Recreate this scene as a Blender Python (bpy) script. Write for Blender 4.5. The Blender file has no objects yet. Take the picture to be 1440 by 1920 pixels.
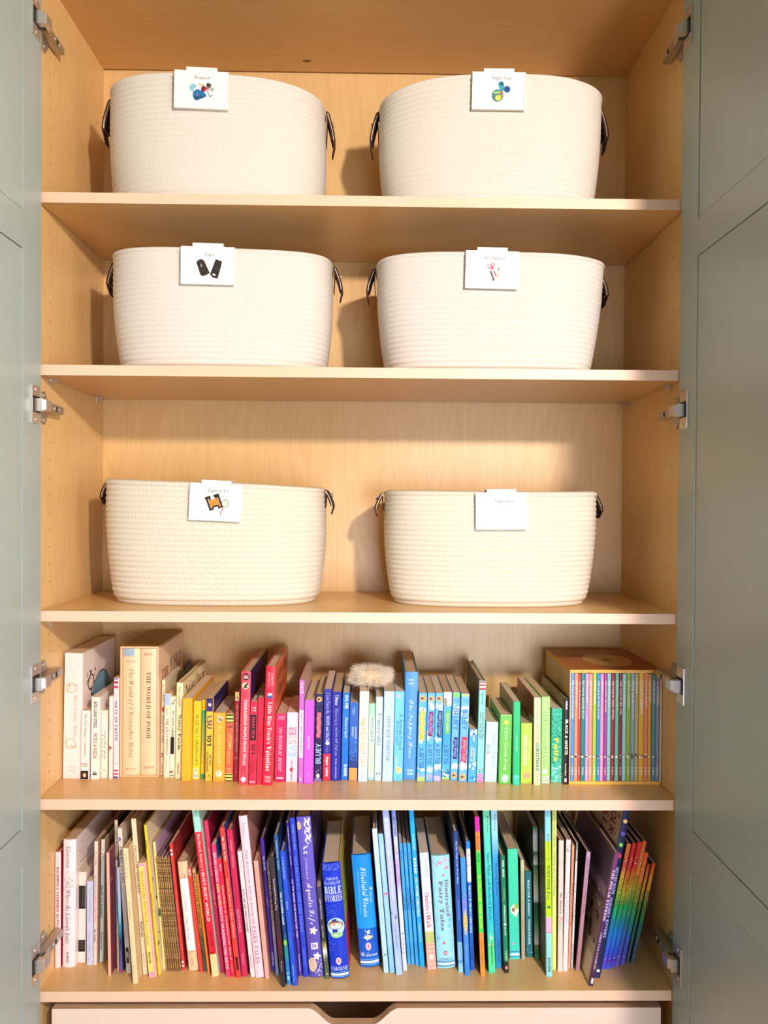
import bpy, bmesh, math, random
from mathutils import Vector, Matrix
random.seed(7)
C = bpy.context.scene.collection
SC = bpy.context.scene

# ------------------------------------------------------------------ camera
cam_data = bpy.data.cameras.new('camera')
cam = bpy.data.objects.new('camera', cam_data)
C.objects.link(cam)
cam_rot = Matrix(((0.9998825970, -0.0065819096, -0.0138372926),
                  (-0.0137579618, 0.0119491867, -0.9998339540),
                  (0.0067461611, 0.9999069434, 0.0118572301)))
cam.matrix_world = Matrix.Translation((0.02159, -1.37761, 1.40564)) @ cam_rot.to_4x4()
cam_data.sensor_fit = 'VERTICAL'
cam_data.sensor_height = 36.0
cam_data.lens = 36.0 * 1442.0 / 1920.0
cam_data.clip_start = 0.02
SC.camera = cam

# ------------------------------------------------------------------ world, lamps, exposure
world = bpy.data.worlds.new('room_light')
SC.world = world
world.use_nodes = True
bg = world.node_tree.nodes['Background']
bg.inputs[0].default_value = (1.0, 0.975, 0.66, 1)
bg.inputs[1].default_value = 0.18

def lamp(kind, name, loc, power, color, size, target=None, spread=None):
    l = bpy.data.lights.new(name, kind)
    l.energy = power
    l.color = color
    if kind == 'POINT':
        l.shadow_soft_size = size
    else:
        l.size = size
        if spread: l.spread = spread
    o = bpy.data.objects.new(name, l)
    C.objects.link(o)
    o.location = loc
    if target is not None:
        o.rotation_euler = (Vector(target) - Vector(loc)).to_track_quat('-Z', 'Y').to_euler()
    return o

lamp('POINT', 'room_lamp', (0.74, -1.84, 2.13), 146.0, (1.0, 0.875, 0.80), 0.055)
lamp('AREA', 'front_fill', (0.60, -2.7, 1.0), 7.0, (0.72, 0.80, 1.0), 0.8, (0.26, 0.1, 0.88), math.radians(62))  # added cool fill, no window seen; lifts the lower centre and right
lamp('AREA', 'side_fill', (2.0, -1.55, 1.25), 34.0, (0.90, 0.95, 1.0), 1.3, (-0.55, -0.05, 1.15))  # unseen soft fill, added to brighten the left door and left panel

SC.view_settings.view_transform = 'Standard'
SC.view_settings.look = 'None'
SC.view_settings.exposure = 0.24
SC.view_settings.gamma = 1.0
SC.view_settings.use_curve_mapping = False

# ------------------------------------------------------------------ sizes of the cabinet (metres)
HW = 0.575                      # half of the inner width
DEP = 0.321                     # inner depth
SHELF_TOPS = (1.9526, 1.6473, 1.2087, 0.8711, 0.5244)
ST = 0.0186                     # shelf thickness
CEIL = 2.3489
Z_UP, Z_LOW = SHELF_TOPS[3], SHELF_TOPS[4]

# ------------------------------------------------------------------ helpers: materials
def lin(hexs):
    v = [int(hexs[i:i+2], 16) / 255.0 for i in (0, 2, 4)]
    return tuple((c / 12.92) if c <= 0.04045 else ((c + 0.055) / 1.055) ** 2.4 for c in v) + (1.0,)

MATS = {}
def new_mat(name):
    m = bpy.data.materials.new(name)
    m.use_nodes = True
    nt = m.node_tree
    return m, nt, nt.nodes['Principled BSDF']

def mat(hexs, rough=0.42, metal=0.0, vary=0.05, coat=0.0):
    key = (hexs, rough, metal, vary)
    if key in MATS: return MATS[key]
    m, nt, p = new_mat('paint_' + hexs)
    c = lin(hexs)
    p.inputs['Roughness'].default_value = rough
    p.inputs['Metallic'].default_value = metal
    if vary > 0:
        tc = nt.nodes.new('ShaderNodeTexCoord')
        n = nt.nodes.new('ShaderNodeTexNoise')
        n.inputs['Scale'].default_value = 45.0
        n.inputs['Detail'].default_value = 3.0
        nt.links.new(tc.outputs['Object'], n.inputs['Vector'])
        r = nt.nodes.new('ShaderNodeValToRGB')
        r.color_ramp.elements[0].position = 0.3
        r.color_ramp.elements[1].position = 0.7
        r.color_ramp.elements[0].color = tuple(x * (1 - vary) for x in c[:3]) + (1,)
        r.color_ramp.elements[1].color = tuple(min(1, x * (1 + vary)) for x in c[:3]) + (1,)
        nt.links.new(n.outputs['Fac'], r.inputs['Fac'])
        nt.links.new(r.outputs['Color'], p.inputs['Base Color'])
    else:
        p.inputs['Base Color'].default_value = c
    MATS[key] = m
    return m

def ink(hexs):
    return mat(hexs, 0.5, 0.0, 0.0)

def grad_mat(stops, h, rough=0.38):
    key = (tuple(stops), round(h, 3))
    if key in MATS: return MATS[key]
    m, nt, p = new_mat('printed_spine')
    tc = nt.nodes.new('ShaderNodeTexCoord')
    sep = nt.nodes.new('ShaderNodeSeparateXYZ')
    nt.links.new(tc.outputs['Object'], sep.inputs[0])
    d = nt.nodes.new('ShaderNodeMath'); d.operation = 'DIVIDE'
    d.inputs[1].default_value = h
    nt.links.new(sep.outputs['Z'], d.inputs[0])
    r = nt.nodes.new('ShaderNodeValToRGB')
    st = sorted((float(s.split(':')[0]), s.split(':')[1]) for s in stops)
    el = r.color_ramp.elements
    el[0].position, el[0].color = st[0][0], lin(st[0][1])
    el[1].position, el[1].color = st[-1][0], lin(st[-1][1])
    for q, hx in st[1:-1]:
        e = el.new(q); e.color = lin(hx)
    nt.links.new(d.outputs[0], r.inputs['Fac'])
    nt.links.new(r.outputs['Color'], p.inputs['Base Color'])
    p.inputs['Roughness'].default_value = rough
    MATS[key] = m
    return m

def pages_mat(hexs='e0c39c'):
    key = ('pages', hexs)
    if key in MATS: return MATS[key]
    m, nt, p = new_mat('page_edges')
    tc = nt.nodes.new('ShaderNodeTexCoord')
    w = nt.nodes.new('ShaderNodeTexWave')
    w.bands_direction = 'X'
    w.inputs['Scale'].default_value = 240.0
    w.inputs['Distortion'].default_value = 1.5
    w.inputs['Detail'].default_value = 1.0
    nt.links.new(tc.outputs['Object'], w.inputs['Vector'])
    r = nt.nodes.new('ShaderNodeValToRGB')
    c = lin(hexs)
    r.color_ramp.elements[0].color = tuple(x * 0.74 for x in c[:3]) + (1,)
    r.color_ramp.elements[1].color = c
    r.color_ramp.elements[1].position = 0.55
    nt.links.new(w.outputs['Fac'], r.inputs['Fac'])
    nt.links.new(r.outputs['Color'], p.inputs['Base Color'])
    p.inputs['Roughness'].default_value = 0.8
    MATS[key] = m
    return m

def foil_mat():
    key = 'foil'
    if key in MATS: return MATS[key]
    m, nt, p = new_mat('gold_foil')
    tc = nt.nodes.new('ShaderNodeTexCoord')
    n = nt.nodes.new('ShaderNodeTexNoise')
    n.inputs['Scale'].default_value = 330.0
    n.inputs['Detail'].default_value = 5.0
    n.inputs['Roughness'].default_value = 0.7
    nt.links.new(tc.outputs['Object'], n.inputs['Vector'])
    r = nt.nodes.new('ShaderNodeValToRGB')
    r.color_ramp.elements[0].position = 0.40
    r.color_ramp.elements[0].color = lin('4a3212')
    r.color_ramp.elements[1].position = 0.58
    r.color_ramp.elements[1].color = lin('e6bd78')
    e = r.color_ramp.elements.new(0.5); e.color = lin('a87c3c')
    nt.links.new(n.outputs['Fac'], r.inputs['Fac'])
    nt.links.new(r.outputs['Color'], p.inputs['Base Color'])
    p.inputs['Metallic'].default_value = 0.3
    p.inputs['Roughness'].default_value = 0.42
    b = nt.nodes.new('ShaderNodeBump')
    b.inputs['Strength'].default_value = 0.5
    b.inputs['Distance'].default_value = 0.0006
    nt.links.new(n.outputs['Fac'], b.inputs['Height'])
    nt.links.new(b.outputs['Normal'], p.inputs['Normal'])
    MATS[key] = m
    return m

def wood_mat(name, light, dark, axis, rough=0.34, fig=1.0):
    """sliced maple veneer; grain runs along axis"""
    m, nt, p = new_mat(name)
    tc = nt.nodes.new('ShaderNodeTexCoord')
    mp = nt.nodes.new('ShaderNodeMapping')
    s = {'X': (0.9, 9.0, 9.0), 'Z': (9.0, 9.0, 0.9)}[axis]
    mp.inputs['Scale'].default_value = s
    nt.links.new(tc.outputs['Object'], mp.inputs['Vector'])
    n1 = nt.nodes.new('ShaderNodeTexNoise')
    n1.inputs['Scale'].default_value = 1.1
    n1.inputs['Detail'].default_value = 4.0
    n1.inputs['Distortion'].default_value = 0.7
    nt.links.new(mp.outputs[0], n1.inputs['Vector'])
    # contour lines of the noise read as cathedral figure
    mul = nt.nodes.new('ShaderNodeMath'); mul.operation = 'MULTIPLY'; mul.inputs[1].default_value = 15.0
    nt.links.new(n1.outputs['Fac'], mul.inputs[0])
    fr = nt.nodes.new('ShaderNodeMath'); fr.operation = 'PINGPONG'; fr.inputs[1].default_value = 0.5
    nt.links.new(mul.outputs[0], fr.inputs[0])
    n2 = nt.nodes.new('ShaderNodeTexNoise')
    n2.inputs['Scale'].default_value = 22.0
    n2.inputs['Detail'].default_value = 3.0
    nt.links.new(mp.outputs[0], n2.inputs['Vector'])
    n3 = nt.nodes.new('ShaderNodeTexNoise')
    n3.inputs['Scale'].default_value = 2.2
    nt.links.new(tc.outputs['Object'], n3.inputs['Vector'])
    def madd(a, k, b):
        q = nt.nodes.new('ShaderNodeMath'); q.operation = 'MULTIPLY_ADD'
        nt.links.new(a, q.inputs[0]); q.inputs[1].default_value = k
        if hasattr(b, 'links'): nt.links.new(b, q.inputs[2])
        else: q.inputs[2].default_value = b
        return q.outputs[0]
    v = madd(fr.outputs[0], 0.42 * fig, 0.0)
    v = madd(n2.outputs['Fac'], 0.38, v)
    v = madd(n3.outputs['Fac'], 0.5, v)
    r = nt.nodes.new('ShaderNodeValToRGB')
    r.color_ramp.elements[0].position = 0.12
    r.color_ramp.elements[0].color = lin(light)
    r.color_ramp.elements[1].position = 1.0
    r.color_ramp.elements[1].color = lin(dark)
    nt.links.new(v, r.inputs['Fac'])
    nt.links.new(r.outputs['Color'], p.inputs['Base Color'])
    p.inputs['Roughness'].default_value = rough
    return m

WOOD_V = wood_mat('maple_veneer_upright', 'ebc68c', 'd5a764', 'Z', 0.38)
WOOD_H = wood_mat('maple_veneer_level', 'e6bd82', 'd09d5a', 'X', 0.30, 0.6)
WOOD_E = wood_mat('maple_edge_band', 'f0cdb0', 'e6bb98', 'X', 0.42, 0.3)
DRAWER_M = wood_mat('pale_birch_ply', 'f0d8c6', 'e4c8b2', 'X', 0.42, 0.3)
PLY_EDGE = wood_mat('ply_edge', 'd8b492', 'b88c66', 'X', 0.6, 1.0)
DOOR_M = mat('a6b1aa', 0.36, 0.0, 0.02)
CHROME = mat('e4ddd6', 0.3, 0.85, 0.02)
CHROME_D = mat('c2b6a8', 0.34, 0.8, 0.02)
DARK = mat('1c1612', 0.6, 0.0, 0.0)
CLEAR = mat('f4ece0', 0.12, 0.0, 0.0)
CLEAR.node_tree.nodes['Principled BSDF'].inputs['Transmission Weight'].default_value = 0.8

# ------------------------------------------------------------------ helpers: objects
def tag(o, label=None, cat=None, group=None, kind=None):
    if label: o['label'] = label
    if cat: o['category'] = cat
    if group: o['group'] = group
    if kind: o['kind'] = kind
    return o

def thing(name, label, cat, loc=(0, 0, 0), rot=(0, 0, 0), group=None):
    o = bpy.data.objects.new(name, None)
    o.empty_display_size = 0.02
    C.objects.link(o)
    o.location = loc
    o.rotation_euler = rot
    return tag(o, label, cat, group)

def link_mesh(name, me, mats, parent=None, loc=None):
    for m in (mats if isinstance(mats, (list, tuple)) else [mats]): me.materials.append(m)
    o = bpy.data.objects.new(name, me)
    C.objects.link(o)
    if parent is not None: o.parent = parent
    if loc is not None: o.location = loc
    return o

def pymesh(name, verts, faces, mats, parent=None, idx=None, loc=None, smooth=False):
    me = bpy.data.meshes.new(name)
    me.from_pydata(verts, [], faces)
    if idx: me.polygons.foreach_set('material_index', idx)
    if smooth: me.polygons.foreach_set('use_smooth', [True] * len(me.polygons))
    me.update()
    return link_mesh(name, me, mats, parent, loc)

def bm_box(bm, x0, x1, y0, y1, z0, z1, mi=0):
    v = [bm.verts.new(p) for p in ((x0,y0,z0),(x1,y0,z0),(x1,y1,z0),(x0,y1,z0),(x0,y0,z1),(x1,y0,z1),(x1,y1,z1),(x0,y1,z1))]
    fs = []
    for f in ((0,3,2,1),(4,5,6,7),(0,1,5,4),(1,2,6,5),(2,3,7,6),(3,0,4,7)):
        q = bm.faces.new([v[i] for i in f]); q.material_index = mi; fs.append(q)
    return v, fs

def box(name, x0, x1, y0, y1, z0, z1, m, parent=None, bevel=0.0, loc=None):
    bm = bmesh.new()
    bm_box(bm, x0, x1, y0, y1, z0, z1)
    if bevel > 0:
        bmesh.ops.bevel(bm, geom=list(bm.edges), offset=bevel, segments=2, affect='EDGES', profile=0.7)
    me = bpy.data.meshes.new(name); bm.to_mesh(me); bm.free()
    return link_mesh(name, me, m, parent, loc)

def prism(name, pts, y0, y1, m, parent=None, axis='Y', bevel=0.0, loc=None, side_m=None):
    """outline in (x, z) pushed along y, or in (y, z) pushed along x"""
    bm = bmesh.new()
    def P(a, b, t): return (a, t, b) if axis == 'Y' else (t, a, b)
    A = [bm.verts.new(P(a, b, y0)) for a, b in pts]
    B = [bm.verts.new(P(a, b, y1)) for a, b in pts]
    n = len(pts)
    bm.faces.new(A); bm.faces.new(B[::-1])
    for i in range(n):
        f = bm.faces.new((A[i], B[i], B[(i+1) % n], A[(i+1) % n]))
        if side_m: f.material_index = 1
    bmesh.ops.recalc_face_normals(bm, faces=bm.faces)
    if bevel > 0:
        bmesh.ops.bevel(bm, geom=[e for e in bm.edges], offset=bevel, segments=2, affect='EDGES')
    me = bpy.data.meshes.new(name); bm.to_mesh(me); bm.free()
    return link_mesh(name, me, [m, side_m] if side_m else m, parent, loc)

def disc_prism(cx, cz, r, n=14, sx=1.0):
    return [(cx + r * sx * math.cos(2*math.pi*i/n), cz + r * math.sin(2*math.pi*i/n)) for i in range(n)]

# ------------------------------------------------------------------ lettering
def restyle(s, st):
    base = {'b': (0x1D5D4, 0x1D5EE, 0x1D7EC), 's': (0x1D400, 0x1D41A, 0x1D7CE), 'si': (0x1D434, 0x1D44E, None),
            'sc': (0x1D4D0, 0x1D4EA, None), 'bi': (0x1D63C, 0x1D656, 0x1D7EC)}.get(st)
    if not base: return s
    out = ''
    for ch in s:
        if 'A' <= ch <= 'Z': out += chr(base[0] + ord(ch) - 65)
        elif 'a' <= ch <= 'z':
            out += '\u210e' if (st == 'si' and ch == 'h') else chr(base[1] + ord(ch) - 97)
        elif '0' <= ch <= '9' and base[2]: out += chr(base[2] + ord(ch) - 48)
        else: out += ch
    return out

GLYPHS = {}
def prepare_text():
    """letter outlines, each contour a run of x, y pairs on a 91 x 91 grid"""
    from mathutils.geometry import tessellate_polygon
    for code, contours in LETTER_OUTLINES.items():
        loops = [[Vector((c[i] * 0.015, c[i + 1] * 0.0161 - 0.35, 0.0)) for i in range(0, len(c), 2)] for c in contours]
        if not loops: continue
        def inside(p, l):
            c_ = False
            for i in range(len(l)):
                a, b = l[i - 1], l[i]
                if (a.y > p.y) != (b.y > p.y) and p.x < (b.x - a.x) * (p.y - a.y) / (b.y - a.y) + a.x: c_ = not c_
            return c_
        depth = [sum(inside(l[0], m_) for m_ in loops if m_ is not l) for l in loops]
        vs = []; fs = []
        for l, dp in zip(loops, depth):                    # each outer contour with its own holes
            if dp % 2: continue
            grp = [l] + [m_ for m_, e_ in zip(loops, depth) if e_ == dp + 1 and inside(m_[0], l)]
            b0 = len(vs)
            vs += [(p.x, p.y) for g_ in grp for p in g_]
            fs += [tuple(b0 + i for i in t_) for t_ in tessellate_polygon(grp)]
        GLYPHS[chr(code)] = (vs, fs, max(v[0] for v in vs))

LINES = {}
def set_line(s):
    if s in LINES: return LINES[s]
    V = []; F = []; x = 0.0
    for ch in s:
        if ch == ' ': x += 0.3; continue
        vs, fs, w_ = GLYPHS.get(ch, ([], [], 0.2))
        b = len(V)
        V += [(x + px, py) for px, py in vs]
        F += [tuple(b + i for i in f) for f in fs]
        x += w_ + 0.085
    if V:
        x0 = min(v[0] for v in V); x1 = max(v[0] for v in V); y0 = min(v[1] for v in V); y1 = max(v[1] for v in V)
        V = [((p - x0) / max(1e-6, x1 - x0), (q - y0) / max(1e-6, y1 - y0)) for p, q in V]
    LINES[s] = (V, F)
    return LINES[s]

def shapes(items, W, H, flip=False):
    """print items -> list of (colour, verts2d, faces); u to the right, v upward"""
    rnd = random.Random(int(W * 1e5) + int(H * 1e5) + len(items))
    out = []
    def poly(pts): return pts, [tuple(range(len(pts)))]
    def ring(cu, cv, ru, rv, n, wave=0.0, k=0):
        return [(cu + ru * (1 + wave * math.cos(k * 2*math.pi*i/n)) * math.cos(2*math.pi*i/n),
                 cv + rv * (1 + wave * math.cos(k * 2*math.pi*i/n)) * math.sin(2*math.pi*i/n)) for i in range(n)]
    def clampu(p): return [(min(max(u, 0.0009), W - 0.0009), min(max(v, 0.0006), H - 0.0006)) for u, v in p]
    for it in items:
        k = it[0]
        if k in ('t', 'h', 'u'):
            _, s, st, col, f0, f1, c, w = it
            vs, fs = set_line(restyle(s, st))
            if not vs: continue
            if k == 't':
                p = [(W * (c - w/2 + (1 - gy if flip else gy) * w), H * (1 - f0 - gx * (f1 - f0))) for gx, gy in vs]
            elif k == 'u':
                p = [(W * (c + w/2 - gy * w), H * (1 - f1 + gx * (f1 - f0))) for gx, gy in vs]
            else:
                p = [(W * (c - w/2 + (1 - gx if flip else gx) * w), H * (1 - f1 + gy * (f1 - f0))) for gx, gy in vs]
            out.append((col, clampu(p), fs))
        elif k == 'b':
            _, col, f0, f1, c0, c1 = it
            n = 8; vs = []; fs = []
            for i in range(n + 1):
                u = W * (c0 + (c1 - c0) * i / n)
                vs += [(u, H * (1 - f1)), (u, H * (1 - f0))]
                if i: fs.append((2*i-2, 2*i, 2*i+1, 2*i-1))
            out.append((col, clampu(vs), fs))
        elif k == 'w':
            _, col, f0, f1, c0, c1 = it
            n = 10; vs = []; fs = []
            for i in range(n + 1):
                v = H * (1 - f0 - (f1 - f0) * i / n)
                dx = 0.07 * math.sin(i * 1.9)
                vs += [(W * (c0 + dx), v), (W * (c1 + dx * 0.8), v)]
                if i: fs.append((2*i-2, 2*i-1, 2*i+1, 2*i))
            out.append((col, clampu(vs), fs))
        elif k == 'c':
            _, col, f, c, r = it
            out.append((col,) + poly(clampu(ring(W*c, H*(1-f), W*r, W*r, 16))))
        elif k == 'e':
            _, col, f, c, rx, ry = it
            out.append((col,) + poly(clampu(ring(W*c, H*(1-f), W*rx, W*ry, 18))))
        elif k == 'l':
            _, col, f, c, r = it
            out.append((col,) + poly(clampu(ring(W*c, H*(1-f), W*r*0.75, W*r*0.75, 30, 0.33, 5))))
        elif k == '*':
            _, col, f, c, r = it
            out.append((col,) + poly(clampu(ring(W*c, H*(1-f), W*r*0.75, W*r*0.75, 36, 0.3, 9))))
        elif k == 'r':
            _, col, f, c, r = it
            n = 18
            a = ring(W*c, H*(1-f), W*r, W*r, n); b = ring(W*c, H*(1-f), W*r*0.78, W*r*0.78, n)
            out.append((col, clampu(a + b), [(i, (i+1) % n, n + (i+1) % n, n + i) for i in range(n)]))
        elif k == 's':
            _, col, f0, f1, n, z, x0, x1 = it
            for i in range(n):
                vs = []; fs = []
                cu = W * rnd.uniform(x0, x1); cv = H * (1 - rnd.uniform(f0, f1))
                a = rnd.uniform(0, 6.28); r = W * z * rnd.uniform(0.4, 1.0); e = rnd.uniform(0.25, 0.8)
                for q in range(5):
                    t = q * 2 * math.pi / 5
                    pu, pv = r * math.cos(t), r * e * math.sin(t)
                    vs.append((cu + pu*math.cos(a) - pv*math.sin(a), cv + pu*math.sin(a) + pv*math.cos(a)))
                fs.append(tuple(range(5)))
                out.append((col, clampu(vs), fs, 0.22))
        elif k == 'g':                                    # free polygon, (u, v) as fractions
            _, col, pts = it
            out.append((col,) + poly([(W*u, H*v) for u, v in pts]))
    return out

def print_mesh(name, items, W, H, place, parent, flip=False):
    if not items: return None
    sh = shapes(items, W, H, flip)
    if not sh: return None
    cols = []
    V = []; F = []; I = []
    k = 0.0
    for ent in sh:
        col, vs, fs = ent[:3]
        k += ent[3] if len(ent) > 3 else 1.0
        if col not in cols: cols.append(col)
        b = len(V)
        V += [place(u, v, k) for u, v in vs]
        for f in fs:
            F.append(tuple(b + i for i in f)); I.append(cols.index(col))
    return tag(pymesh(name, V, F, [ink(c) for c in cols], parent, I), kind='stuff')

# ------------------------------------------------------------------ books
KIND = {'h': ('hardcover_book', 0.0021, 0.0028, 0.05), 'R': ('hardcover_book', 0.0023, 0.0028, 0.13),
        'p': ('paperback_book', 0.0006, 0.0003, 0.0), 'b': ('board_book', 0.0012, 0.0004, 0.0)}
PAGE_TINTS = ('ecd6b8', 'e3c8a6', 'f0dcc4', 'dcbf9c')

def build_book(kind, root, t, h, d, spine, lc, rc, prints, covers, seed=0):
    _, bt, ov, bul = KIND[kind]
    bt = min(bt, t * 0.2)
    bulge = bul * t
    e = min(0.0011, t * 0.16)
    # plan outline of the cover, from the back of the left board round the spine
    outer = [(-t/2, d), (-t/2, bulge + e * 1.2)]
    n = 6 if bulge > 0 else 2
    for i in range(n + 1):
        x = -t/2 + e + (t - 2*e) * i / n
        outer.append((x, bulge * (2*x/t) ** 2))
    outer += [(t/2, bulge + e * 1.2), (t/2, d)]
    inner = []
    for x, y in outer:
        xi = max(-t/2 + bt, min(t/2 - bt, x))
        inner.append((xi, d if y == d else max(y + bt, bulge + bt)))
    m = len(outer)
    V = [(x, y, 0.0) for x, y in outer] + [(x, y, h) for x, y in outer] + \
        [(x, y, 0.0) for x, y in inner] + [(x, y, h) for x, y in inner]
    F = []; I = []
    for i in range(m - 1):
        mi = 1 if i == 0 else (2 if i == m - 2 else 0)
        F += [(i, i+1, m+i+1, m+i), (2*m+i+1, 2*m+i, 3*m+i, 3*m+i+1), (i+1, i, 2*m+i, 2*m+i+1), (m+i, m+i+1, 3*m+i+1, 3*m+i)]
        I += [mi, mi, mi, mi]
    F += [(0, m, 3*m, 2*m), (m-1, 3*m-1, 4*m-1, 2*m-1)]; I += [1, 2]
    sm = foil_mat() if isinstance(spine, str) and spine.startswith('GOLD') else (grad_mat(spine, h) if isinstance(spine, list) else mat(spine, 0.36))
    pymesh('cover', V, F, [sm, mat(lc, 0.36), mat(rc, 0.36)], root, I)
    x0, x1 = -t/2 + bt + 0.0001, t/2 - bt - 0.0001
    box('pages', x0, x1, bulge + bt + 0.0002, d - ov, ov, h - ov, pages_mat(PAGE_TINTS[seed % 4]), root)
    step = 0.000012 + 0.0035 * bulge
    def on_spine(u, v, k):
        x = u - t/2
        return (x, bulge * (2*x/t) ** 2 - 0.00022 - 0.02 * bulge - k * step, v)
    print_mesh('spine_print', prints, t, h, on_spine, root)
    for side, its in covers.items():
        sgn = 1 if side == 'R' else -1
        y0 = bulge + e * 1.2
        print_mesh('cover_print', its, d - y0, h, lambda u, v, k, s=sgn, a=y0: (s * (t/2 + 0.00008 + k * 0.000006), a + u, v), root, flip=(sgn < 0))

def place_book(row, z, group, i):
    kind, xb, y, a, t, h, d, spine, lc, rc, label, prints, covers = row
    lift = t/2 * abs(math.sin(a)) + 0.0001
    root = thing(KIND[kind][0], label, 'book', (xb + lift * math.tan(a), y, z + lift), (0, a, 0), group)
    build_book(kind, root, t, h, d, spine, lc, rc, prints, covers, i)
    return root

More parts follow.
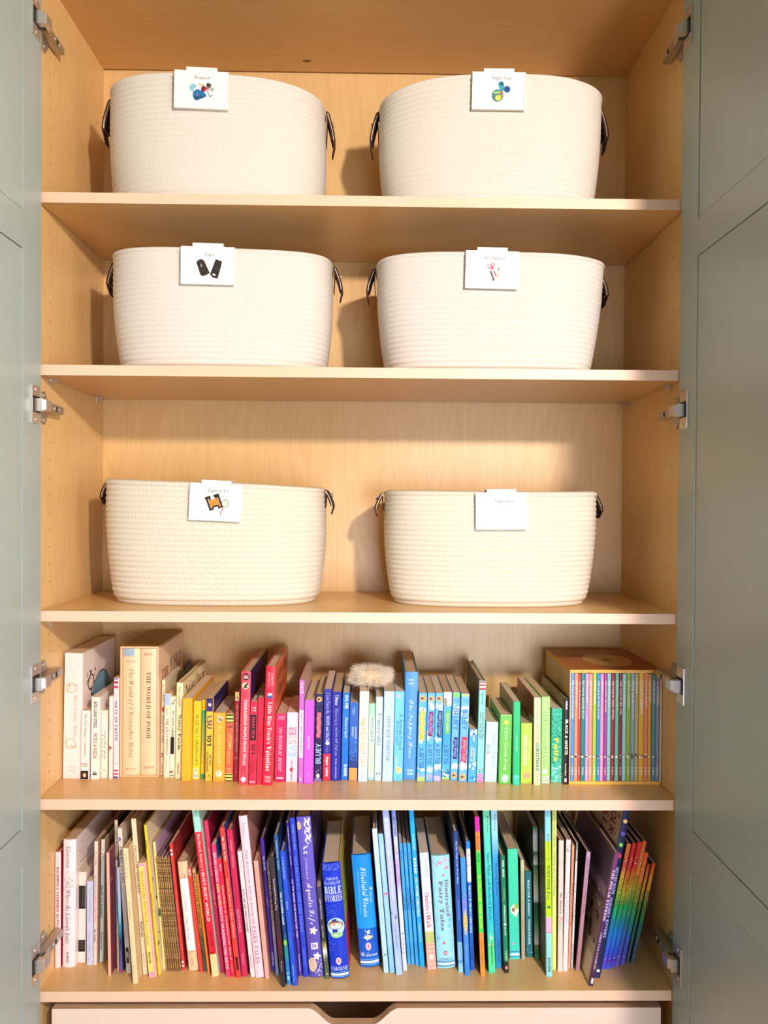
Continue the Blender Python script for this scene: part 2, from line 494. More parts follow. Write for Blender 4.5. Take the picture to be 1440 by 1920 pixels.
# ------------------------------------------------------------------ book tables
# kind, x at the shelf, y of the spine, lean (rad), thickness, height, depth, spine, left cover, right cover, label, spine print, cover print
BOOKS_UPPER = [
 ('p',-0.5553,0.1036,0.0143,0.0349,0.2417,0.185,'f9e4da','f4e0d2','f6e2d4','tall thick white book with brown wreath prints,nearest the left side panel',[('t','My Catholic Bible','s','d0b096',0.33,0.67,0.62,0.24),('r','dcc0a4',0.275,0.42,0.3),('r','dcc0a4',0.72,0.42,0.3),('s','c09a70',0.245,0.265,14,0.06,0.15,0.8),('s','c09a70',0.735,0.755,14,0.06,0.15,0.8),('s','c09a70',0.26,0.34,10,0.05,0.1,0.3),('s','c09a70',0.65,0.73,10,0.05,0.1,0.3),('t','MY CATHOLIC','r','cfb6a0',0.905,0.925,0.5,0.01),('h','CATHOLIC','s','d2b8a4',0.9,0.92,0.5,0.6),('h','BIBLE','s','d2b8a4',0.93,0.945,0.5,0.5)],{'R': [('e','232c33',0.52,0.56,0.315,0.4),('b','232c33',0.52,0.98,0.245,0.875),('e','7fa4b4',0.52,0.56,0.3,0.385),('b','5f92c4',0.52,0.97,0.26,0.86),('h','BIBLE','s','141c26',0.4,0.56,0.56,0.45),('r','4a3226',0.27,0.24,0.09),('s','4a3226',0.17,0.38,26,0.03,0.12,0.36)]}),
 ('b',-0.5288,0.0981,0.0139,0.0164,0.1328,0.125,'fae7dc','f3e2d6','f3e2d6','small white board book with a black foot on its spine,second from the left',[('t','The Very Hungry Caterpillar','s','8d7d72',0.05,0.66,0.5,0.36),('h','ERIC','b','c2283a',0.76,0.785,0.5,0.7),('h','CARLE','b','4c9a48',0.79,0.815,0.5,0.7),('b','14100f',0.87,0.995,0.05,0.95),('e','f28a3a',0.935,0.5,0.22,0.26),('e','fff6ee',0.94,0.5,0.1,0.18)],{}),
 ('p',-0.5097,0.099,0.0091,0.0162,0.1588,0.19,'faead9','f3e2d2','f6e6d8','white paperback with black capitals above crimson capitals on its spine',[('t','WILLIAM STEIG','b','1b1b22',0.05,0.37,0.5,0.4),('t',"PETE'S A PIZZA",'b','b01f35',0.44,0.745,0.5,0.4),('b','20302a',0.905,0.915,0.3,0.7),('b','20302a',0.925,0.945,0.25,0.75)],{}),
 ('b',-0.4945,0.1068,0.0046,0.0123,0.1311,0.13,'f9ead2','f1e2cc','f1e2cc','small cream board book with a gold drawing at the spine top',[('t','Guess How Much','s','6d6058',0.3,0.72,0.62,0.3),('t','I Love You','s','6d6058',0.36,0.7,0.25,0.26),('s','d3a45a',0.02,0.12,18,0.12,0.2,0.8),('b','cbb08c',0.81,0.813,0.03,0.97),('b','cbb08c',0.95,0.953,0.03,0.97),('c','e2c493',0.88,0.5,0.2)],{}),
 ('p',-0.4809,0.1012,0.0063,0.0066,0.1593,0.19,'f7e6d6','f1e0d0','f3e2d4','very thin white paperback with one red mark low on the spine',[('t','gallop','si','9c8c80',0.27,0.4,0.5,0.5),('c','cc2233',0.62,0.5,0.34),('s','cc2233',0.6,0.66,9,0.25,0.05,0.95)],{}),
 ('p',-0.4713,0.1058,0.0,0.0098,0.1937,0.2,'f8e2dd','f0dcd8','c8a890','thin white book with pink and blue stripes at the spine ends',[('b','c22a5a',0.03,0.055,0.03,0.97),('b','c22a5a',0.075,0.1,0.03,0.97),('b','5a4a8a',0.0,0.014,0.03,0.97),('t','HATS OF FAITH','b','5b4a8f',0.23,0.62,0.5,0.55),('t','Medeia Cohan','r','d8a0b0',0.12,0.2,0.5,0.3),('t','Sarah Walsh','r','d8a0b0',0.66,0.82,0.5,0.3),('b','c22a5a',0.848,0.853,0.03,0.97),('b','c22a5a',0.915,0.93,0.03,0.97),('b','c22a5a',0.95,0.965,0.03,0.97),('b','4a4a9c',0.98,1.0,0.03,0.97)],{}),
 ('p',-0.3883,0.1248,0.0127,0.0064,0.186,0.12,'f6e3b8','efd9ae','f0dcb4','narrow cream book with a red heart high on the spine,beside the cream slipcase',[('t','ELANNA','r','6a5a40',0.05,0.22,0.5,0.45),('t','♥','r','c22530',0.28,0.34,0.5,0.8),('t','JESUS FOR AND','b','6b5a3a',0.37,0.66,0.5,0.55),('s','c22530',0.76,0.82,10,0.3,0.05,0.95),('b','2a2018',0.77,0.79,0.3,0.7),('t','ZONDERVAN','r','3a3028',0.88,0.97,0.5,0.4)],{}),
 ('p',-0.376,0.1103,0.0124,0.0111,0.163,0.125,'f7e7c4','f1dfba','f1dfba','thin cream paperback with a pale blue patch at the spine top',[('b','aebfe0',0.0,0.14,0.03,0.97),('t','AHLBERG','r','b0a090',0.17,0.26,0.5,0.4),('t','THE JOLLY POSTMAN','s','8c3a32',0.3,0.73,0.5,0.5),('t','Little Brown','si','8a7a60',0.77,0.95,0.5,0.4)],{}),
 ('b',-0.3649,0.1104,0.0129,0.0102,0.1574,0.12,'f8e8c6','f2e0bc','c9a77c','thin cream book with a black figure in the middle of its spine',[('t','If I were a puppy','b','2a2424',0.18,0.54,0.5,0.55),('e','0d0d0f',0.62,0.45,0.3,0.9),('b','0d0d0f',0.5,0.71,0.15,0.8),('s','17141a',0.03,0.1,7,0.25,0.05,0.95),('s','9a2a30',0.91,0.95,7,0.25,0.05,0.95),('b','2a2424',0.97,0.98,0.2,0.8)],{}),
 ('h',-0.3522,0.1055,0.0156,0.0125,0.1848,0.2035,'f8e5ae','f0dca6','f4dfa6','tall cream book lettered black on spine and cover,left of the plain orange-yellow one',[('t','Rod Campbell','s','6a5e42',0.04,0.24,0.5,0.36),('t','Noisy Farm','s','2a2622',0.33,0.7,0.55,0.62),('t','SCHOLASTIC','b','4a4030',0.84,0.96,0.5,0.3)],{'R': [('h','Noisy Farm','s','2a2420',0.05,0.2,0.52,0.85)]}),
 ('b',-0.3331,0.092,0.0107,0.0182,0.1585,0.2,'f6b62c','f0b02a','f4b232','thick plain orange-yellow board book with almost no lettering',[('t','Opposites','r','f8c65a',0.45,0.58,0.5,0.2),('t','DOTTI','r','b9851f',0.9,0.965,0.5,0.14)],{}),
 ('b',-0.3165,0.0997,0.0171,0.0143,0.1513,0.16,'f4cf2c','e9c22a','e9c22a','yellow board book with thin brown capitals and a blue striped figure at its foot',[('t','Boynton','si','f0b028',0.04,0.17,0.55,0.5),('t','BLUE HAT,GREEN HAT','r','7a5c1e',0.18,0.82,0.5,0.5),('b','f2dcae',0.855,0.93,0.2,0.75),('c','7a3a22',0.885,0.5,0.09),('b','8fb0d8',0.935,0.945,0.15,0.8),('b','8fb0d8',0.955,0.965,0.15,0.8),('b','f5e9d8',0.966,0.985,0.15,0.8)],{}),
 ('p',-0.3055,0.1078,0.0177,0.0067,0.1521,0.15,['.0:2fae7a','.86:2fae7a','.87:f2c62c','.06:f2c62c','.05:2fae7a'],'d8b02a','d8b02a','narrow yellow book with green spine ends,left of the purple-topped one',[('t','Pocket Book','r','d9ad24',0.3,0.6,0.5,0.4)],{}),
 ('b',-0.2906,0.0922,0.0144,0.0136,0.1599,0.15,'f6c240','e9b63c','2c2560','yellow board book with a purple top and purple lettering',[('b','37266e',0.0,0.165,0.0,1.0),('l','f3e3c0',0.085,0.5,0.3),('t','LSU','b','37266e',0.22,0.37,0.5,0.66),('t','101','b','17121c',0.44,0.575,0.5,0.62),('t','MY FIRST','b','2a2230',0.69,0.82,0.7,0.26),('t','TEXT-BOARD-BOOK','b','2a2230',0.65,0.89,0.3,0.26),('s','a07c2a',0.93,0.97,8,0.16,0.05,0.95)],{}),
 ('b',-0.2706,0.0897,0.0116,0.0227,0.1316,0.13,'f6ac38','e8a236','e8a236','orange board book with a white rounded emblem at its foot',[('s','e9ddd2',0.05,0.14,10,0.14,0.3,0.75),('c','8c8078',0.1,0.55,0.13),('t','ALL DOGS COUNTRY','b','f8cf6c',0.18,0.79,0.5,0.34),('e','f4e2c2',0.885,0.5,0.27,0.3),('s','e0b070',0.83,0.94,14,0.1,0.3,0.7)],{}),
 ('b',-0.2515,0.0909,0.0133,0.0145,0.13,0.13,'f0694a','e0604a','d9b49a','small red-orange book with green and yellow striped ends',[('b','f2ee6a',0.0,0.13,0.03,0.97),('b','2f4a22',0.01,0.035,0.03,0.97),('b','2f4a22',0.065,0.09,0.03,0.97),('b','2f4a22',0.115,0.13,0.03,0.97),('b','5a2a22',0.19,0.205,0.2,0.9),('t','¿CÓMO','b','f8cf5c',0.3,0.53,0.55,0.6),('t','estás?','bi','f6b04a',0.55,0.75,0.5,0.5),('t','yo','r','f6c87c',0.8,0.87,0.5,0.4),('b','f2ee6a',0.885,1.0,0.03,0.97),('b','2f4a22',0.89,0.91,0.03,0.97),('b','2f4a22',0.935,0.955,0.03,0.97),('b','2f4a22',0.98,1.0,0.03,0.97)],{}),
 ('h',-0.2383,0.0899,0.0156,0.0099,0.1722,0.17,'9c1c2c','7a1622','8a1824','narrow dark red hardcover with a patched gold spine top',[('b','d9b56c',0.0,0.1,0.03,0.97),('s','6a3a1a',0.0,0.1,12,0.2,0.05,0.95),('t','THE NIGHT BEFORE CHRISTMAS','s','c98a6a',0.14,0.67,0.55,0.4),('b','d8a48a',0.73,0.733,0.03,0.97),('b','d8a48a',0.745,0.748,0.03,0.97),('c','c98a6a',0.9,0.6,0.1)],{}),
 ('h',-0.2213,0.0746,0.0208,0.0181,0.2138,0.2343,'f04a5c','d8404e','3a2658','tall coral red hardcover with a dark purple cover and a round black emblem on top',[('c','2a1c22',0.045,0.52,0.38),('h','LITTLE','b','fff6ee',0.035,0.045,0.52,0.5),('h','BROWN','b','fff6ee',0.05,0.06,0.52,0.5),('c','f4dcb4',0.125,0.48,0.36),('s','4a3020',0.105,0.145,10,0.15,0.3,0.7),('h','WILLIAM','s','8a1f2c',0.18,0.19,0.5,0.6),('h','MORROW','s','8a1f2c',0.21,0.22,0.5,0.7),('t','COURAGEOUS PEOPLE FROM TEXAS','b','fbe0d4',0.25,0.83,0.55,0.3),('t','Mary Dodson','b','8a1f2c',0.84,0.91,0.62,0.16),('t','Wade','b','8a1f2c',0.85,0.9,0.35,0.16),('c','fff0e4',0.955,0.5,0.26),('b','fff0e4',0.955,0.985,0.45,0.55)],{'R': [('b','6a1a2a',0.1,0.25,0.3,0.95),('t','Stories','si','c9b8d0',0.3,0.6,0.2,0.1)]}),
 ('b',-0.2042,0.0722,0.0176,0.013,0.1579,0.15,'ee2f4c','d02a44','c8a890','red board book with a black band of lettering on its spine',[('t','TT','b','ffd9cc',0.06,0.12,0.5,0.6),('b','120c10',0.16,0.465,0.03,0.97),('t','TEXAS TECH','b','ee3a50',0.18,0.44,0.5,0.42),('t','101','b','2a1016',0.495,0.63,0.55,0.6),('t','MY FIRST','b','3a1018',0.72,0.86,0.65,0.22),('t','TEXT-BOARD-BOOK','b','3a1018',0.68,0.88,0.32,0.22),('h','MICHAEL','b','fff6ee',0.955,0.975,0.5,0.8)],{}),
 ('p',-0.1914,0.0748,0.0175,0.0108,0.1646,0.17,'ef2848','d02440','d8b098','plain bright red paperback,left of the tall red hardcover leaning right',[('t','Usborne','si','c01f38',0.05,0.2,0.5,0.4),('t','Dinosaurs','s','a01024',0.38,0.71,0.55,0.6),('t','DK','r','a01024',0.87,0.92,0.5,0.4)],{}),
 ('h',-0.1758,0.0699,0.0271,0.0184,0.225,0.215,'ee2440','cf2038','e8764a','tall bright red hardcover with orange front cover and white lettering',[('t','Schertle','bi','f6a0a0',0.06,0.16,0.72,0.3),('t','McElmurry','bi','f6a0a0',0.05,0.175,0.34,0.3),('c','3f64a8',0.245,0.5,0.27),('b','e8e4ea',0.225,0.245,0.3,0.7),('b','31497c',0.26,0.27,0.2,0.8),('t','Little Blue Truck’s','s','fbe9df',0.3,0.65,0.55,0.42),('t','Valentine','s','fbe9df',0.67,0.88,0.55,0.5),('h','HMH','b','f6b0a8',0.92,0.95,0.55,0.6),('h','BOOKS','b','f6b0a8',0.955,0.975,0.55,0.6)],{'R': [('h','Little Blue','s','5a2a1c',0.06,0.16,0.5,0.75),('h','Truck’s','s','5a2a1c',0.2,0.3,0.5,0.55),('c','d83a34',0.6,0.5,0.18),('c','f6c44a',0.85,0.7,0.1)]}),
 ('b',-0.1543,0.0886,0.0179,0.0204,0.1302,0.13,'e2245e','c81f52','c81f52','short rounded crimson pink board book with white lettering ends',[('h','HARPER','b','f4b0c0',0.03,0.055,0.55,0.6),('h','FESTIVAL','b','f4b0c0',0.06,0.085,0.55,0.6),('t','the RUNAWAY BUNNY','bi','f3a8bc',0.2,0.85,0.5,0.36),('b','fbe4ea',0.935,0.955,0.2,0.85)],{}),
 ('b',-0.1314,0.0887,0.0145,0.0227,0.1332,0.13,'fbd8e2','f0cdd8','f0cdd8','pale pink board book with multicoloured pastel capitals',[('e','f8e8d8',0.07,0.5,0.22,0.3),('u','E','b','9fc8e8',0.56,0.63,0.5,0.62),('u','A','b','9fd8c8',0.47,0.555,0.5,0.62),('u','S','b','f3b0a8',0.39,0.465,0.5,0.62),('u','T','b','f6b8a0',0.33,0.385,0.5,0.62),('u','E','b','ee8098',0.26,0.325,0.5,0.62),('u','R','b','ef7090',0.21,0.255,0.5,0.62),('t','♥','r','c0203c',0.79,0.86,0.45,0.3),('t','Babies','b','8a6a74',0.875,0.99,0.5,0.2),('t','Love','b','8a6a74',0.69,0.78,0.5,0.2)],{}),
 ('b',-0.1134,0.0798,0.0073,0.0092,0.1974,0.2,'cf6fc8','c468bc','d8b4a4','tall thin pink-purple board book with a white title strip',[('t','KATZ','b','f6d8f0',0.03,0.13,0.5,0.6),('b','fbf0ee',0.29,0.75,0.02,0.94),('t',"Where Is Baby's Belly Button?",'b','6a3a5a',0.31,0.73,0.5,0.55),('s','a848b0',0.15,0.28,30,0.1,0.05,0.95),('s','a848b0',0.76,0.92,30,0.1,0.05,0.95),('c','f6e0f2',0.96,0.5,0.22)],{}),
 ('b',-0.0989,0.0791,0.0107,0.0186,0.1587,0.16,'d05cd6','c054c6','c054c6','plain violet board book with tiny white lettering',[('t','How I Feel','b','f6dcf4',0.43,0.58,0.5,0.22),('t','silver','r','e6a6ea',0.87,0.93,0.5,0.2)],{}),
 ('b',-0.0817,0.0926,0.0144,0.0149,0.1673,0.15,'231a4c','1d1640','1d1640','dark navy board book with a pink wavy banner on its spine',[('c','f6ae62',0.06,0.5,0.36),('t','▲','r','2a1a20',0.045,0.075,0.5,0.4),('w','f2707c',0.21,0.5,0.25,0.75),('u','BLUEY','b','a9c6ee',0.565,0.8,0.5,0.66),('s','4a3c86',0.1,0.2,10,0.16,0.05,0.95),('s','8a7ab8',0.82,0.9,8,0.12,0.05,0.95),('e','f4e4cc',0.94,0.5,0.22,0.3),('b','8a78c8',0.97,1.0,0.03,0.97)],{}),
 ('b',-0.065,0.0952,0.0098,0.0158,0.1764,0.165,'2b2a98','24237f','24237f','indigo blue board book with a red lower quarter',[('t','I Love You to the','si','d0d6f6',0.04,0.27,0.55,0.45),('t','MOON and BACK','s','d0d6f6',0.29,0.57,0.55,0.42),('c','eef4ff',0.59,0.55,0.24),('t','Tim Warnes','r','9aa0dc',0.63,0.69,0.5,0.25),('b','e2203a',0.705,1.0,0.0,1.0),('t','tiger tales','b','fff6ee',0.735,0.955,0.5,0.42)],{}),
 ('b',-0.0476,0.0953,0.0092,0.018,0.1712,0.165,'21249a','1c1f82','1c1f82','royal blue book with small white script up the spine,right of the red-footed one',[('t','Tillman','s','e8e4f4',0.035,0.15,0.5,0.34),('t','Wherever You Go','si','c0a8e0',0.19,0.38,0.5,0.36),('t','my love will find you','si','d8d8f4',0.4,0.72,0.5,0.34),('t','FEIWEL AND FRIENDS','b','b8b8e4',0.75,0.98,0.5,0.16)],{}),
 ('b',-0.0308,0.1005,0.0146,0.0136,0.1682,0.16,'1b78d6','1868ba','1868ba','bright blue board book with white lettering,left of the orange-footed book',[('t','Eric Hill','b','e8f0fb',0.03,0.18,0.6,0.5),('t',"Where's Spot?",'s','d8e6f8',0.28,0.52,0.55,0.46),('t','WARNE','b','e8f0fb',0.82,0.96,0.6,0.45)],{}),
 ('b',-0.0143,0.0949,0.0097,0.0171,0.1506,0.15,'2a62bc','2456a8','2456a8','worn mid blue board book with an orange foot',[('t','SHERRI','r','b8cdee',0.06,0.16,0.55,0.14),('t','TOM','r','b8cdee',0.07,0.14,0.35,0.14),('t','GOODNIGHT CONSTRUCTION','b','cadcf4',0.31,0.46,0.72,0.2),('t','GOODNIGHT','b','cadcf4',0.31,0.44,0.38,0.2),('s','1c3c86',0.66,0.86,26,0.14,0.05,0.95),('s','7aa8e0',0.3,0.75,16,0.1,0.05,0.95),('b','16347c',0.7,0.83,0.03,0.97),('s','2a62bc',0.69,0.74,20,0.16,0.05,0.95),('b','f4a04a',0.835,1.0,0.0,1.0)],{}),
 ('h',0.0042,0.0893,0.0147,0.0182,0.1737,0.165,['1.0:fbf0da','.5:fbeedd','.15:cfdcf2','.0:c6d6f2'],'e8dcc8','f0e2d0','white book fading to pale blue with faded orange capitals',[('t','THE POUT-POUT FISH','b','f4bd6c',0.29,0.83,0.45,0.5),('t','Deborah Diesen','r','cdbca0',0.1,0.25,0.5,0.2),('t','FSG','r','aab8d0',0.9,0.96,0.5,0.3)],{}),
 ('b',0.0202,0.0982,0.0118,0.0121,0.1483,0.14,['1.0:9fe2b0','.86:a4e6b6','.8:cfeccc','.1:cfeccc'],'b8d8b8','b8d8b8','pale green board book with thin teal and yellow capitals',[('t','Boynton','si','f0fae8',0.03,0.16,0.5,0.5),('t','MOO,BAA,','r','2f8c8c',0.19,0.52,0.5,0.55),('t','LA LA LA!','r','a8cc4a',0.54,0.88,0.5,0.6),('e','e8c8d4',0.92,0.5,0.25,0.3),('b','7ab8e0',0.965,0.975,0.03,0.97),('b','7ab8e0',0.985,0.995,0.03,0.97)],{}),
 ('b',0.0337,0.0957,0.0146,0.0137,0.1617,0.15,'cde9fb','b8d8ee','b8d8ee','pale sky blue book with black handwritten title,under the fur pompom',[('c','f6d8a0',0.1,0.35,0.25),('s','f6e4c4',0.04,0.14,12,0.2,0.05,0.95),('t','If I were a rabbit','r','44566a',0.2,0.58,0.55,0.6),('b','6a7a8a',0.9,0.93,0.2,0.35),('b','6a7a8a',0.9,0.93,0.6,0.75),('b','9ac0e0',0.955,0.96,0.03,0.97)],{}),
 ('b',0.0517,0.0896,0.0176,0.0202,0.1739,0.165,'c2daf6','b0c8e6','b0c8e6','wide pale blue book with grey serif capitals',[('t','LOVE YOU FOREVER','s','6e86a6',0.27,0.77,0.5,0.34),('t','ROBERT MUNSCH','r','a9bfdc',0.07,0.18,0.6,0.14),('t','FIREFLY','r','a9bfdc',0.85,0.93,0.45,0.2)],{}),
 ('b',0.0721,0.0945,0.0159,0.0185,0.1724,0.165,'72ccf6','68bce4','68bce4','sky blue book with a yellow giraffe-necked shape at its foot',[('t','If Animals Kissed','r','2a5f9c',0.26,0.65,0.68,0.34),('t','Good Night','r','2a5f9c',0.33,0.6,0.3,0.34),('e','f0b6cc',0.05,0.4,0.16,0.2),('e','f6e8bc',0.8,0.3,0.06,0.75),('e','f4d48c',0.88,0.55,0.3,0.36),('c','e8b84a',0.87,0.5,0.12),('t','FSG','r','4aa2dc',0.93,0.97,0.5,0.3)],{}),
 ('h',0.0952,0.1011,0.0133,0.0252,0.2087,0.2079,'549bdf','4a88c6','3d6a94','tall thick blue book with white handwritten title,right of the fur pompom',[('h','Audrey','b','e2eefb',0.065,0.085,0.45,0.4),('h','Wood','b','e2eefb',0.095,0.115,0.45,0.34),('t','The Napping House','sc','d6e8fa',0.26,0.8,0.45,0.42),('h','HMH','b','b4d4f4',0.9,0.93,0.5,0.5),('b','b4d4f4',0.94,0.955,0.3,0.75)],{}),
 ('b',0.1161,0.091,0.0185,0.0159,0.1705,0.15,'57b5ec','4a9fd2','c9b494','light blue cartoon board book with a yellow wavy banner',[('s','d6eaf9',0.17,0.25,4,0.4,0.05,0.95),('s','d6eaf9',0.5,0.56,4,0.4,0.05,0.95),('s','d6eaf9',0.82,0.88,4,0.4,0.05,0.95),('c','f4ae66',0.06,0.5,0.4),('t','▲','r','2a2024',0.045,0.075,0.5,0.45),('w','f5c348',0.2,0.53,0.15,0.8),('t','GOOD NIGHT','b','f7d77c',0.24,0.48,0.48,0.3),('u','BLUEY','b','3a74b4',0.61,0.85,0.5,0.6),('b','b8dc6a',0.945,1.0,0.0,1.0),('s','f2a0b0',0.91,0.97,9,0.22,0.05,0.95)],{}),
 ('b',0.1318,0.0911,0.0223,0.0144,0.1706,0.15,'5bb8ee','4da2d4','c9b494','light blue cartoon board book with a purple wavy banner',[('s','e6f2fb',0.1,0.18,6,0.5,0.05,0.95),('s','e6f2fb',0.44,0.52,6,0.5,0.05,0.95),('s','e6f2fb',0.8,0.88,6,0.5,0.05,0.95),('c','f4ae66',0.065,0.5,0.4),('t','▲','r','2a2024',0.05,0.08,0.5,0.45),('w','84266e',0.21,0.49,0.22,0.8),('t','KING ALBERT','b','d8a0c8',0.24,0.46,0.5,0.3),('u','BLUEY','b','3a74b4',0.57,0.8,0.5,0.6),('s','f2a0b0',0.92,0.97,10,0.22,0.05,0.95)],{}),
 ('b',0.1473,0.0937,0.022,0.0148,0.17,0.15,'5bb8ee','4da2d4','c9b494','light blue cartoon board book with a slim navy banner reaching its right edge',[('s','e6f2fb',0.12,0.2,6,0.5,0.05,0.95),('s','e6f2fb',0.48,0.55,6,0.5,0.05,0.95),('s','e6f2fb',0.82,0.88,6,0.5,0.05,0.95),('c','f4ae66',0.065,0.5,0.4),('t','▲','r','2a2024',0.05,0.08,0.5,0.45),('w','23396f',0.2,0.5,0.35,0.92),('t','THERE IS A STORY','b','a9bfe6',0.22,0.48,0.63,0.26),('u','BLUEY','b','3a74b4',0.57,0.8,0.5,0.6),('s','7a8acc',0.88,0.93,9,0.25,0.05,0.95),('b','c8b8e8',0.94,1.0,0.0,1.0)],{}),
 ('b',0.1646,0.1015,0.0196,0.0157,0.1697,0.15,['1.0:f6eedc','.85:f6eedc','.84:4fb2e8','.5:2f9fe0','.0:5bb8ee'],'4da2d4','c9b494','light blue cartoon board book with a white top and a green banner',[('b','9a8f7c',0.07,0.16,0.05,0.42),('w','74c442',0.21,0.48,0.3,0.8),('t','GREAT DANCE','b','c9ee9c',0.24,0.45,0.55,0.3),('u','BLUEY','b','3a74b4',0.59,0.82,0.5,0.6),('s','26355c',0.87,0.99,10,0.22,0.05,0.95),('s','f0f0e4',0.88,0.98,7,0.2,0.05,0.95),('b','b8d86a',0.97,1.0,0.0,1.0)],{}),
 ('b',0.1807,0.099,0.0222,0.0145,0.1698,0.15,'6cb8ee','5da2d4','c9b494','light blue cartoon book with an indigo banner low on its spine',[('b','80cc62',0.0,0.055,0.0,1.0),('t','▽','r','2a5f9c',0.06,0.12,0.5,0.6),('s','e6f2fb',0.14,0.3,8,0.45,0.05,0.95),('t','BLUEY','b','3c7cc0',0.18,0.43,0.5,0.62),('w','2a2878',0.51,0.76,0.28,0.82),('t','PLAY BINGO','b','a8a8e0',0.54,0.73,0.55,0.3),('s','e6f2fb',0.8,0.86,6,0.5,0.05,0.95),('c','f4ae66',0.945,0.5,0.4),('t','▲','r','2a2024',0.93,0.96,0.5,0.45)],{}),
 ('b',0.1963,0.0903,0.0262,0.016,0.1696,0.15,'6cb8ee','5da2d4','c9b494','light blue cartoon book with a crimson banner low on its spine',[('b','c9d46a',0.0,0.03,0.0,1.0),('t','▽','r','2a7fa0',0.06,0.11,0.5,0.6),('s','e6f2fb',0.13,0.3,8,0.45,0.05,0.95),('t','BLUEY','b','3c7cc0',0.18,0.41,0.5,0.6),('w','d6204e',0.49,0.79,0.2,0.86),('t','GRANNY’S STORE','b','f4a8b4',0.52,0.76,0.55,0.34),('s','e6f2fb',0.8,0.86,6,0.5,0.05,0.95),('c','f4ae66',0.945,0.5,0.4),('t','▲','r','2a2024',0.93,0.96,0.5,0.45)],{}),
 ('b',0.2138,0.0875,0.0236,0.0154,0.1016,0.1,'4aacec','429ad4','b8c8d8','smallest blue board book,about half the height of the blue cartoon books to its left',[('s','eef6fb',0.0,0.1,8,0.4,0.05,0.95),('s','eef6fb',0.6,0.95,7,0.4,0.05,0.95),('e','2474bc',0.16,0.55,0.22,0.7),('t','YUMMY','b','cfe8fb',0.1,0.24,0.55,0.3),('t','Peek-a','b','d8dc7a',0.34,0.6,0.35,0.3),('t','Little Duck','b','d8dc7a',0.36,0.66,0.68,0.3),('c','2a7fc8',0.91,0.5,0.2)],{}),
 ('h',0.2292,0.0865,0.0203,0.0133,0.1952,0.2,'92e4d6','3a4a44','80ccc0','tall pale turquoise hardcover with red and white stripes at its top and pink foot',[('b','b8323c',0.005,0.018,0.03,0.97),('b','f8dcd4',0.018,0.035,0.03,0.97),('b','b8323c',0.035,0.05,0.03,0.97),('b','f8dcd4',0.05,0.07,0.03,0.97),('b','b8323c',0.07,0.09,0.03,0.97),('t','SHERRI DUSKEY','b','2a6f6a',0.11,0.25,0.5,0.2),('t','Construction Site:','s','5c2c3c',0.31,0.58,0.7,0.34),('t','Merry and Bright','s','5c2c3c',0.31,0.57,0.3,0.34),('t','Illustrated by','r','5aa8a0',0.65,0.85,0.5,0.2),('b','7a2c4a',0.868,0.873,0.03,0.97),('s','4a8a8a',0.88,0.905,8,0.15,0.05,0.95),('b','f27ab4',0.915,1.0,0.0,1.0),('b','fbb0d4',0.93,0.94,0.03,0.97),('b','fbb0d4',0.96,0.97,0.03,0.97)],{}),
 ('b',0.2499,0.0891,0.024,0.0235,0.1156,0.11,'c8eaf4','b8d8e0','b8d8e0','short wide pale blue board book with thin grey letters',[('t','Hickory dickory','r','8aa0b0',0.22,0.74,0.65,0.3),('t','dock','r','6a8496',0.37,0.54,0.25,0.34),('l','c8c0ea',0.88,0.48,0.16)],{}),
 ('b',0.2754,0.0794,0.0168,0.0232,0.1323,0.13,'67c044','5aac3c','5aac3c','leaf green board book with a gold splash at its top',[('b','9adf78',0.0,0.015,0.03,0.97),('l','f2c94a',0.11,0.52,0.26),('t','Little Green Frog','s','d6f2bc',0.18,0.8,0.5,0.36),('e','e6f0f4',0.92,0.5,0.26,0.34),('s','8ab8d8',0.87,0.97,10,0.12,0.3,0.7)],{}),
 ('b',0.2963,0.0718,-0.0005,0.0132,0.1592,0.16,['1.0:0bbf72','.13:0bbf72','.12:22cc9a','.0:22cc9a'],'a0907a','0aa866','tall narrow emerald green board book with tiny white words',[('t','My First Signs','b','bff0d2',0.4,0.6,0.5,0.26),('c','6ae6c4',0.9,0.5,0.3),('t','HARPER','r','8aeccc',0.93,0.98,0.5,0.2)],{}),
 ('b',0.3176,0.083,-0.0006,0.0223,0.1156,0.12,'b8d444','a8c23e','a8c23e','short lime green board book with a red ring at its foot',[('t','WIGGLY JIGGLY','b','eef6b4',0.24,0.64,0.7,0.2),('t','WIGGLASAURUS','b','f4fac4',0.2,0.7,0.38,0.34),('c','e87a4a',0.87,0.5,0.28),('r','f6e0b0',0.87,0.5,0.2),('r','f6e0b0',0.87,0.5,0.1)],{}),
 ('b',0.3362,0.073,-0.0049,0.0131,0.1671,0.17,'d2ecac','96202e','b8d096','pale green book with a dark red cover and orange then green capitals',[('t','POCKET PIGGIES','r','cc9468',0.05,0.51,0.5,0.42),('t','CHRISTMAS!','b','2c6a44',0.52,0.84,0.5,0.46),('t','HMH','r','d8805a',0.87,0.97,0.5,0.3)],{'L': [('b','cfc2a0',0.25,0.75,0.06,0.3)]}),
 ('b',0.3542,0.0826,-0.004,0.0165,0.1664,0.17,'a9da74','98c468','98c468','light green book with tall outlined capitals and a lilac foot',[('t','Boynton','si','e6f6c4',0.03,0.17,0.5,0.5),('t','BELLY BUTTON BOOK','r','6a9a4c',0.18,0.82,0.5,0.5),('t','BELLY BUTTON BOOK','r','c9ecab',0.185,0.825,0.53,0.46),('c','e8ecf2',0.86,0.4,0.28),('b','d8b8e0',0.92,0.935,0.03,0.97),('b','d8b8e0',0.95,0.965,0.03,0.97),('b','e0d0ec',0.98,1.0,0.03,0.97)],{}),
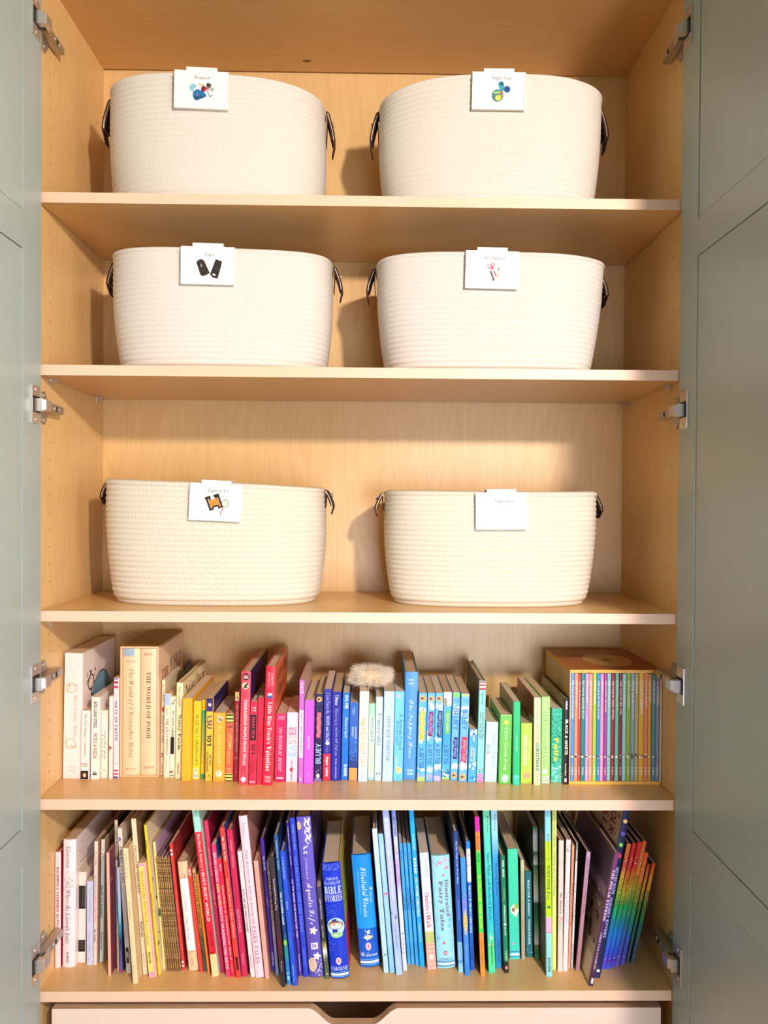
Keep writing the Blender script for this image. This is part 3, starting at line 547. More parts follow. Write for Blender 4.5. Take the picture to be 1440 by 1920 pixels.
 ('b',0.3759,0.0872,0.0024,0.0212,0.1428,0.14,'22b488','b0a088','1c8c68','glittery green and aqua speckled board book with a yellow word',[('s','0c6a48',0.0,0.75,170,0.07,0.05,0.95),('s','8af0d4',0.0,1.0,170,0.07,0.05,0.95),('s','a8fbe8',0.78,1.0,90,0.1,0.05,0.95),('s','0a5a40',0.3,0.9,70,0.06,0.05,0.95),('t','Feliz','b','f4ec3c',0.4,0.71,0.45,0.42)],{}),
 ('h',0.3911,0.0772,0.0079,0.0084,0.1657,0.2,'120e12','9a8870','1a1618','thin black hardcover with bold white capitals,leaning against the yellow slipcase',[('t','Hoban','b','f4ecec',0.04,0.135,0.5,0.55),('t','BLACK & WHITE','b','fbf6f4',0.25,0.655,0.55,0.66),('t','Greenwillow','b','d8d0d4',0.76,0.9,0.5,0.4),('b','d8d0d4',0.93,0.97,0.25,0.75)],{'L': [('t','Black White','si','6a5844',0.12,0.5,0.3,0.1)]}),
]
BOOKS_LOWER = [
 ('h',-0.5686,0.0714,0.0,0.0107,0.2191,0.2376,'f8dcd8','b4123a','b4123a','thin red picture book with a white spine,nearest the left panel on the lower shelf',[('t','BASEBALL LEGENDS ALPHABET','b','8a2a4a',0.13,0.74,0.5,0.4)],{}),
 ('R',-0.5493,0.0724,0.006,0.024,0.242,0.2,'fbe6e6','b8862a','f3e4da','thick white jacketed book with black script title and an ink sketch on its spine',[('t','Silverstein','si','4a3a40',0.05,0.22,0.45,0.36),('t','Where the Sidewalk Ends','si','3a2c34',0.395,0.81,0.45,0.36),('t','HARPER','s','6a5a60',0.88,0.965,0.45,0.2),('s','5a4a52',0.245,0.37,40,0.05,0.15,0.85),('b','5a4a52',0.37,0.372,0.1,0.8),('b','5a4a52',0.385,0.387,0.05,0.5)],{'R': [('s','7a6a52',0.02,0.25,30,0.01,0.08,0.4),('b','7a6a52',0.22,0.225,0.1,0.4),('b','7a6a52',0.27,0.275,0.05,0.4)]}),
 ('h',-0.5298,0.088,0.0067,0.0143,0.1733,0.16,'f8e2d4','e0c8ba','f0d8c8','small cream book with two black label panels on its spine',[('b','17120f',0.15,0.405,0.06,0.98),('t','THE LITTLE BOOK','r','8a7a62',0.17,0.38,0.6,0.2),('b','8a7a62',0.16,0.395,0.2,0.22),('b','8a7a62',0.16,0.395,0.8,0.82),('b','17120f',0.75,0.88,0.06,0.98),('h','PORTER','r','8a7a62',0.77,0.785,0.5,0.6),('h','LAUREL','r','8a7a62',0.8,0.815,0.5,0.6),('h','PRESS','r','8a7a62',0.83,0.845,0.5,0.6)],{}),
 ('p',-0.5114,0.0796,-0.0003,0.0117,0.1605,0.2,'d2d3ec','c2c2dc','c2c2dc','pale lavender book with thin grey-blue words on its spine',[('t','Colors of the Wine Country','si','7a86ac',0.09,0.48,0.5,0.42),('t','Connie J Pravdic','si','8a94b8',0.61,0.84,0.5,0.34),('b','4a5a9a',0.93,0.937,0.2,0.45)],{}),
 ('h',-0.5015,0.0796,0.0056,0.0071,0.2357,0.21,'f9ddce','d8b49a','c09068','narrow cream book with blue,pink and black words,leaning by the lavender one',[('s','3a3030',0.07,0.15,14,0.18,0.05,0.95),('t','DR','r','6a5c58',0.16,0.19,0.5,0.4),('t','Mr Brown Can','b','8aa8d8',0.28,0.43,0.5,0.44),('t','Moo! Can You?','b','f0828c',0.44,0.66,0.5,0.5),('t','Dr. Seuss','s','2a2426',0.71,0.81,0.5,0.6)],{}),
 ('h',-0.4931,0.0896,0.011,0.0071,0.2354,0.21,['1.0:f0dcc0','.8:dfe6dc','.0:cfe2d4'],'123a26','c0a482','narrow pale mint book with dark green cover and green capitals',[('s','3a3030',0.07,0.15,14,0.18,0.05,0.95),('t','BEARS ON WHEELS','bi','157a68',0.375,0.64,0.45,0.6),('t','The Berenstains','b','2c3a34',0.75,0.9,0.5,0.4)],{}),
 ('h',-0.4624,0.0459,-0.0179,0.0056,0.2299,0.2,'f0b49c','c89078','8a3c50','thin salmon pink book standing forward,its patterned cover turned to the right',[],{'R': [('s','3a6a9c',0.2,0.6,12,0.05,0.05,0.95),('s','b03040',0.5,0.95,14,0.06,0.05,0.95),('s','e8c8a0',0.05,0.9,20,0.03,0.05,0.95)]}),
 ('h',-0.4562,0.0754,-0.0179,0.0059,0.2786,0.22,'e8d3b2','3a2418','2c1c14','tall faded beige book standing behind others,its spine top showing dark serif letters',[('t','Margery Williams','s','5c4a3a',0.03,0.25,0.5,0.5),('t','The Velveteen','s','5c4a3a',0.3,0.55,0.5,0.5)],{}),
 ('p',-0.4511,0.0613,-0.018,0.0035,0.2098,0.18,['1.0:c0aab0','.7:8a8a9c','.5:3f7f9a','.35:c9b08c','.0:d8b49c'],'5a4a4a','8a6a5c','very thin worn booklet with grey-blue fading to tan,behind the salmon book',[('t','Golden tale','b','4a3c3c',0.3,0.5,0.5,0.5),('c','2a2020',0.68,0.5,0.3)],{}),
 ('p',-0.4437,0.0548,-0.0305,0.0056,0.1983,0.17,['1.0:c8c4d6','.6:9cc8dc','.42:4aa8d0','.3:2a3a5a','.2:5a5088','.0:6a5aa0'],'3a3a5a','2a3048','thin glossy book fading from lilac to aqua to dark purple',[('t','HERE BE GIANTS','b','1a3a6a',0.53,0.75,0.5,0.4),('b','c83048',0.97,0.99,0.03,0.97)],{}),
 ('p',-0.4295,0.0531,-0.0648,0.0084,0.2726,0.2,['1.0:f2d9c2','.62:ecd4c0','.6:c9b4ac','.25:c0aaa0','.2:cfc4b0'],'d0b8a4','c8b098','tall cream book with navy capitals beneath a blue star',[('t','★','r','5a6a9c',0.05,0.1,0.5,0.8),('t','AMERICAN LIFE','s','3a3f6a',0.12,0.38,0.55,0.62),('s','a89090',0.42,0.8,80,0.05,0.05,0.95),('b','2a2420',0.82,0.93,0.25,0.85),('h','DK','b','d8c8b0',0.85,0.89,0.55,0.4)],{}),
 ('h',-0.4074,0.0225,-0.0783,0.0093,0.2491,0.15,'f0d6a4','e2c594','d9bb8a','cream book pulled furthest forward,with its matching cream cover facing right',[('t','Pelle in Prison','si','9a8a60',0.04,0.22,0.5,0.4),('t','Lapsley','r','8a7a54',0.4,0.52,0.5,0.35),('t','Denver L','si','b8a478',0.66,0.76,0.5,0.3),('t','Sterling Press','r','b8a478',0.86,0.97,0.5,0.3)],{}),
 ('h',-0.3974,0.0498,-0.08,0.009,0.2917,0.21,'f3d9b2','d8bc94','8a6a48','tall cream book with spaced black capitals,tied cover behind the orange-lettered one',[('t','THE TALE OF THREE TREES','s','5a4a3c',0.17,0.48,0.5,0.45),('t','Hunt','s','3c302a',0.66,0.71,0.55,0.6),('t','Tradale','s','3c302a',0.71,0.76,0.55,0.6),('t','Lion','r','8a7a62',0.87,0.95,0.5,0.3)],{}),
 ('b',-0.381,0.0402,-0.0986,0.014,0.214,0.19,'f6dd6a','d8b85c','e39ab0','yellow and pink board book with bold orange capitals',[('b','e8a0b8',0.0,1.0,0.72,0.99),('b','e8a0b8',0.0,0.03,0.03,0.97),('b','e8a0b8',0.95,1.0,0.03,0.97),('s','f6c4d0',0.0,1.0,40,0.1,0.72,0.98),('t','QUANTUM PHYSICS','b','f09a22',0.07,0.52,0.36,0.5),('t','for babies','r','b08c3c',0.53,0.71,0.38,0.4),('t','Ferrie','b','4a3a1c',0.78,0.875,0.4,0.34)],{}),
 ('h',-0.3708,0.0481,-0.098,0.0046,0.2815,0.21,'f7d71c','e8c81a','ecd4ae','tall bright yellow thin spine with cream cover,left of the gold bundle',[('t','VIKING','b','6a5a1c',0.1,0.155,0.5,0.4),('t','FERDINAND','s','7a6a1c',0.455,0.585,0.5,0.55),('t','LEAF','r','8a7a2c',0.87,0.92,0.5,0.4)],{'R': [('s','5a4a34',0.2,0.95,26,0.03,0.02,0.5)]}),
 ('h',-0.3655,0.0652,-0.0876,0.0051,0.2421,0.2,'f2e08a','e0cc7a','c4a0b4','narrow pale yellow book squeezed left of the gold foil spines',[('t','Little','r','b8a454',0.06,0.15,0.5,0.5),('e','2c5a2c',0.55,0.5,0.4,1.6)],{}),
 ('p',-0.3598,0.0611,-0.0935,0.0031,0.2148,0.16,'GOLD0','6a4a70','7a5468','first from the left of seven thin gold foil spines',[],{}),
 ('p',-0.3553,0.0601,-0.0982,0.0031,0.2184,0.16,'GOLD1','6a4a70','7a5468','second from the left of seven thin gold foil spines',[],{}),
 ('p',-0.3508,0.0591,-0.1027,0.0031,0.216,0.16,'GOLD2','6a4a70','7a5468','third from the left of seven thin gold foil spines',[],{}),
 ('p',-0.347,0.061,-0.1038,0.0031,0.2181,0.16,'GOLD3','6a4a70','7a5468','fourth from the left of seven thin gold foil spines',[],{}),
 ('p',-0.3425,0.06,-0.1084,0.0031,0.2156,0.16,'GOLD4','6a4a70','7a5468','fifth from the left of seven thin gold foil spines',[],{}),
 ('p',-0.3381,0.059,-0.1109,0.0031,0.2192,0.16,'GOLD5','6a4a70','7a5468','sixth from the left of seven thin gold foil spines',[],{}),
 ('p',-0.3343,0.061,-0.1121,0.0031,0.2153,0.16,'GOLD6','6a4a70','7a5468','seventh from the left of seven thin gold foil spines',[],{}),
 ('p',-0.3295,0.0638,-0.1048,0.0057,0.2396,0.2,'ef4438','c0342c','a83030','thin tall red book with small white bars,right of the gold foil spines',[('b','fbe4dc',0.045,0.06,0.03,0.97),('b','fbe4dc',0.075,0.09,0.03,0.97),('b','fbe4dc',0.93,0.945,0.03,0.97),('b','fbe4dc',0.96,0.975,0.03,0.97),('t','little red','r','f8a08c',0.45,0.55,0.5,0.4)],{}),
 ('R',-0.3103,0.0601,-0.1096,0.0183,0.2066,0.17,'f3c69a','d8a87c','b88a60','round-backed peach book with a long white label on its spine',[('b','fbf0ea',0.155,0.815,0.12,0.9),('t','MILNE AND SHEPARD','r','5a5a70',0.26,0.46,0.45,0.24),('t','Winnie-the-Pooh','si','3c4468',0.49,0.72,0.45,0.34),('b','7a5a44',0.145,0.148,0.1,0.95),('b','7a5a44',0.825,0.828,0.1,0.95),('s','5a4034',0.1,0.14,8,0.08,0.4,0.7),('t','DUTTON','r','a07a5a',0.88,0.95,0.5,0.2)],{}),
 ('p',-0.2948,0.0568,-0.1211,0.0067,0.1963,0.17,'ee4436','c0342c','d0442c','slim orange-red book left of the gold and black lettered one',[('b','f2b8a4',0.0,0.07,0.03,0.97),('s','c83428',0.0,0.08,10,0.3,0.05,0.95)],{}),
 ('p',-0.2878,0.0591,-0.1176,0.0064,0.1941,0.16,['1.0:d8b07a','.75:d8983e','.5:c88a34','.3:5a6a4c','.0:3c5a48'],'8a6a34','8a6a34','worn gold little book with black hand lettering,turning green at its foot',[('t','The Little Engine That Could','b','2a1c10',0.03,0.9,0.5,0.62),('s','6a4a20',0.0,1.0,30,0.14,0.05,0.95)],{}),
 ('p',-0.2804,0.0545,-0.1189,0.0048,0.1863,0.16,'f0842c','c06a24','c06a24','slim orange spine between the gold lettered book and the big red one',[('s','b85a1c',0.0,1.0,20,0.2,0.05,0.95)],{}),
 ('h',-0.2656,0.0421,-0.124,0.0128,0.3153,0.22,['1.0:a8e2d0','.862:a8e2d0','.86:f2283c','.135:ee2038','.13:f2d494','.0:f2d494'],'c82038','c8e0c8','tall leaning book with mint top,red spine and cream foot',[('t','AWAY','r','2a3a34',0.0,0.03,0.6,0.3),('t','Richard Scarry’s','s','fbd8d0',0.15,0.37,0.5,0.5),('t','BUSY,BUSY WORLD','b','fbe0d6',0.38,0.67,0.5,0.48),('t','GOLDEN','b','5a1420',0.73,0.82,0.6,0.34),('b','6a2418',0.855,0.862,0.2,0.8)],{}),
 ('R',-0.2546,0.0544,-0.1158,0.0083,0.287,0.21,['1.0:d8305a','.5:c82450','.0:b82048'],'a01c40','8a1c38','tall round-backed crimson book beside the big red one',[('t','BELLE BEAVER','s','ee8aa0',0.18,0.36,0.55,0.34),('t','AND A','s','ee8aa0',0.45,0.55,0.55,0.3)],{}),
 ('p',-0.2416,0.0421,-0.1162,0.0082,0.2482,0.19,'f03c68','c83050','2a5f9c','pink-red book with white and yellow capitals,a blue cover to its right',[('t','SPECTRA & CAILLOU','b','fbd0da',0.06,0.28,0.5,0.56),('t','HOW TO PEE','b','f8d878',0.3,0.46,0.5,0.6),('t','POTTY TRAINING FOR BOYS','b','fbd0da',0.47,0.94,0.5,0.56)],{}),
 ('p',-0.2329,0.042,-0.1189,0.0071,0.2206,0.18,'ee2c40','c02434','c02434','shorter red book with small white capitals along most of its spine',[('t','Meg','bi','fbc8c0',0.04,0.1,0.5,0.5),('t','MICKEY’S PERFECTO DAY','b','f8c0bc',0.22,0.86,0.5,0.36),('t','SCHOLASTIC','r','f0a0a0',0.88,0.97,0.5,0.3)],{}),
 ('h',-0.2224,0.0388,-0.1139,0.0094,0.2811,0.22,'f2423c','c03430','2a4a8c','tall tomato red hardcover with white rounded lettering at its top',[('t','up the train','b','fbd0c4',0.06,0.22,0.5,0.55),('t','Carson Brown & Bee Johnson','b','f8b4a8',0.34,0.73,0.5,0.42),('b','4a1418',0.86,0.95,0.3,0.8)],{}),
 ('h',-0.2115,0.0429,-0.1089,0.0114,0.2752,0.21,'cc2850','a82042','98284a','tall raspberry red hardcover left of the pale pink pair',[('t','ROBERT MUNSCH','r','f0a0b0',0.07,0.26,0.55,0.3),('t','GOOD FAMILIES','r','f0a8b8',0.54,0.7,0.55,0.36),('t','ANNICK','r','f0a0b0',0.84,0.92,0.55,0.3)],{}),
 ('p',-0.1963,0.0413,-0.1105,0.008,0.2355,0.17,'fbdcdc','e0c0c0','e0c0c0','thin pale pink book with tight black capitals,left of the tall pink storybook',[('t','Johnson','r','a08088',0.06,0.14,0.5,0.4),('t','A PICTURE FOR HAROLD’S ROOM','b','4a3038',0.3,0.64,0.5,0.44),('t','HARPER','r','a08088',0.82,0.93,0.5,0.4)],{}),
 ('R',-0.1833,0.0387,-0.1097,0.0159,0.3027,0.22,'fbd4d8','e0b8bc','c88478','tall wide pale pink book with elegant grey-rose capitals',[('t','Hullabaloo','si','8a6a78',0.04,0.13,0.5,0.28),('t','THE RANDOM HOUSE BOOK OF','s','b08a98',0.21,0.67,0.5,0.3),('t','FAIRY TALES','s','b8748c',0.68,0.91,0.5,0.5)],{}),
 ('h',-0.1686,0.0364,-0.1039,0.0084,0.2199,0.18,'f8ae9c','d8907e','d08468','salmon peach book with deep orange lettering',[('t','The MAGIC LOCKET','si','d06a50',0.05,0.4,0.5,0.5),('t','Elizabeth Koda-Callan','sc','d8806a',0.5,0.84,0.5,0.42),('s','7a4a3c',0.94,0.98,6,0.16,0.05,0.95)],{}),
 ('h',-0.1604,0.0605,-0.0921,0.0072,0.2505,0.2,'4a2c9c','3a2280','1c1838','narrow deep purple book,first of the dark spines',[('t','YES OR NO!','b','d8d0f4',0.13,0.24,0.55,0.5),('t','YANCEY','b','b0a4e0',0.44,0.51,0.55,0.4),('t','PUFFIN','b','c8c0ee',0.86,0.96,0.55,0.45)],{}),
 ('p',-0.1514,0.0474,-0.0886,0.0057,0.2144,0.17,['1.0:8a7a88','.7:5a4a62','.4:b08a98','.15:9a9ab8','.0:7ab0d8'],'3a3040','3a3040','very thin grey-mauve book between the purple and the black one',[('t','BOREALIS','s','d0b48c',0.09,0.5,0.5,0.7),('t','THE SURPRISES','b','e0c8d4',0.52,0.7,0.5,0.5)],{}),
 ('h',-0.1362,0.0125,-0.0951,0.0082,0.2387,0.19,['1.0:3a3438','.45:3a2a34','.35:5a2030','.2:3a2430','.0:2c2a38'],'4a3c38','2a2428','near-black book with bold white script,pulled furthest forward among the blue ones',[('t','Goodnight,Belting Pig','sc','f0e8ee',0.17,0.41,0.5,0.5),('t','Wagner','sc','d8ccd4',0.8,0.88,0.5,0.4)],{}),
 ('h',-0.1268,0.0191,-0.0935,0.0076,0.2754,0.2,['1.0:1f5a8c','.7:1c4e8c','.35:1a3f80','.2:2f9a8a','.15:2a7ac0','.0:2288cc'],'16406c','16305c','tall dark teal-blue glossy book with white title words',[('t','Patrice Karst • Joanne','b','b8d4ec',0.04,0.23,0.5,0.4),('t','The Invisible Leash','b','dcecf8',0.38,0.6,0.5,0.5),('e','8fd04a',0.72,0.5,0.4,0.7),('t','LB','b','a8e0ee',0.92,0.97,0.5,0.5)],{}),
 ('h',-0.1158,0.0152,-0.0983,0.0093,0.2472,0.2,'2450d2','1c40b0','1c40b0','bright cobalt book with light blue lettering,pulled forward beside the black one',[('t','L is for Lone Star','s','a8c0f4',0.04,0.21,0.5,0.44),('t','Texas','b','a8c0f4',0.37,0.43,0.5,0.36),('t','Carol Crane','r','7a9aec',0.6,0.7,0.5,0.3),('t','Sleeping Bear Press','b','9ab4f4',0.84,0.97,0.5,0.3)],{}),
 ('p',-0.1077,0.0449,-0.0922,0.006,0.2879,0.2,['1.0:2a1c70','.5:3a2a98','.3:6a3aa8','.1:4a2c90','.0:5a3a9c'],'301e70','301e70','tall thin violet book with white capitals along its middle',[('t','Emily Bukbvide Sathiare + PG Keller','b','d0c4f0',0.03,0.28,0.5,0.4),('t','TO THE MOON AND BACK FOR YOU','b','d8d4f8',0.37,0.75,0.5,0.5),('t','Random House','b','d0c0f0',0.86,0.97,0.5,0.4)],{}),
 ('h',-0.0974,0.041,-0.0945,0.0097,0.2975,0.22,'2c44c8','223ab0','1e3490','tall ultramarine book with pale blue capitals',[('t','JANET STEVENS','r','a4b4ec',0.04,0.2,0.5,0.4),('t','GOLDILOCKS AND THE THREE','s','7a90e4',0.24,0.72,0.5,0.5),('t','HOLIDAY','r','7a90e4',0.82,0.93,0.5,0.36)],{}),
 ('R',-0.078,0.0393,-0.089,0.0267,0.3,0.23,['1.0:6a5cc4','.5:6256b8','.0:5a50ac'],'4a4498','2c2250','widest purple book,with gold sea creature prints on its spine',[('e','d8bc9a',0.055,0.15,0.18,0.3),('w','f0e2e0',0.01,0.16,0.55,0.9),('s','6256b8',0.02,0.15,16,0.06,0.6,0.88),('s','f0e2e0',0.16,0.23,10,0.1,0.35,0.7),('t','AN ANTHOLOGY OF','s','d0c4ee',0.255,0.39,0.45,0.14),('t','Aquatic Life','sc','f3e8e8',0.41,0.67,0.48,0.52),('l','f0dcc8',0.71,0.55,0.3),('b','e6dcf0',0.785,0.825,0.3,0.78),('h','DK','b','5a50ac',0.793,0.817,0.54,0.3),('e','dcc0a0',0.92,0.3,0.3,0.5),('l','f0e4e4',0.87,0.65,0.28),('s','f0e4e4',0.87,0.99,34,0.07,0.4,0.95)],{}),
 ('p',-0.0578,0.0354,-0.0985,0.0083,0.1723,0.16,['1.0:4a3f62','.6:3a3040','.42:3a3c34','.35:a8a05a','.3:e8e8dc','.22:4a5a44','.0:56664f'],'2c2830','2c3028','small thin dark book with green-grey foot,left of the bright blue bible stories',[('t','Carlos The Fly in Story','b','d8d0dc',0.13,0.35,0.5,0.36),('t','Alex Vernon','b','d0ccc0',0.42,0.55,0.5,0.3),('s','e8ead8',0.62,0.8,14,0.2,0.05,0.95),('c','dce8d4',0.945,0.5,0.16)],{}),
 ('R',-0.0339,0.0354,-0.0895,0.0343,0.2142,0.2,'1038c8','0c2ea4','d8c060','bright blue book with white sprigs and a round baby-basket picture',[('s','c0ccf6',0.0,0.06,60,0.03,0.05,0.95),('h','ILLUSTRATED','s','b8c8f6',0.155,0.185,0.5,0.86),('h','USBORNE','s','b8c8f6',0.12,0.145,0.5,0.66),('h','BIBLE','s','dce4fb',0.2,0.265,0.5,0.9),('h','STORIES','s','dce4fb',0.275,0.33,0.5,0.92),('s','a4b4f0',0.36,0.46,50,0.022,0.1,0.6),('e','bfe4e0',0.55,0.5,0.46,0.5),('e','8a5a3c',0.535,0.5,0.4,0.24),('e','e8d4c0',0.54,0.5,0.34,0.17),('e','c8e0ec',0.55,0.5,0.26,0.11),('c','f0a890',0.53,0.42,0.08),('e','9fcc8c',0.62,0.52,0.33,0.16),('s','a4b4f0',0.67,0.79,60,0.022,0.1,0.9),('e','f3c8c8',0.845,0.5,0.15,0.19),('b','e86a78',0.83,0.86,0.46,0.54),('b','e8d8c0',0.872,0.88,0.45,0.55),('h','USBORNE','s','c8d4f8',0.895,0.93,0.5,0.9),('b','6ac0ee',0.94,0.945,0.03,0.97),('b','f4f8ee',0.953,0.972,0.03,0.97),('b','6ac0ee',0.978,0.985,0.03,0.97)],{'R': [('b','b8cc3c',0.3,0.6,0.02,0.9),('s','e87a3c',0.4,0.5,14,0.05,0.0,0.6),('b','d8405c',0.6,0.98,0.02,0.9),('s','7ab04a',0.3,0.62,20,0.05,0.0,0.6)]}),
 ('R',0.0213,0.0698,-0.0882,0.0374,0.2138,0.19,['1.0:1490f2','.36:1a9cf4','.345:1a9cf4','.34:1260cc','.0:1460d0'],'123c80','1250a4','sky blue illustrated book with white script and a small fairy picture low on the spine',[('t','Illustrated Classics','sc','e0f2fd',0.11,0.55,0.55,0.28),('t','Usborne','sc','d0eafc',0.29,0.43,0.86,0.16),('t','Enchantress heroines and other stories','si','a8dafa',0.14,0.52,0.28,0.1),('s','eef6e0',0.67,0.76,24,0.05,0.35,0.75),('e','f0d8b8',0.735,0.52,0.22,0.1),('c','fbe8d0',0.69,0.55,0.07),('b','0f50b4',0.765,0.77,0.03,0.97),('e','f3c8c8',0.815,0.5,0.14,0.2),('b','e86a78',0.8,0.83,0.46,0.54),('h','Usborne','sc','e4f0fb',0.865,0.905,0.5,0.85),('b','6ac0ee',0.93,0.936,0.03,0.97),('b','f4f8fa',0.945,0.965,0.03,0.97),('b','6ac0ee',0.972,0.98,0.03,0.97)],{}),
 ('h',0.0515,0.0534,-0.0882,0.0096,0.2724,0.21,['1.0:dceefb','.6:bfe4f6','.0:b8e2f2'],'20303c','a8ccdc','tall white to pale aqua book with thin grey lettering,right of the fairy picture one',[('t','Emily Winfield Martin','si','8aa8bc',0.04,0.22,0.5,0.36),('t','The Wonderful Things You Will Be','r','6a90a8',0.36,0.66,0.5,0.36),('s','3a5a6a',0.87,0.89,4,0.2,0.05,0.95),('t','Random','r','8ab0c4',0.92,0.97,0.5,0.26)],{}),
 ('h',0.0629,0.0533,-0.0906,0.0098,0.2625,0.21,['1.0:9cd0f6','.4:a4d4f6','.0:8ccaf2'],'18283c','88b0d0','tall light blue book with a single pink dot on its spine',[('t','Little Blue Truck Leads','s','d0e8fa',0.07,0.34,0.5,0.36),('c','ec5a7a',0.43,0.55,0.26),('t','Schertle','s','cfe6fa',0.7,0.8,0.5,0.36),('s','d8f0fb',0.1,0.95,30,0.14,0.05,0.95)],{}),
 ('p',0.076,0.0468,-0.0909,0.0124,0.3128,0.2,['1.0:b4c4f4','.5:b8c0f2','.0:a8ccf4'],'2a3450','98a8d0','tall periwinkle paperback rising behind the shelf edge,with a dark butterfly speck',[('t','THE SEVEN SILLIES','b','e0e4fb',0.03,0.28,0.5,0.5),('t','JUST IN THE BEGINNING','b','d8d8f8',0.3,0.55,0.5,0.5),('s','3a3a6c',0.62,0.66,7,0.2,0.05,0.95),('t','Lissy Deutsch','r','5a64a0',0.7,0.84,0.5,0.44),('t','kids','r','e4eefb',0.9,0.95,0.5,0.3)],{}),
 ('p',0.0873,0.0598,-0.0799,0.0078,0.3073,0.2,['1.0:5f8fe2','.97:8aaaf0','.8:d0d4f4','.55:c8a4dc','.45:dce8fb','.2:eaf0fb','.0:dce0f4'],'203060','8c90b8','tall white and lilac paperback with black capitals at its very top',[('t','GOSSAMER','b','2a3a7c',0.05,0.17,0.5,0.55),('s','c48ad4',0.3,0.45,16,0.3,0.05,0.95),('t','Lowry','s','6a7ab4',0.76,0.9,0.5,0.5),('s','b03c5c',0.2,0.3,3,0.3,0.05,0.95)],{}),
 ('p',0.0959,0.0808,-0.0779,0.006,0.2332,0.15,'48b0ee','2f7fb4','1c3448','left one of three short matching light blue thin books',[('t','Minarik','b','2a78bc',0.06,0.14,0.5,0.5),('t','LITTLE BEAR','b','1c5c9c',0.43,0.56,0.5,0.6),('t','Harper & Row','b','2a78bc',0.81,0.93,0.5,0.4)],{}),
 ('p',0.103,0.0797,-0.0756,0.0065,0.2337,0.15,'48b0ee','2f7fb4','1c3448','middle one of three short matching light blue thin books',[('t','Hill','b','2a78bc',0.07,0.11,0.5,0.5),('t','LITTLE FUR BEAR','b','1c5c9c',0.36,0.55,0.5,0.6),('t','Harper & Row','b','2a78bc',0.81,0.93,0.5,0.4)],{}),
 ('p',0.1111,0.0763,-0.0775,0.0066,0.2342,0.15,'40acee','2f7fb4','1c3448','right one of three short matching light blue thin books',[('t','Minarik','b','2a78bc',0.07,0.14,0.5,0.5),('t','LITTLE BEAR','b','1c5c9c',0.42,0.55,0.5,0.6),('t','Harper & Row','b','2a78bc',0.81,0.93,0.5,0.4)],{}),
 ('h',0.1203,0.0712,-0.0772,0.0094,0.3027,0.2,['1.0:1cb4f4','.5:18a4ea','.0:12a8ec'],'0c3048','148ac4','tall cyan book with bold white capitals,right of the three matching blue ones',[('t','DE BRUNHOFF','b','b8e8fb',0.16,0.26,0.5,0.34),('t','BABAR','b','e8f8fd',0.31,0.41,0.5,0.56),('t','AND','b','d0f0fc',0.43,0.47,0.5,0.4),('t','FATHER CHRISTMAS','b','e8f8fd',0.48,0.68,0.5,0.5),('t','RANDOM HOUSE','b','a8e0fa',0.72,0.84,0.5,0.3)],{}),
 ('p',0.138,0.0628,-0.0758,0.0171,0.2225,0.16,['1.0:d4e6f8','.7:dfe4f2','.33:e4e4e8','.32:c0cc7a','.23:c4c878','.22:f8bca4','.0:f8b8a8'],'8aa0b0','b0b8b8','white book with green and salmon bands at its foot and a crimson title',[('t','E B WHITE','r','a8bcd8',0.05,0.21,0.6,0.34),('t','Charlotte’s','s','b43a6c',0.34,0.52,0.5,0.44),('t','Web','s','a8404a',0.53,0.64,0.5,0.5),('b','c86a50',0.785,0.788,0.03,0.97),('b','c86a50',0.82,0.823,0.03,0.97),('b','c86a50',0.86,0.863,0.03,0.97),('b','c86a50',0.93,0.933,0.03,0.97),('b','c86a50',0.965,0.968,0.03,0.97),('b','fbe8e0',0.87,0.91,0.35,0.7)],{}),
 ('R',0.166,0.0661,-0.0626,0.0347,0.2143,0.19,'a4e2f4','8ab8c8','3a6a80','wide floral aqua book with pink roses and a large serif title',[('s','ee8aa4',0.0,0.14,26,0.06,0.05,0.95),('l','f08ca8',0.06,0.45,0.12),('l','ee7a98',0.11,0.8,0.1),('l','f4a8b8',0.04,0.75,0.09),('s','6cb86a',0.02,0.14,22,0.03,0.05,0.95),('l','e05a7c',0.17,0.6,0.08),('s','3aa0b4',0.14,0.85,90,0.022,0.02,0.2),('s','3aa0b4',0.5,0.88,90,0.022,0.7,0.98),('t','Fairy Tales','s','8a6a84',0.22,0.66,0.4,0.28),('t','Illustrated','s','8a7a8c',0.21,0.54,0.75,0.2),('r','3a9ab0',0.57,0.85,0.08),('r','3a9ab0',0.73,0.15,0.08),('r','3a9ab0',0.63,0.8,0.06),('l','e8607c',0.77,0.45,0.09),('c','d84a66',0.86,0.5,0.11),('b','f4d8dc',0.855,0.865,0.4,0.6),('h','USBORNE','s','7aa8c0',0.905,0.925,0.5,0.7),('b','4a8cc4',0.935,0.942,0.03,0.97),('b','f6fafb',0.95,0.965,0.03,0.97),('b','4a8cc4',0.972,0.98,0.03,0.97)],{}),
 ('h',0.1921,0.0546,-0.0459,0.0095,0.2662,0.2,['1.0:1c3c7c','.55:1f58b4','.22:2064bc','.21:84c4ee','.09:84c4ee','.08:3a90d0','.05:90d0f0','.0:98d4f2'],'142848','142a50','tall navy book with white title and a pale blue foot',[('t','On the Night You Were Born','s','c8d8f0',0.07,0.37,0.5,0.42),('t','Nancy Tillman','si','a4c0e8',0.49,0.63,0.5,0.42),('t','Feiwel and Friends','r','3a7ab8',0.8,0.92,0.6,0.22)],{}),
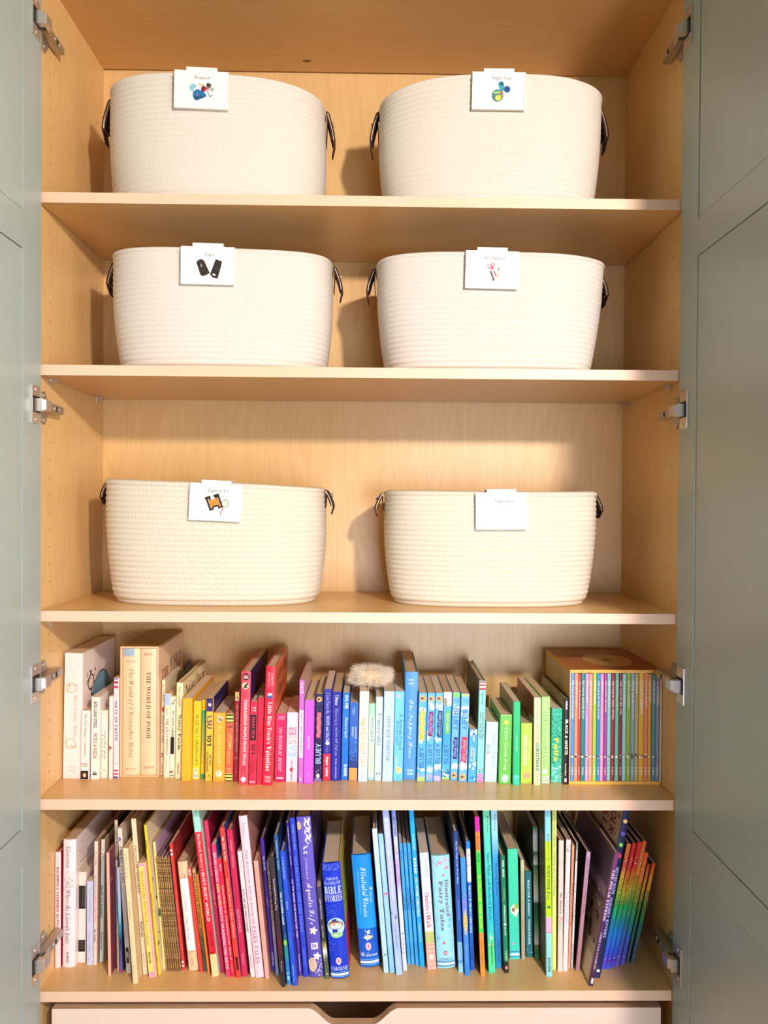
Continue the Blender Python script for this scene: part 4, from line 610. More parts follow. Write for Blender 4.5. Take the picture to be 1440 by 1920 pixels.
 ('p',0.2031,0.045,-0.0477,0.0097,0.222,0.18,['1.0:3a98ea','.7:4a94e2','.6:6a8ae0','.45:4a8ce0','.0:2c86e0'],'143c70','1c64ac','mid blue book with an orange lettered patch in its middle',[('e','f2b04a',0.55,0.5,0.4,1.7),('t','THIS IS PIZZA NIGHT','b','f8dc84',0.44,0.66,0.5,0.5),('t','Pizza Pennington','r','a4ccf4',0.73,0.88,0.5,0.3),('s','b48ae0',0.3,0.45,14,0.2,0.05,0.95)],{}),
 ('h',0.2145,0.061,-0.0437,0.008,0.2447,0.2,['1.0:2a8ce4','.945:2a8ce4','.94:f8eef0','.69:f8eef0','.68:1a68cc','.0:1c5cc0'],'123a70','143050','dark blue book with a white panel of red scribble near its top',[('s','d0304a',0.08,0.2,16,0.18,0.05,0.95),('s','2a2a3a',0.17,0.25,6,0.2,0.05,0.95),('t','THE CAT IN THE HAT COMES BACK','b','d8e8fb',0.34,0.71,0.5,0.5),('t','Dr. Seuss','s','0c2a5c',0.82,0.92,0.5,0.5)],{}),
 ('p',0.2317,0.0433,-0.0455,0.0088,0.2988,0.19,['1.0:f21cb0','.91:f21cb0','.905:fb8a34','.79:fb8a34','.78:3ae84a','.275:3ae04a','.27:fb9438','.0:fb9438'],'1a1012','2a1418','tall neon book striped magenta,orange and green',[('t','Dandi','b','8a1464',0.03,0.08,0.5,0.4),('c','4a2a10',0.1,0.5,0.08),('t','Deckard','b','6a3a10',0.12,0.2,0.5,0.36),('t','Esser','b','1c6a20',0.235,0.29,0.5,0.4),('t','IF YOU FIND THIS BOOK','b','c8d84a',0.365,0.7,0.5,0.7),('t','Simon & Schuster','s','8a4c14',0.79,0.93,0.5,0.34)],{}),
 ('h',0.2504,0.0528,-0.0456,0.0131,0.3096,0.22,['1.0:7ae8b4','.75:54dcc0','.5:38d0d0','.3:30c8d4','.2:44dcb4','.18:58e08a','.05:5ce890','.0:40dcb0'],'0c3a28','28988c','tall seafoam green book with black lettering,right of the neon one',[('t','Walt Disney','sc','1c4a44',0.04,0.145,0.6,0.4),('t','Snow White and the Seven Dwarfs','s','205a64',0.27,0.68,0.55,0.4),('s','f8d0b8',0.77,0.84,12,0.18,0.05,0.95),('t','Longmeadow Press','b','1c5a34',0.81,0.95,0.55,0.36)],{}),
 ('h',0.2653,0.0675,-0.0395,0.0125,0.3037,0.22,['1.0:b8e8f2','.85:9cdcf2','.7:3aa8e0','.4:2090d0','.2:1c88c0','.0:2090b8'],'145a80','1c6c98','tall book fading from pale aqua to blue with black lettering',[('t','Walt Disney','sc','2a4c60',0.03,0.135,0.55,0.4),('t','Sleeping Beauty','s','164a7c',0.34,0.545,0.55,0.44),('t','Gallery Books','b','1a5f8c',0.82,0.96,0.55,0.4)],{}),
 ('h',0.2776,0.0527,-0.0424,0.0087,0.2212,0.17,['1.0:127a54','.1:128a5c','.095:1c1418','.0:1c1418'],'7a1c30','0c5a3c','deep green hardcover with a black foot and white capitals',[('t','PEEL MAN','b','e0f0e4',0.04,0.18,0.5,0.44),('t','Century','sc','c8d84a',0.28,0.38,0.5,0.44),('t','GREENAWAY & BLAKE','b','c8e8d4',0.42,0.68,0.5,0.36),('c','d8f0e0',0.585,0.5,0.3),('t','VIKING','b','a8dcc0',0.81,0.89,0.5,0.4),('e','f08a8c',0.955,0.5,0.3,0.36)],{}),
 ('b',0.3011,0.096,-0.0295,0.0198,0.2146,0.18,['1.0:44dca8','.3:40d8b0','.0:44d8c4'],'7c9490','1c6c54','mint green board book with an owl-like round picture and a blue striped foot',[('s','2a9c7c',0.02,0.45,70,0.03,0.1,0.95),('c','b8f0d0',0.045,0.75,0.05),('e','f0ecd0',0.55,0.58,0.41,0.52),('e','8cc44a',0.52,0.75,0.2,0.28),('e','a86a4c',0.55,0.45,0.16,0.2),('c','fbf4e4',0.6,0.65,0.14),('s','2a9c7c',0.7,0.84,40,0.03,0.1,0.9),('e','e8d8e0',0.855,0.4,0.14,0.1),('b','e04a6c',0.85,0.86,0.3,0.5),('b','4a7ac0',0.925,0.935,0.03,0.97),('b','eaf2fa',0.945,0.965,0.03,0.97),('b','4a7ac0',0.97,0.978,0.03,0.97)],{}),
 ('p',0.3176,0.0957,-0.0193,0.0074,0.1932,0.15,['1.0:c8cc9c','.5:bcae8c','.0:b4a488'],'3a3c30','7a7c5c','thin beige book left of the dark teal one',[('t','Classical stories for children','r','8a8a62',0.1,0.5,0.5,0.4),('t','Penguin','r','8a7c62',0.55,0.7,0.5,0.3)],{}),
 ('h',0.331,0.103,-0.0239,0.0132,0.1672,0.14,'1c6c70','6a7880','185458','short dark teal book with white capitals',[('t','RULES FOR A KNIGHT','b','c8e8e4',0.1,0.52,0.5,0.32),('t','ETHAN HAWKE','b','c8e8e4',0.56,0.85,0.5,0.32),('s','d8f0ec',0.89,0.95,6,0.1,0.05,0.95)],{}),
 ('p',0.3442,0.0966,-0.0223,0.0095,0.2583,0.17,['1.0:1c5a2c','.93:c0c8c0','.82:b8c4b4','.8:1a4a24','.72:c8d4c4','.7:1e5e2c','.5:c4c8a0','.44:c8d0cc','.42:164422','.3:1c6030','.2:7a9a78','.12:c8b8ac','.1:2a5a2c','.0:3a7a3c'],'182c18','20401f','tall dark green and white photographic book spine',[('s','2a7a34',0.0,1.0,50,0.16,0.05,0.95),('s','e0e8dc',0.85,0.99,16,0.12,0.05,0.95)],{}),
 ('h',0.3555,0.0413,-0.0185,0.0114,0.3141,0.22,['1.0:8cd4e8','.82:90d8ec','.8:c4e41c','.36:bce018','.35:f4b4cc','.265:f4b4cc','.26:9ce0d4','.0:8cd8d4'],'5c4a34','8aa060','tall book striped aqua,lime,pink and aqua with its brown cover facing left',[('t','Richard Scarry’s Best','s','4a6a1c',0.15,0.32,0.5,0.4),('t','WORD BOOK Ever','s','3a5a18',0.335,0.54,0.5,0.5),('l','2a7a3c',0.585,0.5,0.34),('b','c83a5c',0.735,0.738,0.03,0.97),('t','GOLDEN','b','1c4a4c',0.885,0.97,0.5,0.4)],{}),
 ('h',0.3695,0.0622,-0.0077,0.0085,0.3057,0.22,'e6f07a','c8d468','c8c068','tall pale yellow book with black serif lettering,right of the striped one',[('t','Hans Christian Andersen','s','5a6434',0.0,0.235,0.5,0.46),('t','Children’s Favorite Stories','s','5a6434',0.26,0.54,0.5,0.46)],{}),
 ('h',0.3795,0.0566,-0.0004,0.0097,0.2485,0.2,'f6d4c4','2a2018','d0b0a0','pale peach book with red scribbles and green letters on its spine',[('s','d86a5c',0.14,0.22,12,0.14,0.05,0.95),('s','f0a890',0.22,0.36,10,0.14,0.05,0.95),('t','Dr. Seuss’s','s','3a3440',0.4,0.555,0.5,0.5),('t','A','r','e07a7c',0.575,0.62,0.5,0.7),('t','BC','r','8ac0a0',0.625,0.7,0.5,0.7)],{}),
 ('h',0.3893,0.0574,0.0163,0.009,0.2494,0.2,'fbdfd8','3a2c28','d8b8ac','pale pink book with pale blue words,right of the peach one',[('b','8a7a80',0.045,0.05,0.03,0.97),('b','8a7a80',0.085,0.09,0.03,0.97),('s','5a4a50',0.05,0.09,6,0.2,0.05,0.95),('t','The FOOT Book','b','8ac4ec',0.39,0.63,0.5,0.55)],{}),
 ('p',0.399,0.0671,0.0243,0.0049,0.2348,0.18,'f3a47c','8a5a40','c08460','thin orange-salmon paperback with tight dark capitals',[('t','Thurston','r','c0805c',0.05,0.2,0.5,0.4),('t','KATIE BE QUIET KATIE BE GOOD','b','5a3024',0.31,0.66,0.5,0.56),('t','Houghton Co','r','b87454',0.78,0.94,0.5,0.36)],{}),
 ('p',0.4038,0.0655,0.0326,0.0039,0.24,0.18,['1.0:7a8478','.86:8a9284','.85:fbe8e0','.15:f0e0d8','.0:b0b0a4'],'2a2420','5a5448','thin grey-topped white paperback left of the mauve hardcover',[('t','GURU','b','eef0e8',0.06,0.13,0.5,0.6),('t','things you should know','b','4a4450',0.32,0.64,0.5,0.5),('t','Books','b','6a6468',0.8,0.93,0.5,0.5)],{}),
 ('h',0.4129,0.0581,0.0834,0.008,0.2266,0.2,['1.0:c09ab8','.5:b88490','.0:a8767a'],'1c1416','5a3a44','dusty mauve hardcover leaning right,its black cover facing left',[('t','Deborah','b','5a2c44',0.05,0.12,0.5,0.4),('t','Hush! The Candy and Have Day Has','s','6a2c44',0.14,0.52,0.5,0.42)],{}),
 ('h',0.4246,0.0117,0.1856,0.0084,0.2502,0.24,['1.0:7a3a68','.6:5a2460','.3:4a1c50','.0:48203f'],'8a7460','3a1c40','plum picture book leaning far right and standing forward,a foggy brown cover scene facing left',[('t','THE POLAR EXPRESS','s','e8d8ec',0.13,0.51,0.5,0.56),('t','CHRIS VAN ALLSBURG','s','d8c4dc',0.6,0.88,0.5,0.44),('b','e0d0d8',0.94,0.98,0.3,0.8)],{'L': [('b','6c5472',0.02,0.4,0.02,0.98),('b','a88ca4',0.28,0.36,0.02,0.5),('s','d8c8a4',0.35,0.75,24,0.03,0.05,0.95),('s','3a2a20',0.42,0.75,24,0.05,0.05,0.95),('b','b8a888',0.72,0.8,0.02,0.98),('b','d8c8a8',0.8,0.98,0.02,0.98)]}),
 ('h',0.4426,0.0362,0.1699,0.0133,0.3169,0.21,'17204a','d8bca4','12183a','tall navy book with a sun and coloured flowers down its spine,leaning far right',[('c','f4c87a',0.065,0.5,0.26),('*','f4c87a',0.065,0.5,0.36),('l','6a4cc4',0.14,0.5,0.4),('l','86dc54',0.205,0.5,0.36),('*','f0405c',0.27,0.5,0.4),('t','MOTHER GOOSE','b','a8b4e8',0.34,0.5,0.6,0.4),('t','NURSERY RHYMES','b','a8b4e8',0.52,0.76,0.5,0.36),('b','e8ecf8',0.95,0.965,0.3,0.7)],{'L': [('t','FOLK','b','8c1c24',0.02,0.2,0.2,0.14),('t','TALES','s','9c2028',0.03,0.32,0.4,0.14),('b','a02a30',0.22,0.25,0.02,0.5),('s','7a2a24',0.02,0.4,14,0.03,0.05,0.6)]}),
 ('p',0.4622,0.0621,0.1938,0.0082,0.2436,0.17,['1.0:f08a4a','.9:f0703c','.82:e8503a','.7:f2d83c','.6:9ccc3c','.5:22b45c','.4:1ca08c','.3:1c80d0','.15:2a5cd8','.06:5a3cc8','.0:4a50d8'],'3a2a20','2a2018','first of the rainbow striped spines leaning right,nearest the navy book',[('s','fbe8d8',0.12,0.19,7,0.2,0.05,0.95),('s','3a2018',0.12,0.2,5,0.14,0.05,0.95),('t','NOISY NORA','s','3a2a1c',0.27,0.5,0.5,0.55),('t','WELLS','b','1c5c9c',0.6,0.7,0.5,0.4),('c','e8ecf0',0.92,0.5,0.12)],{}),
 ('p',0.4709,0.0636,0.2018,0.008,0.2449,0.17,['1.0:e0282c','.8:d83028','.68:f0a030','.58:c8c83c','.5:2aa850','.4:18a080','.3:1c84d4','.15:2a58d8','.06:5034b8','.0:3c58dc'],'3a2a20','2a2018','second of the rainbow striped spines leaning right,red at its top with the tallest stack',[('s','fbe8d8',0.12,0.19,7,0.2,0.05,0.95),('s','3a2018',0.12,0.2,5,0.14,0.05,0.95),('t','MISS FUN NORA','s','3a2a1c',0.27,0.5,0.5,0.55),('t','PUFFIN','b','1c5c9c',0.6,0.7,0.5,0.4),('c','e8ecf0',0.92,0.5,0.12)],{}),
 ('p',0.4805,0.0669,0.2087,0.0088,0.2453,0.17,['1.0:e0282c','.8:d83028','.68:f0a030','.58:c8c83c','.5:2aa850','.4:18a080','.3:1c84d4','.15:2a58d8','.06:5034b8','.0:3c58dc'],'3a2a20','2a2018','third of the rainbow striped spines leaning right,between the two red-topped ones',[('s','fbe8d8',0.12,0.19,7,0.2,0.05,0.95),('s','3a2018',0.12,0.2,5,0.14,0.05,0.95),('t','NOISSON IS MISSING','s','3a2a1c',0.27,0.5,0.5,0.55),('t','PUFFIN','b','1c5c9c',0.6,0.7,0.5,0.4),('c','e8ecf0',0.92,0.5,0.12)],{}),
 ('p',0.491,0.0713,0.2102,0.0082,0.2455,0.17,['1.0:e8602c','.75:e88a2c','.62:b0b438','.5:3a9c4c','.36:2c8c7c','.25:3a68c0','.1:4a4cb4','.0:6a5cc0'],'3a2a20','2a2018','fourth of the rainbow striped spines leaning right,the last of the tall ones',[('s','fbe8d8',0.12,0.19,7,0.2,0.05,0.95),('s','3a2018',0.12,0.2,5,0.14,0.05,0.95),('t','THE STORY ABOUT PING','s','3a2a1c',0.27,0.5,0.5,0.55),('t','PUFFIN','b','1c5c9c',0.6,0.7,0.5,0.4),('c','e8ecf0',0.92,0.5,0.12)],{}),
 ('p',0.5022,0.0746,0.2046,0.0084,0.2207,0.17,['1.0:e8602c','.75:e88a2c','.62:b0b438','.5:3a9c4c','.36:2c8c7c','.25:3a68c0','.1:4a4cb4','.0:6a5cc0'],'3a2a20','2a2018','fifth of the rainbow striped spines leaning right,first of the shorter ones',[('s','fbe8d8',0.12,0.19,7,0.2,0.05,0.95),('s','3a2018',0.12,0.2,5,0.14,0.05,0.95),('t','CAPS FOR SALE','s','3a2a1c',0.27,0.5,0.5,0.55),('t','PUFFIN','b','1c5c9c',0.6,0.7,0.5,0.4),('c','e8ecf0',0.92,0.5,0.12)],{}),
 ('p',0.5153,0.0839,0.2068,0.0059,0.1944,0.17,['1.0:e04a24','.75:e8a030','.6:6c9c3c','.45:2c7c44','.3:2c6c5c','.15:3c5068','.0:4a585c'],'3a2a20','2a2018','sixth of the rainbow striped spines leaning right,slimmest and second from the end',[('s','fbe8d8',0.12,0.19,7,0.2,0.05,0.95),('s','3a2018',0.12,0.2,5,0.14,0.05,0.95),('t','LEO THE LATE','s','3a2a1c',0.27,0.5,0.5,0.55),('t','PUFFIN','b','1c5c9c',0.6,0.7,0.5,0.4),('c','e8ecf0',0.92,0.5,0.12)],{}),
 ('p',0.5233,0.0788,0.2025,0.0073,0.1988,0.17,['1.0:e04a24','.75:e8a030','.6:6c9c3c','.45:2c7c44','.3:2c6c5c','.15:3c5068','.0:4a585c'],'3a2a20','1c1814','last of the rainbow striped spines leaning right,nearest the dark right panel',[('s','fbe8d8',0.12,0.19,7,0.2,0.05,0.95),('s','3a2018',0.12,0.2,5,0.14,0.05,0.95),('t','GREGORY THE TERRIBLE','s','3a2a1c',0.27,0.5,0.5,0.55),('t','PUFFIN','b','1c5c9c',0.6,0.7,0.5,0.4),('c','e8ecf0',0.92,0.5,0.12)],{}),
]
BOXED = [
 (285, 318, [('t', 'THE TALE OF PETER RABBIT', 's', 'f2e6d8', 0.065, 0.425, 0.5, 0.5), ('c', 'f6efe4', 0.775, 0.42, 0.3), ('s', '6a5038', 0.745, 0.8, 7, 0.22, 0.15, 0.85), ('c', 'f2e6d8', 0.835, 0.5, 0.08), ('t', 'WARNE', 's', 'f2e6d8', 0.868, 0.945, 0.5, 0.42)], '4a92d0', 'blue slim book, first from the left in the yellow slipcase'),
 (318, 350, [('t', 'SQUIRREL NUTKIN', 's', 'f2e6d8', 0.065, 0.3175, 0.5, 0.5), ('c', '3a2e24', 0.775, 0.42, 0.3), ('s', 'f2e8d8', 0.745, 0.8, 7, 0.22, 0.15, 0.85), ('c', 'f2e6d8', 0.835, 0.5, 0.08), ('t', 'WARNE', 's', 'f2e6d8', 0.868, 0.945, 0.5, 0.42)], 'f79560', 'orange slim book between the blue and the red one in the yellow slipcase'),
 (350, 374, [('t', 'THE TAILOR OF GLOUCESTER', 's', 'f2e6d8', 0.065, 0.425, 0.5, 0.5), ('c', 'e8dcc8', 0.775, 0.42, 0.3), ('s', '8a6a48', 0.745, 0.8, 7, 0.22, 0.15, 0.85), ('c', 'f2e6d8', 0.835, 0.5, 0.08), ('t', 'WARNE', 's', 'f2e6d8', 0.868, 0.945, 0.5, 0.42)], 'cc3444', 'bright red slim book near the left of the yellow slipcase'),
 (374, 411, [('t', 'THE TALE OF BENJAMIN BUNNY', 's', 'f2e6d8', 0.065, 0.425, 0.5, 0.5), ('c', 'f6efe4', 0.775, 0.42, 0.3), ('s', '6a5038', 0.745, 0.8, 7, 0.22, 0.15, 0.85), ('c', 'f2e6d8', 0.835, 0.5, 0.08), ('t', 'WARNE', 's', 'f2e6d8', 0.868, 0.945, 0.5, 0.42)], '0f7f6c', 'deep teal green slim book right of the bright red one, in the yellow slipcase'),
 (411, 442, [('t', 'TWO BAD MICE', 's', 'f2e6d8', 0.065, 0.271, 0.5, 0.5), ('c', '3a2e24', 0.775, 0.42, 0.3), ('s', 'f2e8d8', 0.745, 0.8, 7, 0.22, 0.15, 0.85), ('c', 'f2e6d8', 0.835, 0.5, 0.08), ('t', 'WARNE', 's', 'f2e6d8', 0.868, 0.945, 0.5, 0.42)], 'b898d4', 'lavender slim book in the yellow slipcase, right of the deep teal one'),
 (442, 477, [('t', 'MRS TIGGY WINKLE', 's', 'f2e6d8', 0.065, 0.333, 0.5, 0.5), ('c', 'e8dcc8', 0.775, 0.42, 0.3), ('s', '8a6a48', 0.745, 0.8, 7, 0.22, 0.15, 0.85), ('c', 'f2e6d8', 0.835, 0.5, 0.08), ('t', 'WARNE', 's', 'f2e6d8', 0.868, 0.945, 0.5, 0.42)], 'f7947c', 'peach slim book in the yellow slipcase, between lavender and lime'),
 (477, 510, [('t', 'JEREMY FISHER', 's', 'f2e6d8', 0.065, 0.2865, 0.5, 0.5), ('c', 'f6efe4', 0.775, 0.42, 0.3), ('s', '6a5038', 0.745, 0.8, 7, 0.22, 0.15, 0.85), ('c', 'f2e6d8', 0.835, 0.5, 0.08), ('t', 'WARNE', 's', 'f2e6d8', 0.868, 0.945, 0.5, 0.42)], 'a6c43c', 'lime green slim book in the yellow slipcase, between peach and strong blue'),
 (510, 543, [('t', 'THE TALE OF TOM KITTEN', 's', 'f2e6d8', 0.065, 0.425, 0.5, 0.5), ('c', '3a2e24', 0.775, 0.42, 0.3), ('s', 'f2e8d8', 0.745, 0.8, 7, 0.22, 0.15, 0.85), ('c', 'f2e6d8', 0.835, 0.5, 0.08), ('t', 'WARNE', 's', 'f2e6d8', 0.868, 0.945, 0.5, 0.42)], '1686b8', 'strong blue slim book in the yellow slipcase, left of the pink and purple pair'),
 (543, 574, [('t', 'JEMIMA', 's', 'f2e6d8', 0.065, 0.178, 0.5, 0.5), ('c', 'e8dcc8', 0.775, 0.42, 0.3), ('s', '8a6a48', 0.745, 0.8, 7, 0.22, 0.15, 0.85), ('c', 'f2e6d8', 0.835, 0.5, 0.08), ('t', 'WARNE', 's', 'f2e6d8', 0.868, 0.945, 0.5, 0.42)], 'f79cc0', 'candy pink slim book in the yellow slipcase, left of the purple one'),
 (574, 602, [('t', 'THE FLOPSY BUNNIES', 's', 'f2e6d8', 0.065, 0.36400000000000005, 0.5, 0.5), ('c', 'f6efe4', 0.775, 0.42, 0.3), ('s', '6a5038', 0.745, 0.8, 7, 0.22, 0.15, 0.85), ('c', 'f2e6d8', 0.835, 0.5, 0.08), ('t', 'WARNE', 's', 'f2e6d8', 0.868, 0.945, 0.5, 0.42)], 'a83898', 'purple magenta slim book in the yellow slipcase'),
 (602, 636, [('t', 'MRS TITTLEMOUSE', 's', 'e8f0e4', 0.065, 0.3175, 0.5, 0.5), ('c', '3a2e24', 0.775, 0.42, 0.3), ('s', 'f2e8d8', 0.745, 0.8, 7, 0.22, 0.15, 0.85), ('c', 'e8f0e4', 0.835, 0.5, 0.08), ('t', 'WARNE', 's', 'e8f0e4', 0.868, 0.945, 0.5, 0.42)], '86cfc0', 'aqua slim book in the yellow slipcase, right of the purple one'),
 (636, 671, [('t', 'THE TALE OF TIMMY TIPTOES', 's', 'f2e6d8', 0.065, 0.425, 0.5, 0.5), ('c', 'e8dcc8', 0.775, 0.42, 0.3), ('s', '8a6a48', 0.745, 0.8, 7, 0.22, 0.15, 0.85), ('c', 'f2e6d8', 0.835, 0.5, 0.08), ('t', 'WARNE', 's', 'f2e6d8', 0.868, 0.945, 0.5, 0.42)], '9c2430', 'crimson maroon slim book in the yellow slipcase, right of the aqua one'),
 (671, 704, [('t', 'JOHNNY TOWN MOUSE', 's', 'f2e6d8', 0.065, 0.34850000000000003, 0.5, 0.5), ('c', 'f6efe4', 0.775, 0.42, 0.3), ('s', '6a5038', 0.745, 0.8, 7, 0.22, 0.15, 0.85), ('c', 'f2e6d8', 0.835, 0.5, 0.08), ('t', 'WARNE', 's', 'f2e6d8', 0.868, 0.945, 0.5, 0.42)], '6cc09c', 'sea green slim book in the yellow slipcase between two dark reds'),
 (704, 735, [('t', 'THE TALE OF MR. TOD', 's', 'f2e6d8', 0.065, 0.3795, 0.5, 0.5), ('c', '3a2e24', 0.775, 0.42, 0.3), ('s', 'f2e8d8', 0.745, 0.8, 7, 0.22, 0.15, 0.85), ('c', 'f2e6d8', 0.835, 0.5, 0.08), ('t', 'WARNE', 's', 'f2e6d8', 0.868, 0.945, 0.5, 0.42)], '86182a', 'darkest red slim book at the middle of the yellow slipcase'),
 (735, 770, [('t', 'PIGLING BLAND', 's', 'e8f0e4', 0.065, 0.2865, 0.5, 0.5), ('c', 'e8dcc8', 0.775, 0.42, 0.3), ('s', '8a6a48', 0.745, 0.8, 7, 0.22, 0.15, 0.85), ('c', 'e8f0e4', 0.835, 0.5, 0.08), ('t', 'WARNE', 's', 'e8f0e4', 0.868, 0.945, 0.5, 0.42)], '98d4c4', 'pale aqua slim book in the yellow slipcase, right of the darkest red'),
 (770, 808, [('t', 'SAMUEL WHISKERS', 's', 'f2e6d8', 0.065, 0.3175, 0.5, 0.5), ('c', 'f6efe4', 0.775, 0.42, 0.3), ('s', '6a5038', 0.745, 0.8, 7, 0.22, 0.15, 0.85), ('c', 'f2e6d8', 0.835, 0.5, 0.08), ('t', 'WARNE', 's', 'f2e6d8', 0.868, 0.945, 0.5, 0.42)], '98a82c', 'olive lime slim book in the yellow slipcase, left of the grey-blue one'),
 (808, 843, [('t', 'THE PIE AND THE PATTY PAN', 's', 'f2e6d8', 0.065, 0.425, 0.5, 0.5), ('c', '3a2e24', 0.775, 0.42, 0.3), ('s', 'f2e8d8', 0.745, 0.8, 7, 0.22, 0.15, 0.85), ('c', 'f2e6d8', 0.835, 0.5, 0.08), ('t', 'WARNE', 's', 'f2e6d8', 0.868, 0.945, 0.5, 0.42), ('s', '2a221a', 0.73, 0.79, 9, 0.3, 0.1, 0.95)], '86a4a8', 'grey-blue slim book in the yellow slipcase, left of the khaki one'),
 (843, 877, [('t', 'GINGER', 's', 'e8f0e4', 0.065, 0.178, 0.5, 0.5), ('c', 'e8dcc8', 0.775, 0.42, 0.3), ('s', '8a6a48', 0.745, 0.8, 7, 0.22, 0.15, 0.85), ('c', 'e8f0e4', 0.835, 0.5, 0.08), ('t', 'WARNE', 's', 'e8f0e4', 0.868, 0.945, 0.5, 0.42), ('s', '2a221a', 0.73, 0.79, 9, 0.3, 0.1, 0.95)], 'b4a874', 'khaki slim book in the yellow slipcase, left of the widest mustard one'),
 (877, 925, [('t', 'LITTLE PIG ROBINSON', 's', 'f2e6d8', 0.065, 0.3795, 0.5, 0.5), ('c', 'f6efe4', 0.775, 0.42, 0.3), ('s', '6a5038', 0.745, 0.8, 7, 0.22, 0.15, 0.85), ('c', 'f2e6d8', 0.835, 0.5, 0.08), ('t', 'WARNE', 's', 'f2e6d8', 0.868, 0.945, 0.5, 0.42)], 'dfa61e', 'mustard slim book, the widest in the yellow slipcase'),
 (925, 957, [('t', 'A FIERCE RABBIT', 's', 'f2e6d8', 0.065, 0.3175, 0.5, 0.5), ('c', '3a2e24', 0.775, 0.42, 0.3), ('s', 'f2e8d8', 0.745, 0.8, 7, 0.22, 0.15, 0.85), ('c', 'f2e6d8', 0.835, 0.5, 0.08), ('t', 'WARNE', 's', 'f2e6d8', 0.868, 0.945, 0.5, 0.42)], 'dd8470', 'dusty salmon slim book in the yellow slipcase, right of the mustard one'),
 (957, 990, [('t', 'MISS MOPPET', 's', 'f2e6d8', 0.065, 0.25549999999999995, 0.5, 0.5), ('c', 'e8dcc8', 0.775, 0.42, 0.3), ('s', '8a6a48', 0.745, 0.8, 7, 0.22, 0.15, 0.85), ('c', 'f2e6d8', 0.835, 0.5, 0.08), ('t', 'WARNE', 's', 'f2e6d8', 0.868, 0.945, 0.5, 0.42)], 'e09a22', 'golden orange slim book in the yellow slipcase, left of the teal grey one'),
 (990, 1025, [('t', 'APPLEY DAPPLY', 's', 'f2e6d8', 0.065, 0.2865, 0.5, 0.5), ('c', 'f6efe4', 0.775, 0.42, 0.3), ('s', '6a5038', 0.745, 0.8, 7, 0.22, 0.15, 0.85), ('c', 'f2e6d8', 0.835, 0.5, 0.08), ('t', 'WARNE', 's', 'f2e6d8', 0.868, 0.945, 0.5, 0.42)], '4c8488', 'teal grey slim book in the yellow slipcase, last but one at right'),
 (1025, 1060, [('t', 'CECILY PARSLEY', 's', 'f2e6d8', 0.065, 0.302, 0.5, 0.5), ('c', '3a2e24', 0.775, 0.42, 0.3), ('s', 'f2e8d8', 0.745, 0.8, 7, 0.22, 0.15, 0.85), ('c', 'f2e6d8', 0.835, 0.5, 0.08), ('t', 'WARNE', 's', 'f2e6d8', 0.868, 0.945, 0.5, 0.42)], '8488a0', 'periwinkle grey slim book, last at the right in the yellow slipcase'),
]
SLIP_PRINTS = {'R': [('h', 'THE', 's', '8a2a2a', 0.2, 0.29, 0.25, 0.26), ('h', 'WORLD', 's', '5a4a38', 0.15, 0.27, 0.68, 0.5), ('h', 'OF', 's', '8a2a2a', 0.31, 0.38, 0.4, 0.18), ('h', 'POOH', 's', '8a2a2a', 0.55, 0.65, 0.5, 0.6), ('b', '8c6a48', 0.0, 0.012, 0.0, 1.0), ('s', 'a8845c', 0.05, 0.95, 60, 0.012, 0.02, 0.98)], 'T': [('b', 'a87c34', 0.0, 1.0, 0.0, 1.0), ('s', '8c6224', 0.0, 1.0, 80, 0.05, 0.0, 1.0)], 'V0': [('b', '9fb6c4', 0.0, 0.06, 0.06, 0.7), ('g', '9fb6c4', [(0.06, 0.955), (0.06, 0.93), (0.5, 0.935), (0.62, 0.955)]), ('h', 'MILNE', 's', 'b08a5c', 0.095, 0.11, 0.5, 0.5), ('t', 'The World of Christopher Robin', 'si', '8c6a48', 0.16, 0.86, 0.5, 0.36), ('h', 'DUTTON', 's', 'b08a5c', 0.945, 0.962, 0.5, 0.6)], 'V1': [('h', 'MILNE', 's', '9c7a50', 0.035, 0.055, 0.5, 0.5), ('t', 'THE WORLD OF POOH', 's', '6e5238', 0.185, 0.71, 0.5, 0.24), ('h', 'DUTTON', 's', '9c7a50', 0.93, 0.95, 0.5, 0.6)], 'BT': [('b', 'b06a28', 0.0, 1.0, 0.0, 1.0), ('s', '9c4a1c', 0.0, 1.0, 60, 0.02, 0.0, 1.0), ('g', 'd8b06c', [(0.83, 0.46), (0.8208, 0.5376), (0.7938, 0.61), (0.7509, 0.6721), (0.695, 0.7198), (0.6299, 0.7498), (0.56, 0.76), (0.4901, 0.7498), (0.425, 0.7198), (0.3691, 0.6721), (0.3262, 0.61), (0.2992, 0.5376), (0.29, 0.46), (0.2992, 0.3824), (0.3262, 0.31), (0.3691, 0.2479), (0.425, 0.2002), (0.4901, 0.1702), (0.56, 0.16), (0.6299, 0.1702), (0.695, 0.2002), (0.7509, 0.2479), (0.7938, 0.31), (0.8208, 0.3824)]), ('g', '8c5a2c', [(0.62, 0.46), (0.612, 0.485), (0.59, 0.5033), (0.56, 0.51), (0.53, 0.5033), (0.508, 0.485), (0.5, 0.46), (0.508, 0.435), (0.53, 0.4167), (0.56, 0.41), (0.59, 0.4167), (0.612, 0.435)])], 'BL': [('s', 'a88450', 0.1, 0.9, 80, 0.015, 0.05, 0.95), ('t', 'Complete Tales', 'si', '9a7440', 0.1, 0.6, 0.4, 0.2)], 'BF': [('b', 'f0b850', 0.003, 0.026, 0.006, 0.994), ('s', 'd08c28', 0.004, 0.025, 9, 0.02, 0.05, 0.95), ('b', 'f0b850', 0.975, 0.997, 0.006, 0.994)]}
POMPOM = (0.0165, 0.15, 1.0405)

